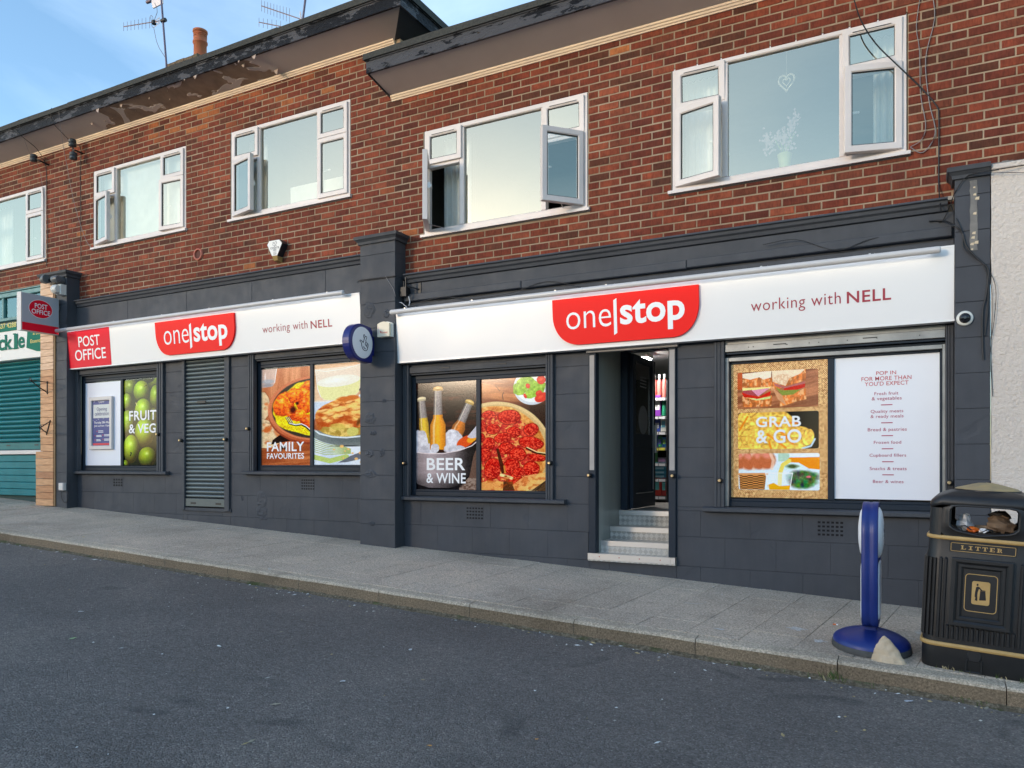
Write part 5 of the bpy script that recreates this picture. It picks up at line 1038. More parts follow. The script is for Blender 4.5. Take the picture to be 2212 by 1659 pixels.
for i, (z, row) in enumerate(zip(tops, rows)):
    x = SX1 - .012; cnt = {}
    full = row + [(row[-1][0], row[-1][1], row[-1][2], row[-1][3], row[-1][4], row[-1][5])] * 3
    for k, (kind, w_, h_, c_, c2_, wd_) in enumerate(full):
        x -= w_ + .006
        if x < SX0 + .01: break
        cnt[wd_] = cnt.get(wd_, 0) + 1
        ordw = ['', 'second ', 'third ', 'fourth ', 'fifth '][cnt[wd_] - 1]
        product(kind, x, z + .003, w_, h_, c_, f'{ordw}{wd_} {kind} counted from the right on the {names[i]} shelf inside the door', col2=c2_)
        if kind == 'carton' and h_ < .06:
            for q in range(1, 4): product(kind, x, z + .003 + q * .052, w_, h_, c_, f'{ordw}{wd_} {kind}, {["", "second", "third", "topmost"][q]} of its pile on the {names[i]} shelf', col2=c2_)
MB().box(-2.815, -2.76, 2.47, 2.9, 1.13, 2.6).build('end_pillar', flat('pale_post', (.42, .42, .41), .6), sr)

# ------------------------------------------------------------------ pillars between the shops
def pillar(name, label, x0, x1, zb, zt, capl, capr, seed, joints=True, back=.0):
    t = thing('pillar', label, 'pillar', ((x0 + x1) / 2, -.1, zb), 'grey pillars dividing the shops')
    Yf = -.198; mb = MB(); mb.box(x0 + .004, x1 - .004, Yf + .006, back, zb - .2, zt - .08); mb.build('core', M['greyj'], t)
    r_ = random.Random(seed); z = .934 - .2757 * 4
    while z < zt - .1:
        a, b = max(z, zb - .1), min(z + .2757, zt - .085)
        if b - a > .02: MB().bbox(x0 + r_.uniform(0, .001), x1 - r_.uniform(0, .001), Yf + r_.uniform(-.001, .001), back - .002, a + .001, b - .001, .003).build('block', M['grey'], t, ((x0 + x1) / 2, Yf, a))
        z += .2757
    prof = [(0, 0), (.018, .004), (.022, .03), (.04, .052), (.05, .056), (.056, .088), (.044, .094)]
    mb = MB(); h0 = zt - .095; n = len(prof); v = []; 
    for d, h in prof:
        l_, r_2 = (d if capl else -.001), (d if capr else -.001)
        v += [(x0 - l_, back, h0 + h), (x0 - l_, Yf - d, h0 + h), (x1 + r_2, Yf - d, h0 + h), (x1 + r_2, back, h0 + h)]
    f = [(i * 4 + k, i * 4 + k + 1, (i + 1) * 4 + k + 1, (i + 1) * 4 + k) for i in range(n - 1) for k in range(3)] + [tuple((n - 1) * 4 + k for k in range(4)), (3, 2, 1, 0)]
    mb.add(v, f); mb.build('cap', M['greyw'], t); return t
xl = at(91, 0, -.2)[0]; xm = at(119, 0, -.2)[0]; xr_ = at(144, 0, -.2)[0]
pillar('p', 'grey pillar at the left end half covered by cedar boards', xl + .01, xr_, .97, 4.46, True, True, 1)
pc = pillar('p', 'battered grey pillar between the two white shop signs', -5.615, -5.125, .67, 4.185, True, True, 2)
pr_ = pillar('p', 'grey pillar at the right end beside the cream rendered wall', .25, .487, .42, 3.915, True, False, 3)
# knocks out of the render on the centre pillar and riser: shallow hollows with raised broken rims
def scar(parent, px, py, Y, w_, h_, seed, m='grey'):
    x, z = at(px, py, Y); r_ = random.Random(seed); n = 14; mb = MB(); R0 = [(w_ / 2 * r_.uniform(.8, 1.15), h_ / 2 * r_.uniform(.8, 1.15)) for _ in range(n)]
    def ring(k, y): return [(x + R0[i][0] * k * math.cos(2 * math.pi * i / n), y + r_.uniform(-.0014, .0014), z + R0[i][1] * k * math.sin(2 * math.pi * i / n)) for i in range(n)]
    def ring(k, y): return [(x + R0[i][0] * k * math.cos(2 * math.pi * i / n), y, z + R0[i][1] * k * math.sin(2 * math.pi * i / n)) for i in range(n)] if k > 1.1 else [(x + R0[i][0] * k * math.cos(2 * math.pi * i / n), Y - r_.uniform(.0006, .0085 if k < .95 else .004), z + R0[i][1] * k * math.sin(2 * math.pi * i / n)) for i in range(n)]
    v = ring(1.15, Y + .002) + ring(1, Y - .0052) + ring(.8, Y - .0012) + ring(.55, Y - .0062) + ring(.3, Y - .001) + [(x, Y - .005, z)]
    f = [(a * n + i, a * n + (i + 1) % n, (a + 1) * n + (i + 1) % n, (a + 1) * n + i) for a in range(4) for i in range(n)] + [(4 * n + i, 4 * n + (i + 1) % n, 5 * n) for i in range(n)]
    mb.add(v, f); mb.build('chipped_patch', M[m], parent)
cc = lambda x, y: ((800 + x / 1.3824) / 1.8228, (1000 + y / 1.3824) / 1.8228)
for i, (x, y, w_, h_) in enumerate(((905, 305, .14, .16), (998, 325, .09, .09), (908, 895, .15, .13), (925, 975, .09, .05), (905, 1085, .12, .08), (972, 1082, .07, .09), (912, 1198, .15, .08), (918, 1468, .08, .05), (985, 800, .06, .04))): scar(pc, *cc(x, y), -.2, w_, h_, i)
for i, (x, y, w_, h_) in enumerate(((318, 1335, .18, .19), (318, 1400, .20, .13), (330, 1435, .16, .07), (212, 1330, .06, .06))): scar(sl_, *cc(x, y), SY - .001, w_, h_, 30 + i)
# strip of bare render where a drainpipe was, right pillar
x0, z1 = at((3600 + 455 / 2.074) / 1.8228, (500 + 440 / 2.074) / 1.8228, -.2); x1, z0 = at((3600 + 515 / 2.074) / 1.8228, (500 + 1005 / 2.074) / 1.8228, -.2)
mb = MB(); rr = random.Random(6); k = 14; v = []
for i in range(k + 1): z = z0 + (z1 - z0) * i / k; v += [(x0 + rr.uniform(-.004, .004), -.2025, z), (x1 + rr.uniform(-.004, .004), -.2025, z)]
mb.add(v, [(2 * i, 2 * i + 1, 2 * i + 3, 2 * i + 2) for i in range(k)]); o = mb.build('bare_strip', M['scar'], pr_)
mb = MB()
for (x, y, s_) in ((488, 495, .008), (492, 553, .010), (512, 585, .014), (492, 708, .012), (485, 868, .012), (478, 905, .012), (505, 945, .014), (470, 958, .012), (470, 1000, .008)):
    a, b = at((3600 + x / 2.074) / 1.8228, (500 + y / 2.074) / 1.8228, -.2); mb.add([(a - s_, -.204, b - s_ * .4), (a + s_, -.204, b - s_ * .8), (a + s_ * 1.1, -.204, b + s_), (a - s_ * .5, -.204, b + s_ * .8)], [(0, 1, 2, 3)])
mb.build('plaster_spot', flat('pale_plaster', (.62, .50, .34), .8), o, None, 'stuff')

# ------------------------------------------------------------------ white signs with their lamp troughs
def fascia_sign(label, x0, x1, zb, zt, Yt, Yb):
    t = thing('fascia_sign', label, 'sign', ((x0 + x1) / 2, Yt, zb), 'long white shop signs')
    Yf = lambda z, d=0: Yt + (zt - z) * (Yb - Yt) / (zt - zb) - d
    MB().prism([(Yt, zt), (Yb, zb), (-.052, zb), (-.052, zt)], x0, x1).build('panel', M['signw'], t)
    mb = MB(); mb.prism([(Yb - .003, zb + .012), (Yb - .003, zb - .006), (-.055, zb - .006), (-.055, zb + .004), (Yb + .006, zb + .004)], x0 - .003, x1 + .003); mb.prism([(Yt - .0035, zt + .002), (Yt - .0035, zt - .012), (Yt + .01, zt + .002)], x0, x1); mb.build('edge_trim', M['signw'], t)
    return t, Yf
def logo(t, Yf, tl, tr, bl_, br_, one, stop, bar):
    x0, z1 = at(*tl, -.19); x1 = at(*tr, -.19)[0]; z0 = at(*bl_, -.18)[1]; xb0 = at(*bl_, -.18)[0]; xb1 = at(*br_, -.18)[0]
    H = z1 - z0; n = 14; P = [(x0, z1), (x1, z1)]; zr = z1 - H * .34
    P += [(xb1 + (x1 - xb1) * math.cos(a) ** .9, z0 + (zr - z0) * (1 - math.sin(a) ** 1.0)) for a in [math.pi / 2 * i / n for i in range(n + 1)]]
    P += [(xb0 + (x0 - xb0) * math.cos(a) ** .9, z0 + (zr - z0) * (1 - math.sin(a) ** 1.0)) for a in [math.pi / 2 * (1 - i / n) for i in range(n + 1)]]
    P = P[::-1]; v = [(x, Yf(z, .026), z) for x, z in P] + [(x, Yf(z, .0), z) for x, z in P]; m = len(P)
    mb = MB(); mb.add(v, [tuple(range(m))] + [(i, (i + 1) % m, m + (i + 1) % m, m + i) for i in range(m)]); mb.build('logo_plate', M['signred'], t)
    mb = MB(); G = lambda z: Yf(z, .0275)
    text(mb, 'one', -.008, px_front(*one, -.2, G), 1.0); text(mb, 'stop', .024, px_front(*stop, -.2, G), 1.02)
    a, zb_ = at(bar[0], bar[3], -.2); b = at(bar[1], 0, -.2)[0]; zt_ = at(bar[0], bar[2], -.2)[1]; d = (b - a) * .55
    mb.add([(x, G(z), z) for x, z in ((a, zb_), (b, zb_ + d), (b, zt_), (a, zt_ - d))], [(0, 1, 2, 3)])
    mb.build('lettering', M['white'], t)
def slog(t, Yf, a, b):
    G = lambda z: Yf(z, .0025); mb = MB(); text(mb, 'working with', -.004, px_front(*a, -.185, G), 1.08); mb.build('lettering', M['crimson'], t)
    mb = MB(); text(mb, 'NELL', .014, px_front(*b, -.185, G), 1.08); mb.build('lettering', M['crimson'], t)
sR, YR = fascia_sign('long white fascia sign over the doorway', -5.125, .247, 2.738, 3.318, -.192, -.148)
sL, YL = fascia_sign('long white fascia sign starting with a red post office panel', -11.13, -5.63, 3.012, 3.562, -.192, -.148)
q = lambda x, y: ((2140 + x / 3.3515) / 1.8228, (1080 + y / 3.3515) / 1.8228)
logo(sR, YR, q(125, 350), q(2052, 122), q(480, 925), q(1690, 826), (q(298, 0)[0], q(890, 0)[0], q(0, 733)[1], q(0, 512)[1]), (q(1008, 0)[0], q(1862, 0)[0], q(0, 776)[1], q(0, 356)[1]), (q(925, 0)[0], q(966, 0)[0], q(0, 320)[1], q(0, 797)[1]))
q = lambda x, y: ((0 + x / 1.3824) / 1.8228, (1000 + y / 1.3824) / 1.8228); q2 = lambda x, y: ((800 + x / 1.3824) / 1.8228, (1000 + y / 1.3824) / 1.8228)
logo(sL, YL, q(850, 376), q2(173, 325), q(925, 550), q2(100, 531), (q(891, 0)[0], q(1026, 0)[0], q(0, 496)[1], q(0, 422)[1]), (q(1053, 0)[0], q2(131, 0)[0], q(0, 513)[1], q(0, 384)[1]), (q(1031, 0)[0], q(1042, 0)[0], q(0, 378)[1], q(0, 515)[1]))
q = lambda x, y: ((2700 + x / 1.3824) / 1.8228, (900 + y / 1.3824) / 1.8228)
slog(sR, YR, (q(353, 0)[0], q(843, 0)[0], q(0, 470)[1], q(0, 389)[1]), (q(876, 0)[0], q(1118, 0)[0], q(0, 406)[1], q(0, 343)[1]))
slog(sL, YL, (q2(318, 0)[0], q2(563, 0)[0], q2(0, 443)[1], q2(0, 389)[1]), (q2(580, 0)[0], q2(697, 0)[0], q2(0, 406)[1], q2(0, 364)[1]))
q = lambda x, y: ((0 + x / 1.3824) / 1.8228, (1000 + y / 1.3824) / 1.8228)
xe = at(q(597, 0)[0], 0, -.18)[0]; MB().prism([(YL(3.548, .004), 3.548), (YL(3.02, .004), 3.02), (YL(3.02, .0), 3.02), (YL(3.548, .0), 3.548)], -11.128, xe).build('red_panel', M['pored'], sL)
mb = MB(); G = lambda z: YL(z, .0055); text(mb, 'POST', .006, px_front(q(424, 0)[0], q(540, 0)[0], q(0, 507)[1], q(0, 451)[1], -.19, G)); text(mb, 'OFFICE', .006, px_front(q(401, 0)[0], q(568, 0)[0], q(0, 582)[1], q(0, 524)[1], -.19, G)); mb.build('lettering', M['white'], sL)
def trough(label, x0, x1, z, clips, joint=None):
    Y = -.262; t = thing('lamp_trough', label, 'sign light', ((x0 + x1) / 2, Y, z), 'white lamp troughs over the signs'); mb = MB()
    mb.lathe([(.012, x0 - (x0 + x1) / 2 - .004), (.024, x0 - (x0 + x1) / 2), (.027, x0 - (x0 + x1) / 2 + .012), (.027, x1 - (x0 + x1) / 2 - .012), (.024, x1 - (x0 + x1) / 2), (.012, x1 - (x0 + x1) / 2 + .004)], ((x0 + x1) / 2, Y, z), 'x', 16)
    mb.build('tube', M['tube'], t)
    MB().box(x0 + .1, x1 - .06, Y + .018, Y + .026, z - .020, z - .012).build('led_strip', M['led'], t)
    for x in clips:
        mb = MB(); mb.box(x - .008, x + .008, Y, -.05, z + .024, z + .034); mb.box(x - .012, x + .012, -.10, -.06, z + .024, z + .05); mb.tube([(x, -.08, z + .045), (x + .03, -.1, z + .07)], .004, 4); mb.build('bracket', M['steel'], t)
    if joint: MB().lathe([(.029, -.01), (.0295, .0), (.029, .01)], (joint, Y, z), 'x', 16).build('collar', M['tube'], t)
trough('white lamp trough above the long sign with the doorway below', -5.135, .15, 3.280, (-4.95, -4.1, -3.15, -2.62, -1.2, -.35), -2.86)
trough('white lamp trough above the sign with the post office panel', -11.36, -5.80, 3.57, (-11.0, -9.9, -8.9, -8.0, -6.9, -6.05))

# ------------------------------------------------------------------ cream rendered wall at the right end
t = thing('rendered_wall', 'rough cream rendered wall right of the last grey pillar', 'wall', (2, -.1, .4))
nx, nz = 60, 70; mb = MB(); W0, W1, H0, H1 = .489, 3.2, .1, 3.86; from mathutils import noise as mn
v = []
for j in range(nz + 1):
    for i in range(nx + 1):
        x = W0 + (W1 - W0) * i / nx; z = H0 + (H1 - H0) * j / nz; e = mn.noise(Vector((x * 9, z * 9, 0))) * .004 + mn.noise(Vector((x * 26, z * 26, 4))) * .003
        if i == 0: x += .006 * mn.noise(Vector((0, z * 7, 1))) + .002; e = .0
        v.append((x, -.203 + e, z))
mb.add(v, [(j * (nx + 1) + i, j * (nx + 1) + i + 1, (j + 1) * (nx + 1) + i + 1, (j + 1) * (nx + 1) + i) for j in range(nz) for i in range(nx)], None, True); mb.build('render_coat', M['render'], t)
MB().box(W0 + .012, W1, -.196, .0, H0, H1).build('wall', M['mortar'], t)
mb = MB(); mb.bbox(W0 + .002, W1, -.222, .0, 3.855, 3.895, .005); mb.build('coping', M['render'], t); rr = random.Random(9); mb = MB(); x = W0
while x < W1: x2 = x + rr.uniform(.03, .12); mb.box(x, x2, -.20, .0, 3.8955, 3.905 + rr.uniform(0, .012)); x = x2
mb.build('flashing', M['scar'], t)

# ------------------------------------------------------------------ the green shop beyond the left pillar
t = thing('shopfront', 'teal shuttered shop front with a green and cream sign at the far left', 'shopfront', (-12.8, 0, 1.0))
GX0, GX1 = -15.5, xl + .005
Z = lambda y, px=60, Y=-.05: at(px, y, Y)[1]
g = lambda y: (1000 + y / 1.3824) / 1.8228; g2 = lambda y: (1400 + y / 2.5523) / 1.8228
mb = MB(); zz = [(Z(g(565)), 4.03)]
for (a, b, c, d) in cells(GX0, GX1, .5, 4.03, [(GX0 - 1, GX1 - .02, Z(g(345)), Z(g(215)))]): mb.box(a, b, -.02, .004, c, d)
mb.build('wall', M['tealdk'], t)
# transom lights
z0, z1 = Z(g(330)), Z(g(210)); mb = MB(); mb.bbox(GX0, GX1 - .02, -.06, .0, z1 - .02, z1 + .05, .006); mb.bbox(GX0, GX1 - .02, -.07, .0, z1 + .055, z1 + .075, .004); mb.bbox(GX0, GX1 - .02, -.06, .0, z0 - .05, z0, .006)
x = GX1 - .10
while x > GX0: mb.bbox(x, x + .05, -.05, .0, z0, z1 - .02, .004); x -= .62
o = mb.build('transom_window', M['tealg'], t); MB().box(GX0, GX1 - .02, -.018, -.012, z0, z1).build('pane', glass('frosted_transom', .12, (.6, .85, .85)), o); MB().box(GX0, GX1 - .02, -.008, -.004, z0, z1).build('backing', flat('transom_back', (.10, .22, .22), .8), o)
s0, s1 = Z(g(567), 60, -.16), Z(g(362), 60, -.16)
sg = thing('fascia_sign', 'cream and green hand lettered sign above the teal shutter', 'sign', (-12.8, -.1, s0))
YS = -.16; MB().bbox(GX0, GX1 - .004, YS + .004, -.03, s0, s1, .006).build('panel', M['scream'], sg)
cw = (0, 1050, 4.1468); P_ = lambda x, y: at((x / 4.1468) / 1.8228, (1050 + y / 4.1468) / 1.8228, YS)
a, b = P_(270, 920); c_, d = P_(270, 1035); MB().box(GX0, a, YS - .002, YS + .003, d, b).build('green_strip', M['sgreen'], sg)
mb = MB(); A, B_, C_, D_ = P_(447, 1050), P_(668, 1040), P_(668, 1380), P_(432, 1325); E_ = P_(600, 1378); pts = [D_, E_, C_, B_, A]; mb.add([(x, YS - .002, z) for x, z in pts], [(0, 1, 2, 3, 4)]); mb.build('green_corner', M['sgreen'], sg)
mb = MB(); pf = lambda xl_, xr2, yb, yt, Y=YS - .004: px_front((xl_ / 4.1468) / 1.8228, (xr2 / 4.1468) / 1.8228, (1050 + yb / 4.1468) / 1.8228, (1050 + yt / 4.1468) / 1.8228, YS, Y)
text(mb, '0151 637 4288', .016, pf(-190, 268, 1048, 966)); text(mb, 'Essenti', .014, pf(500, 667, 1250, 1190)); text(mb, '& Beauty', .014, pf(540, 740, 1130, 1070)); mb.xf(lambda p: p if p.x < GX1 - .01 else Vector((GX1 - .01, p.y, p.z))); mb.build('lettering', M['sgold'], sg)
mb = MB()
for ch_, xl_, xr2, yb, yt in (('c', -25, 78, 1380, 1195), ('k', 82, 205, 1362, 1118), ('l', 232, 290, 1350, 1100), ('e', 300, 402, 1335, 1150)): text(mb, ch_, .022, pf(xl_, xr2, yb, yt))
for xa, xb, y, h in ((75, 118, 1360, 12), (140, 212, 1354, 12), (74, 110, 1135, 12), (216, 306, 1346, 12), (214, 262, 1112, 12)):
    a, z = P_(xa, y); b = P_(xb, y)[0]; _, z2 = P_(xa, y - h * 1.6); mb.box(a, b, YS - .0045, YS - .0041, z, z2)
mb.build('lettering', M['sgreen'], sg)
# shutter slats, white rail, planks
sb0, st0 = Z(g2(945), 60, -.03), s0 - .01; X1s = at(90.5, 0, -.04)[0]
mb = MB(); mb.bbox(GX0, X1s, -.05, -.022, sb0, sb0 + .11, .004); br = mb.build('bottom_rail', M['tealm'], t); mb = MB(); [mb.box(x, x + .1, -.053, -.0502, sb0 + .06, sb0 + .08) for x in (-12.85, -12.1, -13.7)]; mb.build('slot', M['gasket'], br, None, 'stuff')
z = sb0 + .115
while z < st0 - .03:
    prof = [(-.022, z + .002), (-.036, z + .010), (-.050, z + .024), (-.054, z + .038), (-.050, z + .052), (-.036, z + .064), (-.026, z + .067), (-.026, z + .0715), (-.022, z + .0715)]
    MB().prism(prof, GX0, X1s, 'x', True).build('shutter_slat', M['tealm'], t, (-13, 0, z)); z += .0722
MB().bbox(GX0, GX1 + .02, -.13, -.02, sb0 - .075, sb0 - .012, .005).build('sill', M['upvc'], t)
zt = sb0 - .085; zb = Z(g2(1410), 60, -.09); n = 6; hh = (zt - zb) / n
for i in range(n): MB().bbox(GX0, at(97, 0, -.09)[0], -.09 - .002 * (i % 2), -.03, zb + i * hh + .003, zb + (i + 1) * hh - .002, .006).build('plank', M['teal'], t)
# cedar boards nailed over the pillar edge
t = thing('cedar_cladding', 'column of short orange cedar boards fixed on the left pillar', 'cladding', (xl, -.22, 1.0))
zb, zt = .99, 4.33; rr = random.Random(12); hh = .1015; z = zb; i = 0; CC = [(.58, .31, .15), (.66, .38, .20), (.52, .26, .12), (.62, .35, .18), (.44, .21, .10), (.70, .44, .26)]
while z < zt:
    c_ = CC[rr.randrange(4)] if z > 1.7 else CC[rr.randrange(5)]
    if z > 3.0: c_ = (.72, .50, .34) if rr.random() < .7 else (.66, .44, .29)
    xa = xl - .12 if z < sb0 - .08 else xl - .005
    MB().bbox(xa + rr.uniform(-.003, .003) + (.0 if z < sb0 - .08 else 0), xm - .012, -.222 - rr.uniform(0, .003), -.203, z + .002, min(z + hh, zt) - .002, .003, c_).build('board', M['cedar'], t, (xa, -.22, z)); z += hh
MB().box(xm - .010, xm + .022, -.214, -.199, .99, zt - .02).build('batten', M['woodedge'], t)

# ------------------------------------------------------------------ things fixed to the front
# projecting post office sign
X = -11.2; z0, z1, ya, yb = 3.512, 4.048, -.76, -.225
t = thing('projecting_sign', 'projecting post office sign with a red oval on the left pillar', 'sign', (X - .05, -.22, 3.5)); mb = MB(); mb.box(X - .098, X - .002, ya, yb, z0, z1); mb.build('case', M['campale'], t)
MB().box(X - .0995, X - .0005, ya - .006, ya + .008, z0 - .004, z1 + .004).build('end_cap', M['upvc'], t)
MB().box(X - .004, X + .002, ya + .01, yb - .005, z0 + .118, z1 - .006).build('face', flat('sign_grey', (.40, .42, .46), .35), t); MB().box(X - .004, X + .002, ya + .01, yb - .005, z0 + .006, z0 + .115).build('red_band', M['pored'], t)
cyy, czz = (ya + yb) / 2 + .0, z0 + .335; el = [(cyy + .165 * math.cos(a), czz + .128 * math.sin(a)) for a in [2 * math.pi * i / 36 for i in range(36)]]
mb = MB(); mb.add([(X + .004, *p) for p in [(cyy + .172 * math.cos(2 * math.pi * i / 36), czz + .134 * math.sin(2 * math.pi * i / 36)) for i in range(36)]], [tuple(range(36))]); mb.build('oval_edge', M['white'], t)
mb = MB(); mb.add([(X + .006, *p) for p in el], [tuple(range(36))]); mb.build('oval', M['pored'], t)
side = lambda y0, y1, za, zb: (lambda u, v: (X + .0075, y0 + (y1 - y0) * u, za + (zb - za) * v)); mb = MB(); text(mb, 'POST', .01, side(cyy - .085, cyy + .095, czz + .006, czz + .075)); text(mb, 'OFFICE', .01, side(cyy - .13, cyy + .135, czz - .078, czz - .010)); mb.build('lettering', M['white'], t)
mb = MB(); mb.box(X - .08, X - .02, yb, -.19, z0 + .1, z0 + .16); mb.box(X - .08, X - .02, yb, -.19, z1 - .16, z1 - .10); mb.build('bracket', M['camgrey'], t)
# round crossed-fingers sign
X = -5.385; yo, yi = -.66, -.255; zc = 2.94; rr_ = .205; cyy = yo + rr_
t = thing('projecting_sign', 'round navy sign with a crossed fingers drawing on the centre pillar', 'sign', (X, -.2, zc))
prof = [(cyy + rr_ * math.cos(a), zc + rr_ * math.sin(a)) for a in [math.pi / 2 + math.pi * i / 20 for i in range(21)]] + [(yi - .02, zc - rr_), (yi, zc - rr_ + .02), (yi, zc + rr_ - .05), (yi - .03, zc + rr_ - .015)]
mb = MB(); n = len(prof); c0 = (cyy, zc); inn = [(c0[0] + (p[0] - c0[0]) * .93, c0[1] + (p[1] - c0[1]) * .93) for p in prof]
v = [(X, *p) for p in inn] + [(X - .012, *p) for p in prof] + [(X - .10, *p) for p in prof] + [(X - .112, *p) for p in inn]
mb.add(v, [tuple(range(n))[::-1], tuple(3 * n + i for i in range(n))] + [(a * n + i, a * n + (i + 1) % n, (a + 1) * n + (i + 1) % n, (a + 1) * n + i) for a in range(3) for i in range(n)]); mb.build('case', M['bluedk'], t)
MB().lathe([(.168, .0), (.172, .004), (.160, .0075)], (X + .0005, cyy + .012, zc), 'x', 36, False).build('disc', M['disc'], t)
mp_ = lambda x, y: (X + .0105, cyy + .012 + (x - 695) / 650 * .325, zc - (y - 905 - .20 * (x - 695)) / 1015 * .33)
mb = MB()
for P in ([(700, 905), (672, 862), (640, 838), (605, 818), (584, 830), (590, 858), (622, 880), (640, 920), (648, 1000), (670, 1080), (705, 1140), (760, 1180), (810, 1175), (848, 1130), (862, 1070)], [(700, 905), (730, 800), (762, 715), (790, 690), (815, 702), (820, 745), (800, 800), (785, 850), (800, 862)], [(738, 770), (716, 710), (712, 655), (728, 632), (748, 645), (760, 690), (768, 712)],
          [(790, 1000), (770, 970), (772, 925), (790, 890), (815, 885), (835, 920), (830, 980), (808, 1020), (790, 1000)], [(842, 935), (865, 945), (876, 985), (868, 1040), (845, 1062), (822, 1045), (815, 1015)], [(845, 1000), (838, 975)], [(712, 1030), (728, 1075), (755, 1105), (792, 1115)]):
    mb.tube([mp_(*p) for p in P], .0035, 5)
mb.build('drawing', M['ink'], t); MB().box(X - .085, X - .03, yi, -.199, zc - .11, zc + .10).build('bracket', M['bluedk'], t)
# small cream alarm box on the pillar
x0, z1 = at((1340 + 1205 / 8.296) / 1.8228, (1230 + 385 / 8.296) / 1.8228, -.26); x1, z0 = at((1340 + 1590 / 8.296) / 1.8228, (1230 + 770 / 8.296) / 1.8228, -.26)
t = thing('alarm_box', 'small square cream alarm box on the centre pillar', 'alarm', (x0, -.2, z0)); hN = 8; arch = [(x0, z0), (x1, z0)] + [(x1 + (x0 - x1) * i / hN, z1 + .022 * math.sin(math.pi * i / hN)) for i in range(hN + 1)]
mb = MB(); mb.prism(arch, -.258, -.225, 'y'); mb.build('cover', M['almcream'], t); c0 = ((x0 + x1) / 2, (z0 + z1) / 2)
MB().prism([(c0[0] + (a - c0[0]) * 1.02 + .018, c0[1] + (b - c0[1]) * 1.04) for a, b in arch], -.225, -.199, 'y').build('back_box', M['campale'], t)
mb = MB(); text(mb, 'Romec.', .004, front(x0 + (x1 - x0) * .36, x0 + (x1 - x0) * .90, z0 + (z1 - z0) * .24, z0 + (z1 - z0) * .40, -.2595)); mb.add([(x0 + (x1 - x0) * a, -.2595, z0 + (z1 - z0) * b) for a, b in ((.22, .42), (.30, .26), (.34, .34), (.28, .46))], [(0, 1, 2, 3)]); mb.build('lettering', M['alred'], t)
MB().box(x0 + .012, x0 + .02, -.2592, -.258, z0 + .03, z1 - .03).build('stripe', flat('alarm_pink', (.62, .40, .42)), t)
# six-sided alarm siren on the bricks
k_ = lambda x, y: at((1000 + x / 11.06) / 1.8228, (900 + y / 11.06) / 1.8228, -.10)
F_ = [k_(*p) for p in ((570, 715), (660, 548), (1090, 475), (1205, 625), (1000, 1160), (775, 1190))]; F_ = F_[::-1]
t = thing('alarm_siren', 'white faced six sided alarm box with a black shell on the brick wall', 'alarm', (F_[0][0], 0, F_[0][1])); cx_ = sum(p[0] for p in F_) / 6; cz_ = sum(p[1] for p in F_) / 6
mb = MB(); mb.prism([(cx_ + (a - cx_) * 1.04, cz_ + (b - cz_) * 1.04) for a, b in F_], -.095, .0, 'y'); mb.build('shell', flat('alarm_shell', (.008, .015, .022), .3), t); mb = MB(); mb.add([(a, -.0965, b) for a, b in F_], [tuple(range(6))]); mb.build('face_plate', flat('alarm_white', (.74, .73, .70), .4), t)
mb = MB(); w_ = F_[0][0] - F_[0][0]; xa, xb = min(F_[0][0], F_[1][0]), max(F_[0][0], F_[1][0]); zz = F_[0][1]; mb.add([(xa, -.097, zz - .002), (xb, -.097, zz - .002), (xb - .01, -.075, zz - .055), (xa + .01, -.075, zz - .055), (xa, .0, zz - .002), (xb, .0, zz - .002), (xb - .01, .0, zz - .07), (xa + .01, .0, zz - .07)], [(0, 1, 2, 3), (1, 5, 6, 2), (0, 3, 7, 4), (3, 2, 6, 7)]); mb.build('lens', M['amber'], t)
kk = lambda x0_, x1_, yb, yt: px_front((1000 + x0_ / 11.06) / 1.8228, (1000 + x1_ / 11.06) / 1.8228, (900 + yb / 11.06) / 1.8228, (900 + yt / 11.06) / 1.8228, -.10, -.098)
mb = MB(); text(mb, 'cobra', .01, kk(705, 1085, 915, 780)); text(mb, '0800', .01, kk(825, 970, 975, 905)); text(mb, '612', .01, kk(852, 948, 1060, 1000)); text(mb, '5282', .01, kk(832, 972, 1145, 1085))
mb.tube([(k_(*p)[0], -.0975, k_(*p)[1]) for p in ((800, 720), (830, 650), (815, 600), (870, 590), (885, 660), (930, 690), (985, 650), (960, 560), (920, 570))], .003, 4); mb.tube([(k_(*p)[0], -.0975, k_(*p)[1]) for p in ((840, 740), (900, 740), (975, 730))], .003, 4); mb.build('lettering', M['almgrey'], t)
# ring of an old flue
xc, zc = at(429.5, 550, 0); t = thing('flue_ring', 'small red flue ring in the bricks beside the alarm siren', 'vent', (xc, 0, zc)); MB().lathe([(.058, .0), (.058, -.02), (.064, -.026), (.078, -.024), (.084, .01)], (xc, 0, zc), 'y', 24, True, False).build('ring', M['rust'], t); MB().lathe([(.063, -.006), (.02, -.005)], (xc, 0, zc), 'y', 24).build('hollow_shade', flat('flue_dark', (.10, .03, .02), .8), t)  # dark disc stands in for the shade inside the open ring
# dome camera on the right pillar
xc, zc = at(2084, 688, -.2); t = thing('dome_camera', 'white dome camera on the right grey pillar', 'camera', (xc, -.2, zc)); MB().lathe([(.058, -.0), (.058, -.012), (.052, -.02), (.04, -.022)], (xc, -.199, zc), 'y', 28).build('base', M['campale'], t); MB().lathe([(.04, -.02), (.037, -.036), (.026, -.05), (.01, -.056)], (xc, -.199, zc), 'y', 24).build('dome', M['dome'], t)
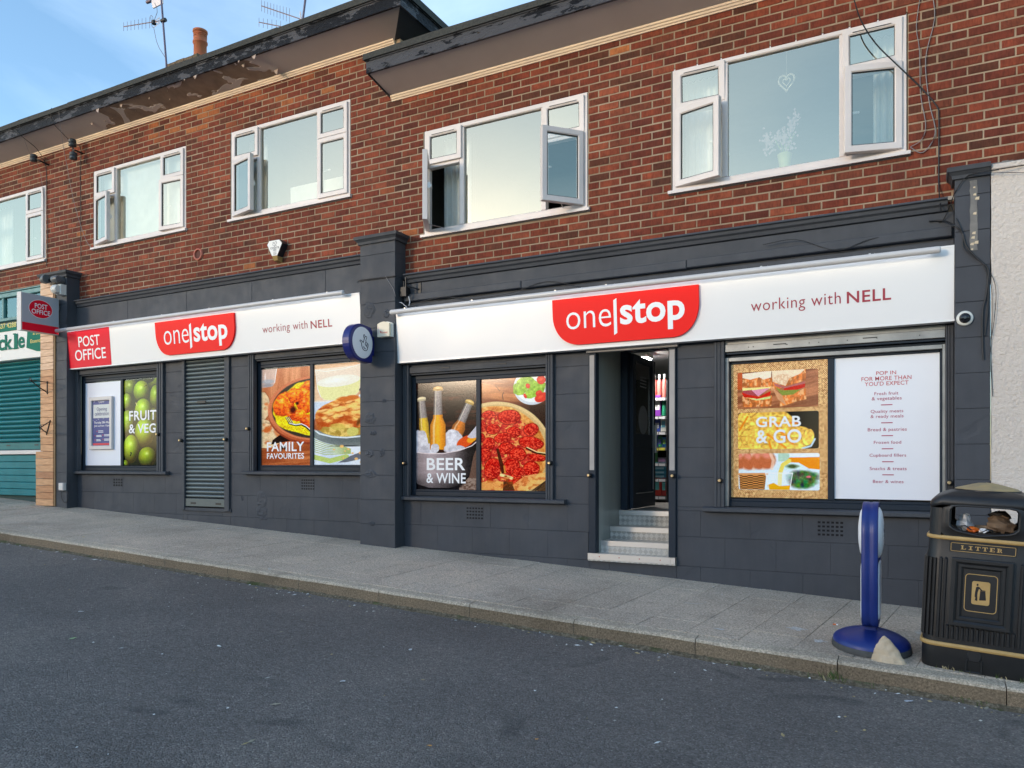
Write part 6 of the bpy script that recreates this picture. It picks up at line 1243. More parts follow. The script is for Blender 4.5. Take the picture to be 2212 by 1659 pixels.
# cameras on the left pillar
w3 = lambda x, y, Y: (lambda p: Vector((p[0], Y, p[1])))(at((x / 4.1468) / 1.8228, (1050 + y / 4.1468) / 1.8228, Y))
t = thing('security_camera', 'dark hooded camera high on the cedar boards', 'camera', tuple(w3(770, 240, -.25))); p = w3(770, 232, -.27); mb = MB()
mb.lathe([(.066, 0), (.070, .05), (.052, .10), (.02, .145)], (0, 0, 0), 'x', 14); mb.v = [(-b[0] * .95 + p.x + .06, b[1] + p.y - .04, b[2] * .95 + p.z + .015 * math.cos(b[0] * 12)) for b in mb.v]; mb.build('housing', M['camgrey'], t); MB().box(p.x + .03, p.x + .07, p.y - .02, -.222, p.z - .02, p.z + .02).build('bracket', M['iron'], t)
t = thing('security_camera', 'dark swivel camera high on the left grey pillar', 'camera', tuple(w3(930, 210, -.22))); p = w3(975, 222, -.24); MB().lathe([(.06, .0), (.062, -.05), (.05, -.085)], (p.x, -.199, p.z), 'y', 16).build('base', M['camgrey'], t); q_ = w3(905, 205, -.32); MB().lathe([(.03, -.06), (.05, -.045), (.055, .03), (.04, .07)], tuple(q_), 'x', 14).build('housing', M['camgrey'], t); MB().tube([(p.x, -.25, p.z), tuple(q_)], .022, 8).build('arm', M['camgrey'], t)
t = thing('security_camera', 'cream box camera with a round ring below the dark ones', 'camera', tuple(w3(1000, 390, -.2))); p = w3(1000, 385, -.23); MB().bbox(p.x - .045, p.x + .075, -.29, -.2, p.z - .075, p.z + .075, .008).build('box', M['campale'], t); q_ = w3(915, 370, -.31); MB().lathe([(.045, -.035), (.066, -.03), (.068, .02), (.05, .06)], tuple(q_), 'x', 18).build('ring', M['campale'], t); MB().lathe([(.01, -.075), (.03, -.06), (.044, -.033)], tuple(q_), 'x', 14).build('lens', M['dome'], t)
# little camera and junction gear left of the right-hand sign
gq = lambda x, y, Y: (lambda p: (p[0], Y, p[1]))(at((1380 + x / 5.53) / 1.8228, (860 + y / 5.53) / 1.8228, Y))
a, b = gq(1165, 1600, -.12), gq(1410, 1520, -.12); t = thing('junction_box', 'black junction box in the corner beside the centre pillar', 'box', a); MB().box(a[0] - .035, a[0] + .035, -.14, -.05, a[2] - .05, a[2] + .05).build('body', M['iron'], t); MB().tube([(a[0], -.12, a[2] + .05), (a[0] + .0, -.12, a[2] + .12)], .01, 6).build('gland', M['iron'], t)
t = thing('wall_stay', 'black iron stay fixed on the board left of the right sign', 'bracket', b); mb = MB(); mb.box(b[0] - .006, b[0] + .03, -.055, -.047, b[2] - .07, b[2] + .07); mb.tube([(b[0] + .01, -.05, b[2]), (b[0] - .08, -.16, b[2] + .02)], .009, 6); mb.box(b[0] - .10, b[0] - .09, -.17, -.15, b[2] - .09, b[2] + .12); mb.build('arm', M['iron'], t)
# scrolled iron brackets on the cedar boards
def ironbr(label, top, bot, tip, Y=-.225):
    w4 = lambda p, Y: (lambda q: (q[0], Y, q[1]))(at((p[0] / 2.5523) / 1.8228, (1400 + p[1] / 2.5523) / 1.8228, Y)); A, B = w4(top, Y), w4(bot, Y); T_ = w4(tip, Y - .35); t = thing('hanging_bracket', label, 'bracket', B, 'hanging basket brackets')
    mb = MB(); mb.tube([A, B], .012, 6); mb.build('back_plate', M['iron'], t); mb = MB(); s1 = tuple(A[i] * .92 + B[i] * .08 for i in range(3)); s2 = tuple(A[i] * .12 + B[i] * .88 for i in range(3)); mb.tube([s1, T_], .007, 6); mb.tube([s2, tuple((s2[i] * .5 + T_[i] * .5) - (.01 if i == 2 else 0) for i in range(3)), T_], .008, 6); mb.build('arm', M['iron'], t)
    mb = MB(); mb.tube([(T_[0] + .03 * math.cos(a), T_[1], T_[2] + .03 * math.sin(a)) for a in [i * .7 for i in range(9)]], .006, 5); mb.build('scroll', M['iron'], t)
ironbr('upper black iron basket bracket on the cedar boards', (476, 258), (476, 388), (302, 245)); ironbr('lower crooked black iron bracket on the cedar boards', (507, 650), (468, 795), (405, 722))
# white socket box low on the left pillar
x0, z1 = at((592 / 2.5523) / 1.8228, (1400 + 1280 / 2.5523) / 1.8228, -.24); x1, z0 = at((636 / 2.5523) / 1.8228, (1400 + 1355 / 2.5523) / 1.8228, -.24); t = thing('socket_box', 'small white socket box low on the left grey pillar', 'socket', (x0, -.2, z0)); MB().bbox(x0, x1, -.25, -.199, z0, z1, .008).build('cover', M['upvc'], t); MB().box(x0 + .02, x1 - .03, -.252, -.2495, z0 + .03, z1 - .04).build('lid', M['campale'], t)

# ------------------------------------------------------------------ cables
def cable(label, pts, r_=.006, m='cable', conv=None):
    P = [conv(*p) if conv else p for p in pts]; S = []
    for i in range(len(P) - 1):   # smooth through the points
        p0, p1, p2, p3 = [Vector(P[max(0, min(len(P) - 1, i + k))]) for k in (-1, 0, 1, 2)]
        for s_ in range(5): u = s_ / 5; S.append(.5 * ((2 * p1) + (-p0 + p2) * u + (2 * p0 - 5 * p1 + 4 * p2 - p3) * u * u + (-p0 + 3 * p1 - 3 * p2 + p3) * u ** 3))
    S.append(Vector(P[-1])); mb = MB(); mb.tube(S, r_ * .72, 6); return solid('cable', mb, M[m], label, 'cable', tuple(P[0]), 'cables on the shop fronts')
def cv(ox, oy, k): return lambda x, y, Y=-.01: (lambda p: (p[0], Y, p[1]))(at((ox + x / k) / 1.8228, (oy + y / k) / 1.8228, Y))
c4 = cv(2932, 0, 1.5082); c1_ = cv(0, 0, 1.5082); c8 = cv(3600, 500, 2.074); c2_ = cv(1380, 860, 5.53); c5_ = cv(2700, 900, 1.3824); cz = cv(1500, 1000, 1.3824)
cable('black cable crossing the heart window and dropping to the right pillar', [(640, -40, -.30), (690, 120, -.22), (780, 260, -.15), (900, 380, -.08), (1050, 525, -.02), (1140, 630, -.014), (1153, 700, -.012), (1153, 900, -.012), (1153, 1100, -.012), (1165, 1250, -.13)], .0075, 'cable', c4)
cable('thin grey cable looping down beside the heart window, inner strand', [(1050, -60, -.012), (1020, 150, -.012), (1038, 300, -.014), (1045, 560, -.014), (1075, 740, -.014), (1050, 830, -.014), (985, 872, -.02)], .0045, 'cableg', c4)
cable('pale grey cable looping out widest beside the heart window', [(1110, -60, -.012), (1128, 110, -.012), (1075, 350, -.014), (1095, 600, -.014), (1132, 790, -.014), (1060, 905, -.014), (985, 875, -.02)], .0055, 'cableg', c4)
cable('dark cable drooping from the right pillar cap to the sign end', [(690, 350, -.27), (450, 390, -.225), (340, 520, -.21), (300, 620, -.14), (240, 755, -.06), (200, 780, -.055)], .005, 'cable', c8)
cable('long dark cable running over the right pillar cap to the cream wall', [(900, 310, -.235), (690, 345, -.262), (520, 375, -.262), (450, 390, -.235)], .0045, 'cable', c8)
cable('straight thin cable across the top of the cream wall', [(460, 372, -.262), (620, 368, -.262), (900, 374, -.23)], .003, 'cable', c8)
cable('thick dark cable bundle slanting across the right pillar', [(120, 770, -.06), (230, 765, -.07), (320, 800, -.20), (390, 860, -.21), (420, 960, -.21), (480, 1040, -.212), (560, 1110, -.212), (605, 1180, -.212), (585, 1380, -.212), (560, 1500, -.212), (556, 1700, -.212), (565, 1900, -.212)], .009, 'cable', c8)
cable('second dark cable twisted round the bundle on the right pillar', [(300, 640, -.05), (350, 760, -.208), (395, 880, -.212), (400, 980, -.212), (470, 1050, -.216), (560, 1118, -.216), (600, 1250, -.214), (600, 1500, -.212), (575, 1700, -.212)], .006, 'cable', c8)
cable('blue tinted cable bowing out over the cream wall', [(590, 1150, -.212), (650, 1250, -.225), (668, 1380, -.228), (650, 1600, -.225), (625, 1800, -.215), (640, 2200, -.212)], .0035, 'cable', c8)
cable('inner thin cable hanging down the cream wall edge', [(600, 1180, -.214), (632, 1320, -.222), (640, 1500, -.222), (632, 1700, -.215)], .003, 'cable', c8)
cable('black cable clipped level across the centre pillar', [(165, 1400, -.21), (200, 1350, -.206), (540, 1300, -.206), (930, 1255, -.206), (985, 1260, -.206)], .008, 'cable', c2_)
cable('second black cable close below the one on the centre pillar', [(170, 1375, -.212), (210, 1362, -.206), (540, 1322, -.206), (940, 1262, -.208)], .006, 'cable', c2_)
cable('grey cable hanging down the centre pillar to the lamp trough', [(760, 1260, -.207), (850, 1400, -.207), (930, 1530, -.207), (965, 1640, -.207), (1000, 1760, -.16), (1060, 1860, -.10)], .005, 'cableg', c2_)
cable('white lead from the junction box to the lamp trough', [(1265, 1700, -.12), (1290, 1800, -.12), (1285, 1860, -.13), (1270, 1890, -.2)], .0075, 'cablew', c2_)
cable('white lead curling at the left end of the lamp trough', [(1060, 1830, -.14), (1120, 1840, -.14), (1190, 1900, -.16), (1230, 1940, -.22)], .006, 'cablew', c2_)
cable('loose black cable along the boards above the right sign', [(110, 290, -.09), (330, 235, -.09), (480, 245, -.09), (700, 215, -.09), (900, 150, -.09), (1100, 180, -.09), (1240, 170, -.09)], .005, 'cable', cz)
cable('black cable rising along the board to the right pillar', [(420, 88, -.09), (600, 60, -.092), (820, 118, -.088), (1000, 60, -.09), (1240, 12, -.05)], .005, 'cable', c5_)
cable('black wire down the bricks left of the second window', [(440, 850, -.06), (478, 880, -.012), (476, 1000, -.012), (479, 1300, -.012), (480, 1600, -.012)], .007, 'cable', c1_)
cable('black wire down the bricks beside the far left window', [(240, 935, -.06), (272, 985, -.012), (278, 1200, -.012), (282, 1450, -.012), (275, 1580, -.012)], .007, 'cable', c1_)
cable('long sagging grey wire from the roof edge to the second window', [(348, 650, -.42), (365, 800, -.35), (400, 1000, -.2), (440, 1200, -.08), (500, 1400, -.02), (545, 1480, -.03)], .004, 'cableg', c1_)
cable('fine grey wire dropping past the far left window', [(112, 740, -.42), (180, 920, -.2), (232, 1000, -.05), (255, 1150, -.02), (262, 1350, -.015), (255, 1530, -.02)], .0035, 'cableg', c1_)
cable('wire from the roof edge to the left insulator', [(85, 765, -.42), (130, 810, -.38), (210, 875, -.2), (250, 930, -.1)], .006, 'cable', c1_)
cable('wire from the roof edge to the right insulator pair', [(305, 640, -.42), (310, 720, -.40), (370, 790, -.25), (420, 840, -.12)], .006, 'cable', c1_)
cable('dark lead hanging below the white socket box', [(612, 1360, -.22), (620, 1430, -.215), (650, 1480, -.212), (685, 1440, -.20), (680, 1350, -.18)], .006, 'cable', cv(0, 1400, 2.5523))
cable('long dark lead down the side of the left pillar', [(1080, 940, -.21), (1100, 780, -.2), (1140, 640, -.15), (1200, 520, -.08), (1270, 430, -.02)], .005, 'cable', cv(0, 1050, 4.1468))
# insulators
for lab, P, br_ in (('pair of grey insulators, the lower one hanging, below the roof edge', [(430, 848, -.14), (436, 925, -.14)], ((440, 890, -.14), (492, 912, -.0))), ('single grey insulator on its iron arm at the far left', [(200, 938, -.14)], ((235, 955, -.14), (290, 980, -.0)))):
    p0 = c1_(*P[0]); t = thing('insulator', lab, 'insulator', p0, 'grey line insulators')
    for p in P:
        q_ = c1_(*p); MB().lathe([(.03, -.06), (.052, -.05), (.052, -.012), (.044, -.008), (.044, .0), (.052, .004), (.052, .04), (.03, .055)], q_, n=16).build('bell', flat('insulator_grey', (.045, .05, .055), .35), t)
    MB().tube([c1_(*br_[0]), c1_(*br_[1])], .012, 6).build('arm', M['iron'], t)
    MB().tube([c1_(*P[0]), c1_(*P[-1]) if len(P) > 1 else c1_(*br_[0]), c1_(*br_[0])], .010, 5).build('hook', M['iron'], t)

# ------------------------------------------------------------------ aerials on the roof
def ap_(x, y, Y=2.0): p = at(x, y, Y); return Vector((p[0], Y, p[1]))
def yagi(parent, a, b, n, ln_, r_=.009, dr=(.25, .97, 0)):
    d = Vector(dr).normalized(); mb = MB(); mb.tube([a, b], r_, 5); mb.build('boom', M['aerial'], parent)
    mb = MB()
    for i in range(n):
        p = a + (b - a) * (i / (n - .3) * .74); h = ln_ * (.8 + .25 * i / n); mb.tube([p - Vector((0, 0, h)), p + Vector((0, 0, h))], .0045, 4)
    mb.build('element', M['aerial'], parent, None, 'stuff')
k5c = lambda x, y: ((450 + x / 5.53) / 1.8228, (0 + y / 5.53) / 1.8228)
p0 = ap_(*k5c(1135, 1400)); p0b = Vector((p0.x + .02, p0.y, 6.7)); p1 = ap_(*k5c(1030, 60)); p2 = p1 + (p1 - p0) * .35
t = thing('tv_aerial', 'tall aerial mast with a long boom beside the chimney', 'aerial', p0b); MB().tube([p0b, p0, p1, p2], .017, 8).build('mast', M['mast'], t)
yagi(t, ap_(*k5c(205, 582)), ap_(*k5c(1055, 445)), 8, .10)
mb = MB(); a = ap_(*k5c(855, 485)); 
for s_ in (1, -1):
    e = ap_(*k5c(985, 380 if s_ > 0 else 500)); f_ = ap_(*k5c(870, 470 + (120 if s_ < 0 else 0))); mb.tube([a, e], .006, 4); mb.tube([f_, e], .006, 4); mb.tube([e, ap_(*k5c(960, 450))], .006, 4)
mb.build('reflector', M['grid'], t); MB().lathe([(.04, -.03), (.04, .03)], tuple(ap_(*k5c(865, 490))), n=8).build('dipole_box', M['iron'], t); MB().lathe([(.035, -.05), (.035, .05)], tuple(ap_(*k5c(1075, 445))), 'x', 8).build('clamp', M['iron'], t)
mb = MB(); c_ = [ap_(*k5c(*p)) for p in ((800, 0), (1045, -30), (1050, 70), (840, 180))]; mb.add(c_ + [p + Vector((0, .02, 0)) for p in c_], [(0, 1, 2, 3), (7, 6, 5, 4), (0, 3, 7, 4), (1, 5, 6, 2), (3, 2, 6, 7), (0, 4, 5, 1)]); mb.build('grid_panel', M['grid'], t); MB().tube([ap_(*k5c(710, 50)), ap_(*k5c(800, 15))], .03, 6).build('boom_end', M['mast'], t)
MB().tube([ap_(*k5c(*p)) for p in ((880, 60), (930, 180), (935, 270), (890, 390), (870, 460))], .006, 4).build('lead', M['cableg'], t); MB().tube([ap_(*k5c(*p)) for p in ((860, 600), (890, 760), (920, 900), (980, 1050), (1110, 1250))], .006, 4).build('lead', M['cableg'], t); MB().tube([ap_(*k5c(*p)) for p in ((850, 470), (835, 360), (800, 335), (790, 360), (825, 590), (865, 600))], .005, 4).build('lead', M['cableg'], t)
k6 = lambda x, y: ((1000 + x / 1.5082) / 1.8228, (y / 1.5082) / 1.8228)
p0 = ap_(*k6(290, 120)); p1 = ap_(*k6(306, -10)); t = thing('tv_aerial', 'second aerial mast with two booms above the roof edge', 'aerial', (p0.x, p0.y, 6.7)); MB().tube([Vector((p0.x, p0.y, 6.7)), p0, p1, p1 + (p1 - p0) * .6], .017, 8).build('mast', M['mast'], t)
yagi(t, ap_(*k6(45, 35)), ap_(*k6(290, 118)), 10, .11); yagi(t, ap_(*k6(30, 132)), ap_(*k6(230, 172)), 6, .09); MB().tube([ap_(*k6(275, 70)), ap_(*k6(280, 118))], .012, 5).build('reflector', M['grid'], t)

# ------------------------------------------------------------------ litter bin on the kerb
BO = Vector((-.004, -1.628, zpave(.04, -1.6) - .008)); al, tl_ = R(-5), math.atan(.0485)
ex = Vector((math.cos(al) * math.cos(tl_), math.sin(al), -math.sin(tl_))).normalized(); ey = Vector((-math.sin(al), math.cos(al), .03)).normalized(); ez = ex.cross(ey).normalized(); ey = ez.cross(ex)
def BL(p): return BO + ex * p[0] + ey * p[1] + ez * p[2]
bt = thing('litter_bin', 'black and gold litter bin with rubbish showing in its opening', 'bin', tuple(BO))
def bb(mb, name, m, parent=None, kind=None): return mb.xf(lambda p: BL(p)).build(name, m, parent or bt, None, kind)
BW_, BD_ = .63, .56
def rsec(x0, x1, y0, y1, r_, n=5):
    P = []
    for cx_, cy_, a0 in ((x0 + r_, y0 + r_, math.pi), (x1 - r_, y0 + r_, 1.5 * math.pi), (x1 - r_, y1 - r_, 0), (x0 + r_, y1 - r_, .5 * math.pi)):
        P += [(cx_ + r_ * math.cos(a0 + math.pi / 2 * i / n), cy_ + r_ * math.sin(a0 + math.pi / 2 * i / n)) for i in range(n + 1)]
    return P
def loft(mb, secs, cap0=True, cap1=True):
    v = []; n = None
    for ins, z, r_ in secs:
        s_ = rsec(ins, BW_ - ins, ins, BD_ - ins, r_); n = len(s_); v += [(x, y, z) for x, y in s_]
    f = [(a * n + i, a * n + (i + 1) % n, (a + 1) * n + (i + 1) % n, (a + 1) * n + i) for a in range(len(secs) - 1) for i in range(n)]
    mb.add(v, f, None, True)
    if cap0: mb.add(v[:n], [tuple(range(n))[::-1]])
    if cap1: mb.add(v[-n:], [tuple(range(n))])
    return mb
bb(loft(MB(), [(.022, 0, .07), (.012, .02, .075), (.008, .15, .08)]), 'plinth', M['binblk'])
bb(loft(MB(), [(.002, .150, .085), (-.004, .155, .09), (-.004, .172, .09), (.002, .177, .085)]), 'gold_band', M['gold'])
bb(loft(MB(), [(.010, .150, .08), (.012, .72, .08), (.016, .735, .08), (.018, .82, .08)]), 'body', M['binblk'])
bb(loft(MB(), [(.010, .818, .085), (.004, .822, .09), (.004, .838, .09), (.010, .842, .085)]), 'gold_band', M['gold'])
mb = MB()   # cast ribs, front and sides
x = .095
while x < BW_ - .09:
    if .13 < x < .50: segs = [(.205, .285), ]
    else: segs = [(.205, .70)]
    for za, zb in segs:
        mb.prism([(x - .009, .013), (x - .006, -.002), (x + .006, -.002), (x + .009, .013)], za, zb, 'z'); mb.add([(x - .006, -.002, zb), (x + .006, -.002, zb), (x + .006, .013, zb + .01), (x - .006, .013, zb + .01)], [(0, 1, 2, 3)])
    x += .0265
y = .09
while y < BD_ - .08:
    for sx in (0, 1):
        X_ = .013 if sx == 0 else BW_ - .013; o_ = -.014 if sx == 0 else .014; mb.prism([(X_, y - .009), (X_ + o_, y - .006), (X_ + o_, y + .006), (X_, y + .009)], .205, .70, 'z')
    y += .0265
for a in (.55, .95, 1.25):   # ribs round the corners
    for cx_, sg_ in ((.09, -1), (BW_ - .09, 1)):
        ca, sa = math.cos(a) * sg_, -math.sin(a); px, py = cx_ + ca * .087, .09 + sa * .087; mb.tube([(px, py, .21), (px, py, .70)], .009, 5)
bb(mb, 'rib', M['binblk'], None, 'stuff')
mb = MB(); bars(mb, .155, .475, .295, .715, .035, -.022, .014, .008); bb(mb, 'door_rim', M['binblk']); mb = MB(); bars(mb, .190, .440, .33, .68, .028, -.012, .014, .006); bb(mb, 'door_panel', M['binblk']); mb = MB(); mb.bbox(.216, .414, -.004, .014, .356, .654, .004); o = bb(mb, 'door_plate', M['binblk'])
def rrect(x0, x1, z0, z1, r_, n=4):
    P = []
    for cx_, cz_, a0 in ((x0 + r_, z0 + r_, math.pi), (x1 - r_, z0 + r_, 1.5 * math.pi), (x1 - r_, z1 - r_, 0), (x0 + r_, z1 - r_, .5 * math.pi)): P += [(cx_ + r_ * math.cos(a0 + math.pi / 2 * i / n), cz_ + r_ * math.sin(a0 + math.pi / 2 * i / n)) for i in range(n + 1)]
    return P
mb = MB(); ribbon(mb, rrect(.232, .398, .395, .622, .02), .0042, lambda u, v: (u, -.0052, v), True); bb(mb, 'gold_line', M['gold'])
mb = MB(); P = rrect(.268, .362, .440, .582, .012); n = len(P); mb.add([(x, -.0075, z) for x, z in P] + [(x, -.004, z) for x, z in P], [tuple(range(n))] + [(i, (i + 1) % n, n + (i + 1) % n, n + i) for i in range(n)]); bb(mb, 'emblem_plate', M['gold'])
E0 = lambda x, y: (.268 + (x - 535) / 145 * .094, -.0084, .582 - (y - 430 - .085 * (x - 535)) / 187 * .142)
mb = MB(); F2 = lambda L_: mb.add([E0(*p) for p in L_], [tuple(range(len(L_)))])
F2([(569, 480), (586, 474), (593, 490), (583, 520), (581, 545), (582, 560), (560, 556), (562, 520)]); F2([(560, 555), (582, 560), (573, 586), (562, 588), (568, 566)]); F2([(570, 560), (582, 560), (584, 590), (572, 590), (574, 575)])
F2([(586, 478), (594, 478), (622, 508), (618, 514), (588, 490)]); a = 6.3; F2([(579 + 8 * math.cos(i * a / 9), 461 + 10 * math.sin(i * a / 9)) for i in range(9)]); F2([(603, 514), (644, 514), (652, 586), (598, 586)]); F2([(600, 510), (608, 504), (640, 506), (647, 513), (603, 513)]); bb(mb, 'emblem', M['iron'])
# head with an opening through front and back
HZ0, HZ1 = .84, 1.032
hx0, hx1, hz0, hz1 = .135, .485, .873, 1.028
n = 48; out = []; inn = []
def polar(P, n):
    cx_, cz_ = sum(p[0] for p in P) / len(P), sum(p[1] for p in P) / len(P); res = []
    for i in range(n):
        a = 2 * math.pi * i / n; dx_, dz_ = math.cos(a), math.sin(a); best = None
        for (xa, za), (xb, zb) in zip(P, P[1:] + P[:1]):
            ex_, ez_ = xb - xa, zb - za; det = dx_ * -ez_ + ex_ * dz_
            if abs(det) < 1e-12: continue
            t_ = ((xa - .31) * -ez_ + ex_ * (za - .955)) / det; s_ = (dx_ * (za - .955) - dz_ * (xa - .31)) / det
            if t_ > 0 and -1e-6 <= s_ <= 1 + 1e-6 and (best is None or t_ < best): best = t_
        res.append((.31 + dx_ * best, .955 + dz_ * best))
    return res
OUT = [(.085, HZ0), (BW_ - .085, HZ0), (BW_ - .085, HZ1 - .02)] + [(BW_ - .085 - (BW_ - .17) * i / 8, HZ1 - .02 + .058 * math.sin(math.pi * i / 8)) for i in range(1, 8)] + [(.085, HZ1 - .02)]
HOLE = [(hx0, .905), (.165, .882), (.30, hz0 - .012), (.455, .882), (hx1, .905), (hx1, 1.005), (.465, hz1), (.155, hz1), (hx0, 1.005)]
po_, ph = polar(OUT, n), polar(HOLE, n)
def face(yf, s_):
    v = [(x, yf, z) for x, z in po_] + [(.31 + (x - .31) * 1.10, yf + s_ * .0, .955 + (z - .955) * 1.16) for x, z in ph] + [(.31 + (x - .31) * 1.06, yf - s_ * .010, .955 + (z - .955) * 1.09) for x, z in ph] + [(x, yf - s_ * .004, z) for x, z in ph] + [(x, yf + s_ * .05, z) for x, z in ph]
    return v, [(a * n + i, a * n + (i + 1) % n, (a + 1) * n + (i + 1) % n, (a + 1) * n + i) for a in range(4) for i in range(n)]
mb = MB(); v, f = face(.018, 1); mb.add(v, f, None, True); v, f = face(BD_ - .018, -1); mb.add(v, f, None, True)
side_ = [p for p in rsec(.018, BW_ - .018, .018, BD_ - .018, .068, 6)]
def strip(P, za, zb): 
    for (xa, ya), (xb, yb) in zip(P, P[1:]): mb.add([(xa, ya, za), (xb, yb, za), (xb, yb, zb), (xa, ya, zb)], [(0, 1, 2, 3)], None, True)
m_ = len(side_) // 4; strip(side_[3 * m_:] + side_[:m_], HZ0, HZ1 - .02); strip(side_[m_:3 * m_], HZ0, HZ1 - .02); bb(mb, 'head', M['binblk'])
mb = MB(); secs = []
for k, (ins, z) in enumerate(((.018, HZ1 - .024), (.014, HZ1 - .020), (.014, HZ1 - .004), (.020, HZ1 + .016), (.038, HZ1 + .032), (.075, HZ1 + .042), (.13, HZ1 + .046))): secs.append((ins, z, .07 if k < 4 else .06))
nn = None; v = []
for ins, z, r_ in secs:
    s_ = rsec(ins, BW_ - ins, ins, BD_ - ins, r_); nn = len(s_); v += [(x, y, z + .058 * math.sin(math.pi * min(1, max(0, x / BW_)))) for x, y in s_]
mb.add(v, [(a * nn + i, a * nn + (i + 1) % nn, (a + 1) * nn + (i + 1) % nn, (a + 1) * nn + i) for a in range(len(secs) - 1) for i in range(nn)], None, True); mb.add(v[-nn:], [tuple(range(nn))]); bb(mb, 'hood', M['binblk'])
mb = MB(); cx_, cy_ = BW_ / 2, BD_ / 2
mb.lathe([(.175, 1.090), (.182, 1.120), (.18, 1.126)], (cx_, cy_, 0), n=28); bb(mb, 'ash_tray', M['iron'])
mb = MB(); mb.lathe([(.178, 1.126), (.165, 1.133), (.13, 1.141), (.10, 1.152), (.05, 1.164), (.012, 1.167)], (cx_, cy_, 0), n=28); rr = random.Random(3); mb.v = [(a, b, c_ + rr.uniform(-.0025, .0025)) for a, b, c_ in mb.v]; bb(mb, 'lid_top', M['golddirty'])
mb = MB(); ribbon(mb, rrect(.145, .480, .752, .802, .006, 2), .003, lambda u, v: (u, .0145, v), True); bb(mb, 'gold_line', M['gold'])
mb = MB()   # LITTER in slab-serif capitals
def cap_(ch, x, w_, z=.7655, h=.024):
    st, sf = w_ * .28, .0032
    R_ = lambda a, b, c_, d: mb.box(x + a, x + b, .0128, .0136, z + c_, z + d)
    if ch == 'I': R_(w_ * .5 - st / 2, w_ * .5 + st / 2, sf, h - sf); R_(w_ * .12, w_ * .88, 0, sf); R_(w_ * .12, w_ * .88, h - sf, h)
    if ch == 'L': R_(w_ * .14, w_ * .14 + st, sf, h - sf); R_(0, w_ * .95, 0, sf); R_(0, w_ * .55, h - sf, h); R_(w_ * .86, w_ * .95, sf, h * .36)
    if ch == 'T': R_(w_ * .5 - st / 2, w_ * .5 + st / 2, sf, h - sf); R_(w_ * .22, w_ * .78, 0, sf); R_(0, w_, h - sf, h); R_(0, w_ * .09, h * .66, h - sf); R_(w_ * .91, w_, h * .66, h - sf)
    if ch == 'E': R_(w_ * .14, w_ * .14 + st, sf, h - sf); R_(0, w_ * .95, 0, sf); R_(0, w_ * .92, h - sf, h); R_(w_ * .42, w_ * .72, h * .44, h * .57); R_(w_ * .86, w_ * .95, sf, h * .33); R_(w_ * .83, w_ * .92, h * .68, h - sf)
    if ch == 'R':
        R_(w_ * .14, w_ * .14 + st, sf, h - sf); R_(0, w_ * .52, 0, sf); R_(0, w_ * .6, h - sf, h); R_(w_ * .42, w_ * .68, h * .43, h * .54); R_(w_ * .6, w_ * .86, h * .54, h - sf)
        mb.add([(x + w_ * .55, .0128, z + h * .43), (x + w_ * .75, .0128, z + h * .43), (x + w_ * 1.0, .0128, z), (x + w_ * .74, .0128, z)], [(0, 1, 2, 3)])
for i, ch in enumerate('LITTER'): cap_(ch, .198 + i * .0375, .028)
bb(mb, 'lettering', M['gold']); 
mb = MB(); mb.bbox(.135, .488, .015, .02, .745, .808, .003); bb(mb, 'name_plate', M['binblk'])
mb = MB(); bars(mb, .255, .345, .012, .092, .010, .002, .012, .003); mb.lathe([(.04, .008), (.035, .003)], (.30, 0, .118), 'y', 16); bb(mb, 'cast_mark', M['binblk'])
mb = MB(); mb.box(.05, BW_ - .05, .06, BD_ - .06, .80, .868); bb(mb, 'liner', M['iron'])
# rubbish resting in the opening
def crumple(label, name, c_, s_, m, seed, dark=0, cat='litter'):
    r_ = random.Random(seed); mb = MB(); n1, n2 = 10, 7; v = []
    for j in range(n2 + 1):
        for i in range(n1): a, b = 2 * math.pi * i / n1, math.pi * j / n2; k = r_.uniform(.65, 1.15); v.append((c_[0] + s_[0] * math.cos(a) * math.sin(b) * k, c_[1] + s_[1] * math.sin(a) * math.sin(b) * k, c_[2] + s_[2] * math.cos(b) * k))
    mb.add(v, [(j * n1 + i, j * n1 + (i + 1) % n1, (j + 1) * n1 + (i + 1) % n1, (j + 1) * n1 + i) for j in range(n2) for i in range(n1)]); mb.xf(lambda p: BL(p)); return solid(name, mb, m, label, cat, tuple(BL(c_)), 'rubbish in the bin')
crumple('crumpled clear plastic bag at the left of the bin opening', 'plastic_bag', (.205, .16, .915), (.05, .06, .058), M['film'], 1); crumple('brown paper bag heaped at the right of the bin opening', 'paper_bag', (.40, .20, .915), (.09, .09, .055), M['card'], 2); crumple('dark crushed carton on top of the brown bag', 'crushed_carton', (.385, .24, .965), (.06, .05, .035), flat('charcoal_card', (.02, .018, .016)), 3); crumple('orange and white wrapper at the front of the bin opening', 'food_wrapper', (.255, .09, .885), (.04, .03, .018), M['orange'], 4); crumple('white wrapper scrap beside the orange one', 'food_wrapper', (.305, .085, .882), (.03, .03, .015), M['white'], 5); crumple('flat brown paper between the two bags', 'paper_bag', (.31, .2, .885), (.09, .06, .02), flat('pale_card', (.30, .22, .15)), 6)
mb = MB(); mb.tube([(.30, .07, .872), (.33, .06, .895), (.355, .06, .892), (.36, .07, .875)], .004, 5); mb.tube([(.19, .07, .902), (.215, .06, .908), (.245, .06, .885)], .004, 5); mb.xf(lambda p: BL(p)); solid('black_straps', mb, M['cable'], 'black cord handles curling over the bin opening', 'cord', tuple(BL((.3, .07, .872))), 'rubbish in the bin')

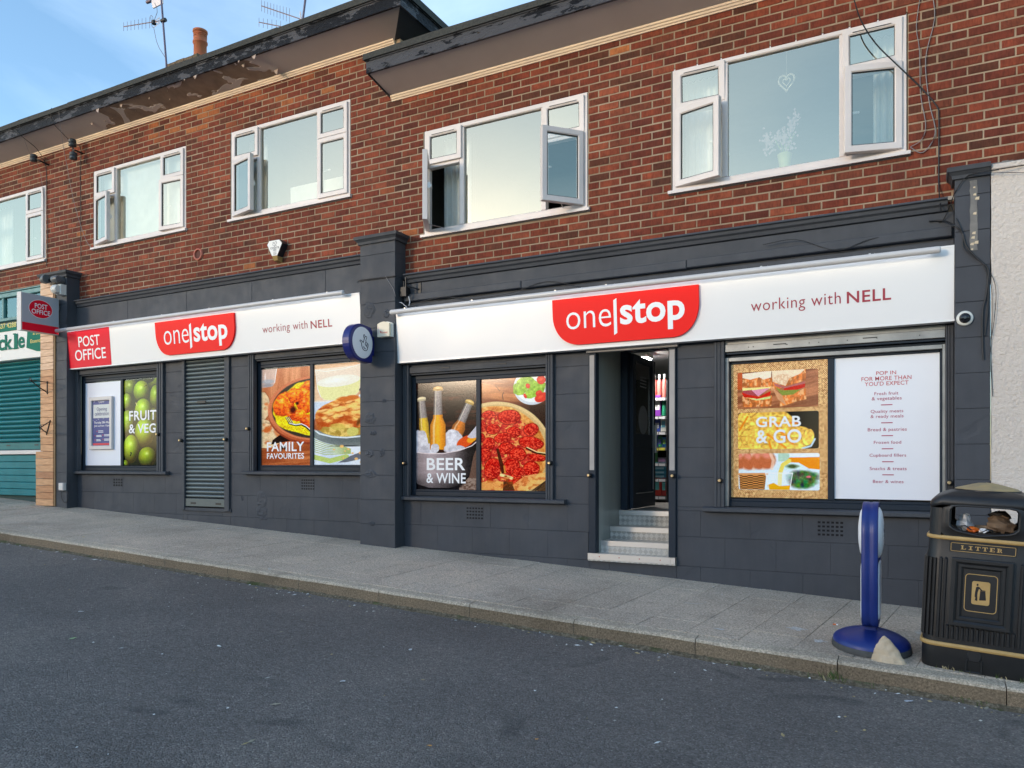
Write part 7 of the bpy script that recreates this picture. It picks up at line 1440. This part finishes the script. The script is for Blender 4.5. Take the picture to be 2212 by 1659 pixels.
# ------------------------------------------------------------------ blue pavement sign, seen edge on, with a stone on its foot
sx, sy = -.283, -1.395; zg = zpave(sx, sy)
from mathutils import noise as mn
t = thing('pavement_sign', 'royal blue pavement sign standing edge on beside the litter bin', 'sign', (sx, sy, zg)); til = lambda p: Vector((p.x, p.y, p.z - .0485 * (p.x - sx) + .0637 * (p.y - sy)))
mb = MB(); mb.lathe([(.246, -.012), (.248, .0), (.243, .026), (.238, .030)], (sx, sy, zg + .012), n=40); mb.xf(til); mb.build('rubber_ring', M['rubber'], t)
mb = MB(); mb.lathe([(.240, .028), (.238, .045), (.225, .062), (.19, .083), (.14, .102), (.085, .118), (.06, .124), (.05, .132)], (sx, sy, zg + .012), n=40); mb.xf(til); mb.build('base', M['blue'], t)
mb = MB(); mb.bbox(sx - .035, sx + .035, sy - .06, sy + .06, zg + .12, zg + .20, .006); mb.build('neck', M['blue'], t)
pz0, pz1, hw = zg + .165, 1.352, .215; rc = .205; zc = pz1 - rc
prof = []
for i in range(25): a = math.pi * i / 24; prof.append((sy + rc * math.cos(a), zc + rc * math.sin(a)))
prof += [(sy - .203, zc - .22), (sy - .203, pz0 + .10), (sy - .18, pz0 + .03), (sy - .12, pz0)]; prof += [(sy + .12, pz0), (sy + .18, pz0 + .03), (sy + .203, pz0 + .10), (sy + .203, zc - .22)]
n = len(prof); c0 = (sy, (pz0 + pz1) / 2); sec = [(-.038, .955), (-.050, .975), (-.046, 1.0), (-.012, 1.0), (-.008, .985), (.008, .985), (.012, 1.0), (.046, 1.0), (.050, .975), (.038, .955)]
v = [(sx + dx_, c0[0] + (a - c0[0]) * k, c0[1] + (b - c0[1]) * (1 - (1 - k) * .55)) for dx_, k in sec for a, b in prof]
mb = MB(); mb.add(v, [(a * n + i, a * n + (i + 1) % n, (a + 1) * n + (i + 1) % n, (a + 1) * n + i) for a in range(len(sec) - 1) for i in range(n)], None, True); mb.add(v[:n], [tuple(range(n))]); mb.add(v[-n:], [tuple(range(n))]); mb.build('frame', M['blue'], t)
for s_ in (1, -1):
    mb = MB(); mb.lathe([(.172, .0), (.168, .012), (.14, .026), (.08, .036), (.01, .039)], (0, 0, 0), 'x', 32); mb.v = [(sx + s_ * (.040 + a), sy + b, zc + c_) for a, b, c_ in mb.v]; dsk = mb.build('disc', M['white'], t)
    P = [(sy + (a - sy) * .86, (c0[1] - .135) + (b - c0[1]) * .55) for a, b in prof]; q1 = [p for p in P]; zt_ = zc - .195; Q = rrect(sy - .165, sy + .165, pz0 + .05, zt_, .05, 5); m_ = len(Q)
    mb = MB(); mb.add([(sx + s_ * .049, a, b) for a, b in Q] + [(sx + s_ * .056, sy + (a - sy) * .95, (pz0 + zt_) / 2 + (b - (pz0 + zt_) / 2) * .97) for a, b in Q], [(i, (i + 1) % m_, m_ + (i + 1) % m_, m_ + i) for i in range(m_)] + [tuple(m_ + i for i in range(m_))]); mb.build('panel', M['disc'], t)
    mb = MB(); d_ = lambda y, z: (sx + s_ * (.079 - 1.35 * (y * y + z * z) ** 1.0), sy + y, zc + z)
    for P in ([(-.02, .0), (-.05, .05), (-.075, .055), (-.07, .03), (-.045, -.02), (-.035, -.07), (.0, -.105), (.035, -.09), (.045, -.05)], [(-.02, .0), (.005, .07), (.03, .085), (.035, .06), (.015, .01)], [(-.005, .04), (-.015, .09), (.0, .10), (.01, .075)], [(.02, -.01), (.035, .0), (.04, -.04), (.02, -.045), (.02, -.01)], [(-.01, -.05), (.005, -.075), (.02, -.08)]): mb.tube([d_(*p) for p in P], .003, 4)
    mb.build('drawing', M['ink'], dsk)
# dirt and moss lying in the gutter against the kerb
mb = MB(); rr = random.Random(17); n_ = 700; v = []
for i in range(n_ + 1):
    x_ = -13 + 15.5 * i / n_; w_ = .035 + .030 * mn.noise(Vector((x_ * 1.3, 0, 2))) + .03 * abs(mn.noise(Vector((x_ * 6, 0, 7)))) + rr.uniform(0, .014); w_ *= 1.0 + max(0, (x_ + 4)) * .09
    v += [(x_, KY0 + .002, zroad(x_, KY0) + .018 + rr.uniform(0, .008)), (x_, KY0 - w_ * .5, zroad(x_, KY0) + .006 + rr.uniform(-.001, .004)), (x_, KY0 - max(.01, w_), zroad(x_, KY0) - .001)]
mb.add(v, [(3 * i + k, 3 * i + k + 1, 3 * i + k + 4, 3 * i + k + 3) for i in range(n_) for k in range(2)])
m = mat('gutter_dirt', rough=.95, spec=.2); p_ = pos(m); c = ramp(m, noise(m, 40, p_, 6, .75), [(.3, (.06, .048, .03)), (.5, (.15, .115, .075)), (.68, (.33, .27, .19))]); c = mixc(m, ramp(m, noise(m, 5, p_, 4, .6), [(.56, 0.0), (.66, .8)]), c, (.055, .075, .018)); setb(m, 'Base Color', c); setb(m, 'Normal', bump(m, noise(m, 70, p_, 5, .7), 1, .01))
o = mb.build('gutter_dirt', m); o['kind'] = 'stuff'; o['label'] = 'brown grit and moss lying along the foot of the kerb'
# sandstone lump
px_r, py_r = -.170, -1.635; zg2 = zpave(px_r, py_r); mb = MB(); rr = random.Random(4)
def rk(u, v_, d):  # u across, v_ up
    return (px_r + u * .100 + rr.uniform(-.003, .003), py_r - d + rr.uniform(-.003, .003), zg2 + v_ + rr.uniform(-.003, .003) - .0485 * u * .1)
from mathutils import noise as mn
nu, nv = 26, 18; v = []
for j in range(nv + 1):
    hv = j / nv
    for i in range(nu):
        a = 2 * math.pi * i / nu; wd_ = (1 - hv) ** .68; dd = (1 - hv) ** .7
        X_ = -.026 * hv + .104 * wd_ * math.cos(a); Y_ = .05 * math.sin(a) * dd + .02 * hv; Zz = .158 * hv
        e = mn.noise(Vector((X_ * 30, Y_ * 30, Zz * 30))) * .005 + abs(mn.noise(Vector((X_ * 12 + 5, Y_ * 12, Zz * 26)))) * .007
        v.append((px_r + X_ + e * math.cos(a), py_r + Y_ + e * math.sin(a), zg2 + Zz + e * .5 - .0485 * X_ - .006))
mb.add(v, [(j * nu + i, j * nu + (i + 1) % nu, (j + 1) * nu + (i + 1) % nu, (j + 1) * nu + i) for j in range(nv) for i in range(nu)]); mb.add(v[-nu:], [tuple(range(nu))])
solid('stone', mb, M['rock'], 'pointed lump of pale sandstone leaning on the blue sign foot', 'stone', (px_r, py_r, zg2))

# ------------------------------------------------------------------ weeds, chippings and scraps
def gpoint(px, py, plane='p'):
    u = (px - CX) / F; rx, ry, rz = -SN + CS * u, CS + u * SN, -(py - HY) / F
    if plane == 'p': t_ = (.438 - .0637 * (DIST - .03) - EYE) / (rz + .0485 * rx - .0637 * ry)
    else: t_ = (.198 + .012 * (DIST - 1.8) - EYE) / (rz + .0485 * rx + .012 * ry)
    return Vector((t_ * rx, t_ * ry - DIST, EYE + t_ * rz))
def tuft(mb, x, y, z, n, h, spread, r_):
    for _ in range(n):
        a, l_ = r_.uniform(0, 6.28), h * r_.uniform(.5, 1.1); bx, by = x + r_.gauss(0, spread), y + r_.gauss(0, spread * .5); dx_, dy_ = math.cos(a) * l_ * .5, math.sin(a) * l_ * .4; w_ = .0022
        mb.add([(bx - w_, by, z), (bx + w_, by, z), (bx + dx_ * .5 + w_ * .7, by + dy_ * .5, z + l_ * .65), (bx + dx_, by + dy_, z + l_)], [(0, 1, 2, 3)])
rr = random.Random(21)
gm, sm = MB(), MB()
for (px, py, n_, h_, dry) in ((1808, 1440, 34, .07, 0), (1808, 1425, 16, .05, 1), (1640, 1400, 14, .035, 0), (1700, 1412, 14, .03, 0), (1880, 1470, 20, .03, 0), (1760, 1436, 12, .03, 0), (1960, 1490, 12, .03, 0), (2080, 1515, 16, .04, 0), (2130, 1530, 16, .035, 0)):
    X_ = gpoint(px, py, 'r').x; tuft(sm if dry else gm, X_, KY0 - .012, zroad(X_, KY0), n_, h_, .035, rr)
for x_ in [(.05 + i * .045) for i in range(14)]:
    if rr.random() < .75: y_ = -1.622 - .0875 * (x_ - .04) * 1.0 - .004; tuft(sm if rr.random() < .6 else gm, x_, y_, zpave(x_, y_) - .002, rr.randint(2, 6), rr.uniform(.02, .055), .012, rr)
for px, py in ((140, 1097), (70, 1090), (100, 1092), (35, 1093)): p = gpoint(px, py + 3); tuft(gm, p.x, p.y, p.z, 14, .03, .05, rr)
o = gm.build('weeds', M['leaf']); o['kind'] = 'stuff'; o['label'] = 'small green weeds along kerb and walls'
o = sm.build('dry_grass', M['straw']); o['kind'] = 'stuff'; o['label'] = 'dry grass blades round the bin and kerb'
mb = MB(); rr = random.Random(33); DC = [(.72, .70, .66), (.5, .47, .42), (.35, .3, .22), (.78, .77, .74), (.42, .32, .16)]
for _ in range(520):
    x_ = rr.uniform(-11, 1.2); y_ = rr.choice([rr.uniform(-6.6, KY0 - .01), KY0 - abs(rr.gauss(0, .12)) - .01]); s_ = rr.choice([rr.uniform(.003, .006), rr.uniform(.004, .011)]) * (1 if y_ < -2.2 else 1.1); a = rr.uniform(0, 3); z_ = zroad(x_, y_) + .002; c_, q_ = math.cos(a) * s_, math.sin(a) * s_; l_ = rr.choice([1, 1, 1.5, 3.0])
    mb.add([(x_ - c_ * l_, y_ - q_ * l_, z_), (x_ + q_, y_ - c_, z_), (x_ + c_ * l_, y_ + q_ * l_, z_ + .001), (x_ - q_, y_ + c_, z_), (x_, y_, z_ + s_ * .6)], [(0, 1, 4), (1, 2, 4), (2, 3, 4), (3, 0, 4)], rr.choice(DC))
for _ in range(140):
    x_ = rr.uniform(-11, 1.0); y_ = rr.choice([rr.uniform(KY1, -.05), -.04 - abs(rr.gauss(0, .05))]); s_ = rr.uniform(.003, .007); z_ = zpave(x_, y_) + .002
    mb.add([(x_ - s_, y_, z_), (x_, y_ - s_, z_), (x_ + s_ * 1.4, y_, z_), (x_, y_ + s_, z_), (x_, y_, z_ + s_ * .6)], [(0, 1, 4), (1, 2, 4), (2, 3, 4), (3, 0, 4)], rr.choice(DC))
m = mat('grit', rough=.9); a = nd(m, 'ShaderNodeAttribute', attribute_name='tint'); setb(m, 'Base Color', a.outputs['Color'])
o = mb.build('grit', m); o['kind'] = 'stuff'; o['label'] = 'scattered pale grit and scraps on road and pavement'
def scrap(label, px, py, sz, c_, plane='r', name='paper_scrap', asp=1.6, cat='litter'):
    p = gpoint(px, py, plane); r_ = random.Random(int(px * 7 + py)); n = 9; ang = r_.uniform(0, 3); mb = MB(); P = []
    for i in range(n): a = 2 * math.pi * i / n; k = r_.uniform(.6, 1.1); u, w_ = sz * asp * k * math.cos(a), sz * k * math.sin(a); P.append((p.x + u * math.cos(ang) - w_ * math.sin(ang), p.y + u * math.sin(ang) + w_ * math.cos(ang), p.z + .003 + r_.uniform(0, sz * .35)))
    mb.add(P + [(p.x, p.y, p.z + .004 + sz * .25)], [(i, (i + 1) % n, n) for i in range(n)]); return solid(name, mb, flat('scrap_%d' % int(c_[0] * 100 + c_[2] * 10), c_, .8), label, cat, tuple(p))
scrap('white paper scrap alone in the middle of the road', 740, 1473, .018, (.75, .75, .74)); scrap('white paper scrap on the road below the centre pillar', 886, 1404, .016, (.7, .7, .68)); scrap('white scrap on the road at the far left edge', 28, 1147, .02, (.7, .7, .68))
scrap('pale scrap on the road left of centre near the kerb', 655, 1310, .012, (.7, .7, .7)); scrap('small white scrap near the kerb at upper left', 161, 1209, .016, (.72, .72, .7)); scrap('white scrap at left of the road, further down', 175, 1322, .014, (.74, .74, .7)); scrap('pale green leaf on the left of the road', 158, 1380, .018, (.35, .5, .25), name='leaf', cat='leaf')
scrap('orange scrap on the road near the bottom', 928, 1612, .009, (.7, .35, .1)); scrap('small orange scrap at the road bottom right of centre', 1160, 1598, .007, (.7, .45, .15)); scrap('yellow speck on the left pavement', 181, 1161, .012, (.75, .5, .03), 'p'); scrap('white scrap on the pavement under the small shutter', 475, 1143, .02, (.6, .6, .58), 'p', asp=3)
scrap('pale green leaf in the kerb gutter by the bin', 1966, 1493, .012, (.3, .5, .15), name='leaf', cat='leaf'); scrap('grey white scrap in the gutter left of the bin', 1963, 1516, .016, (.5, .5, .52), asp=2.2)
p = gpoint(3580 / 1.8228 * 0 + (3100 + 287 / 1.5086) / 1.8228, (1800 + 998 / 1.5086) / 1.8228, 'p'); t = thing('cigarette_end', 'orange tipped cigarette end on the pavement left of the blue sign', 'cigarette end', tuple(p)); MB().tube([(p.x - .018, p.y, p.z + .006), (p.x + .004, p.y - .003, p.z + .006)], .005, 6).build('filter', M['orange'], t); MB().tube([(p.x + .004, p.y - .003, p.z + .006), (p.x + .016, p.y - .004, p.z + .006)], .005, 6).build('paper', M['white'], t)

# ------------------------------------------------------------------ houses over the road: out of the picture, they stand in the shop glass
for i, x_ in enumerate((-38, -24.5, -11, 2.5, 16, 29.5)):
    zb = zfar(x_, -8) - .5; t = thing('brick_house', ['tall', 'plain', 'wide', 'middle', 'right', 'far'][i] + ' brick house on the opposite side of the street', 'house', (x_, -30, zb), 'houses over the road')
    MB().box(x_ - 5.5, x_ + 5.5, -36, -30, zb, zb + 4.4).build('wall', speck('far_brick', (.24, .12, .08), (.18, .09, .06), 2, .9, 0) if i == 0 else bpy.data.materials['far_brick'], t)
    MB().prism([(-29.6, zb + 4.3), (-36.4, zb + 4.3), (-33, zb + 6.0)], x_ - 5.7, x_ + 5.7).build('roof', flat('far_tile', (.09, .065, .06), .8), t)
    for wx in (-3.6, 0, 3.6):
        for wz in (.8, 2.8): f_ = MB().box(x_ + wx - .8, x_ + wx + .8, -30.0, -29.95, zb + wz, zb + wz + 1.25).build('window', M['upvc'], t); MB().box(x_ + wx - .7, x_ + wx + .7, -29.95, -29.93, zb + wz + .1, zb + wz + 1.15).build('pane', M['shopglass'] if False else flat('far_pane', (.05, .06, .07), .1), f_)

# milky splashes dried on the slabs by the blue sign
def splash(label, px, py, a, b, sd):
    p = gpoint(px, py, 'p'); r_ = random.Random(sd); n = 22; P = []
    for i in range(n): t_ = 2 * math.pi * i / n; k = r_.uniform(.45, 1.1); x_, y_ = p.x + a * k * math.cos(t_), p.y + b * k * math.sin(t_); P.append((x_, y_, zpave(x_, y_) + .0036))
    mb = MB(); mb.add(P + [(p.x, p.y, zpave(p.x, p.y) + .0038)], [(i, (i + 1) % n, n) for i in range(n)]); solid('splash_stain', mb, speck('dried_splash', (.44, .40, .36), (.62, .60, .56), 60, .8, .2, lo=.42, hi=.6), label, 'stain', tuple(p), 'pale splashes on the pavement')
splash('long pale splash on the pavement left of the blue sign', (2800 + 930 / 2.765) / 1.8228, (2300 + 490 / 2.765) / 1.8228, .085, .05, 1)
splash('pale splash nearest the kerb and blue sign foot', (2800 + 1180 / 2.765) / 1.8228, (2300 + 625 / 2.765) / 1.8228, .05, .04, 2)
splash('small pale splash farther left below the grab and go window', (2800 + 95 / 2.765) / 1.8228, (2300 + 495 / 2.765) / 1.8228, .05, .022, 3)
splash('thin pale scuff on the pavement below the pizza window', (2100 + 90 / 2.765) / 1.8228, (2250 + 200 / 2.765) / 1.8228, .06, .012, 4)
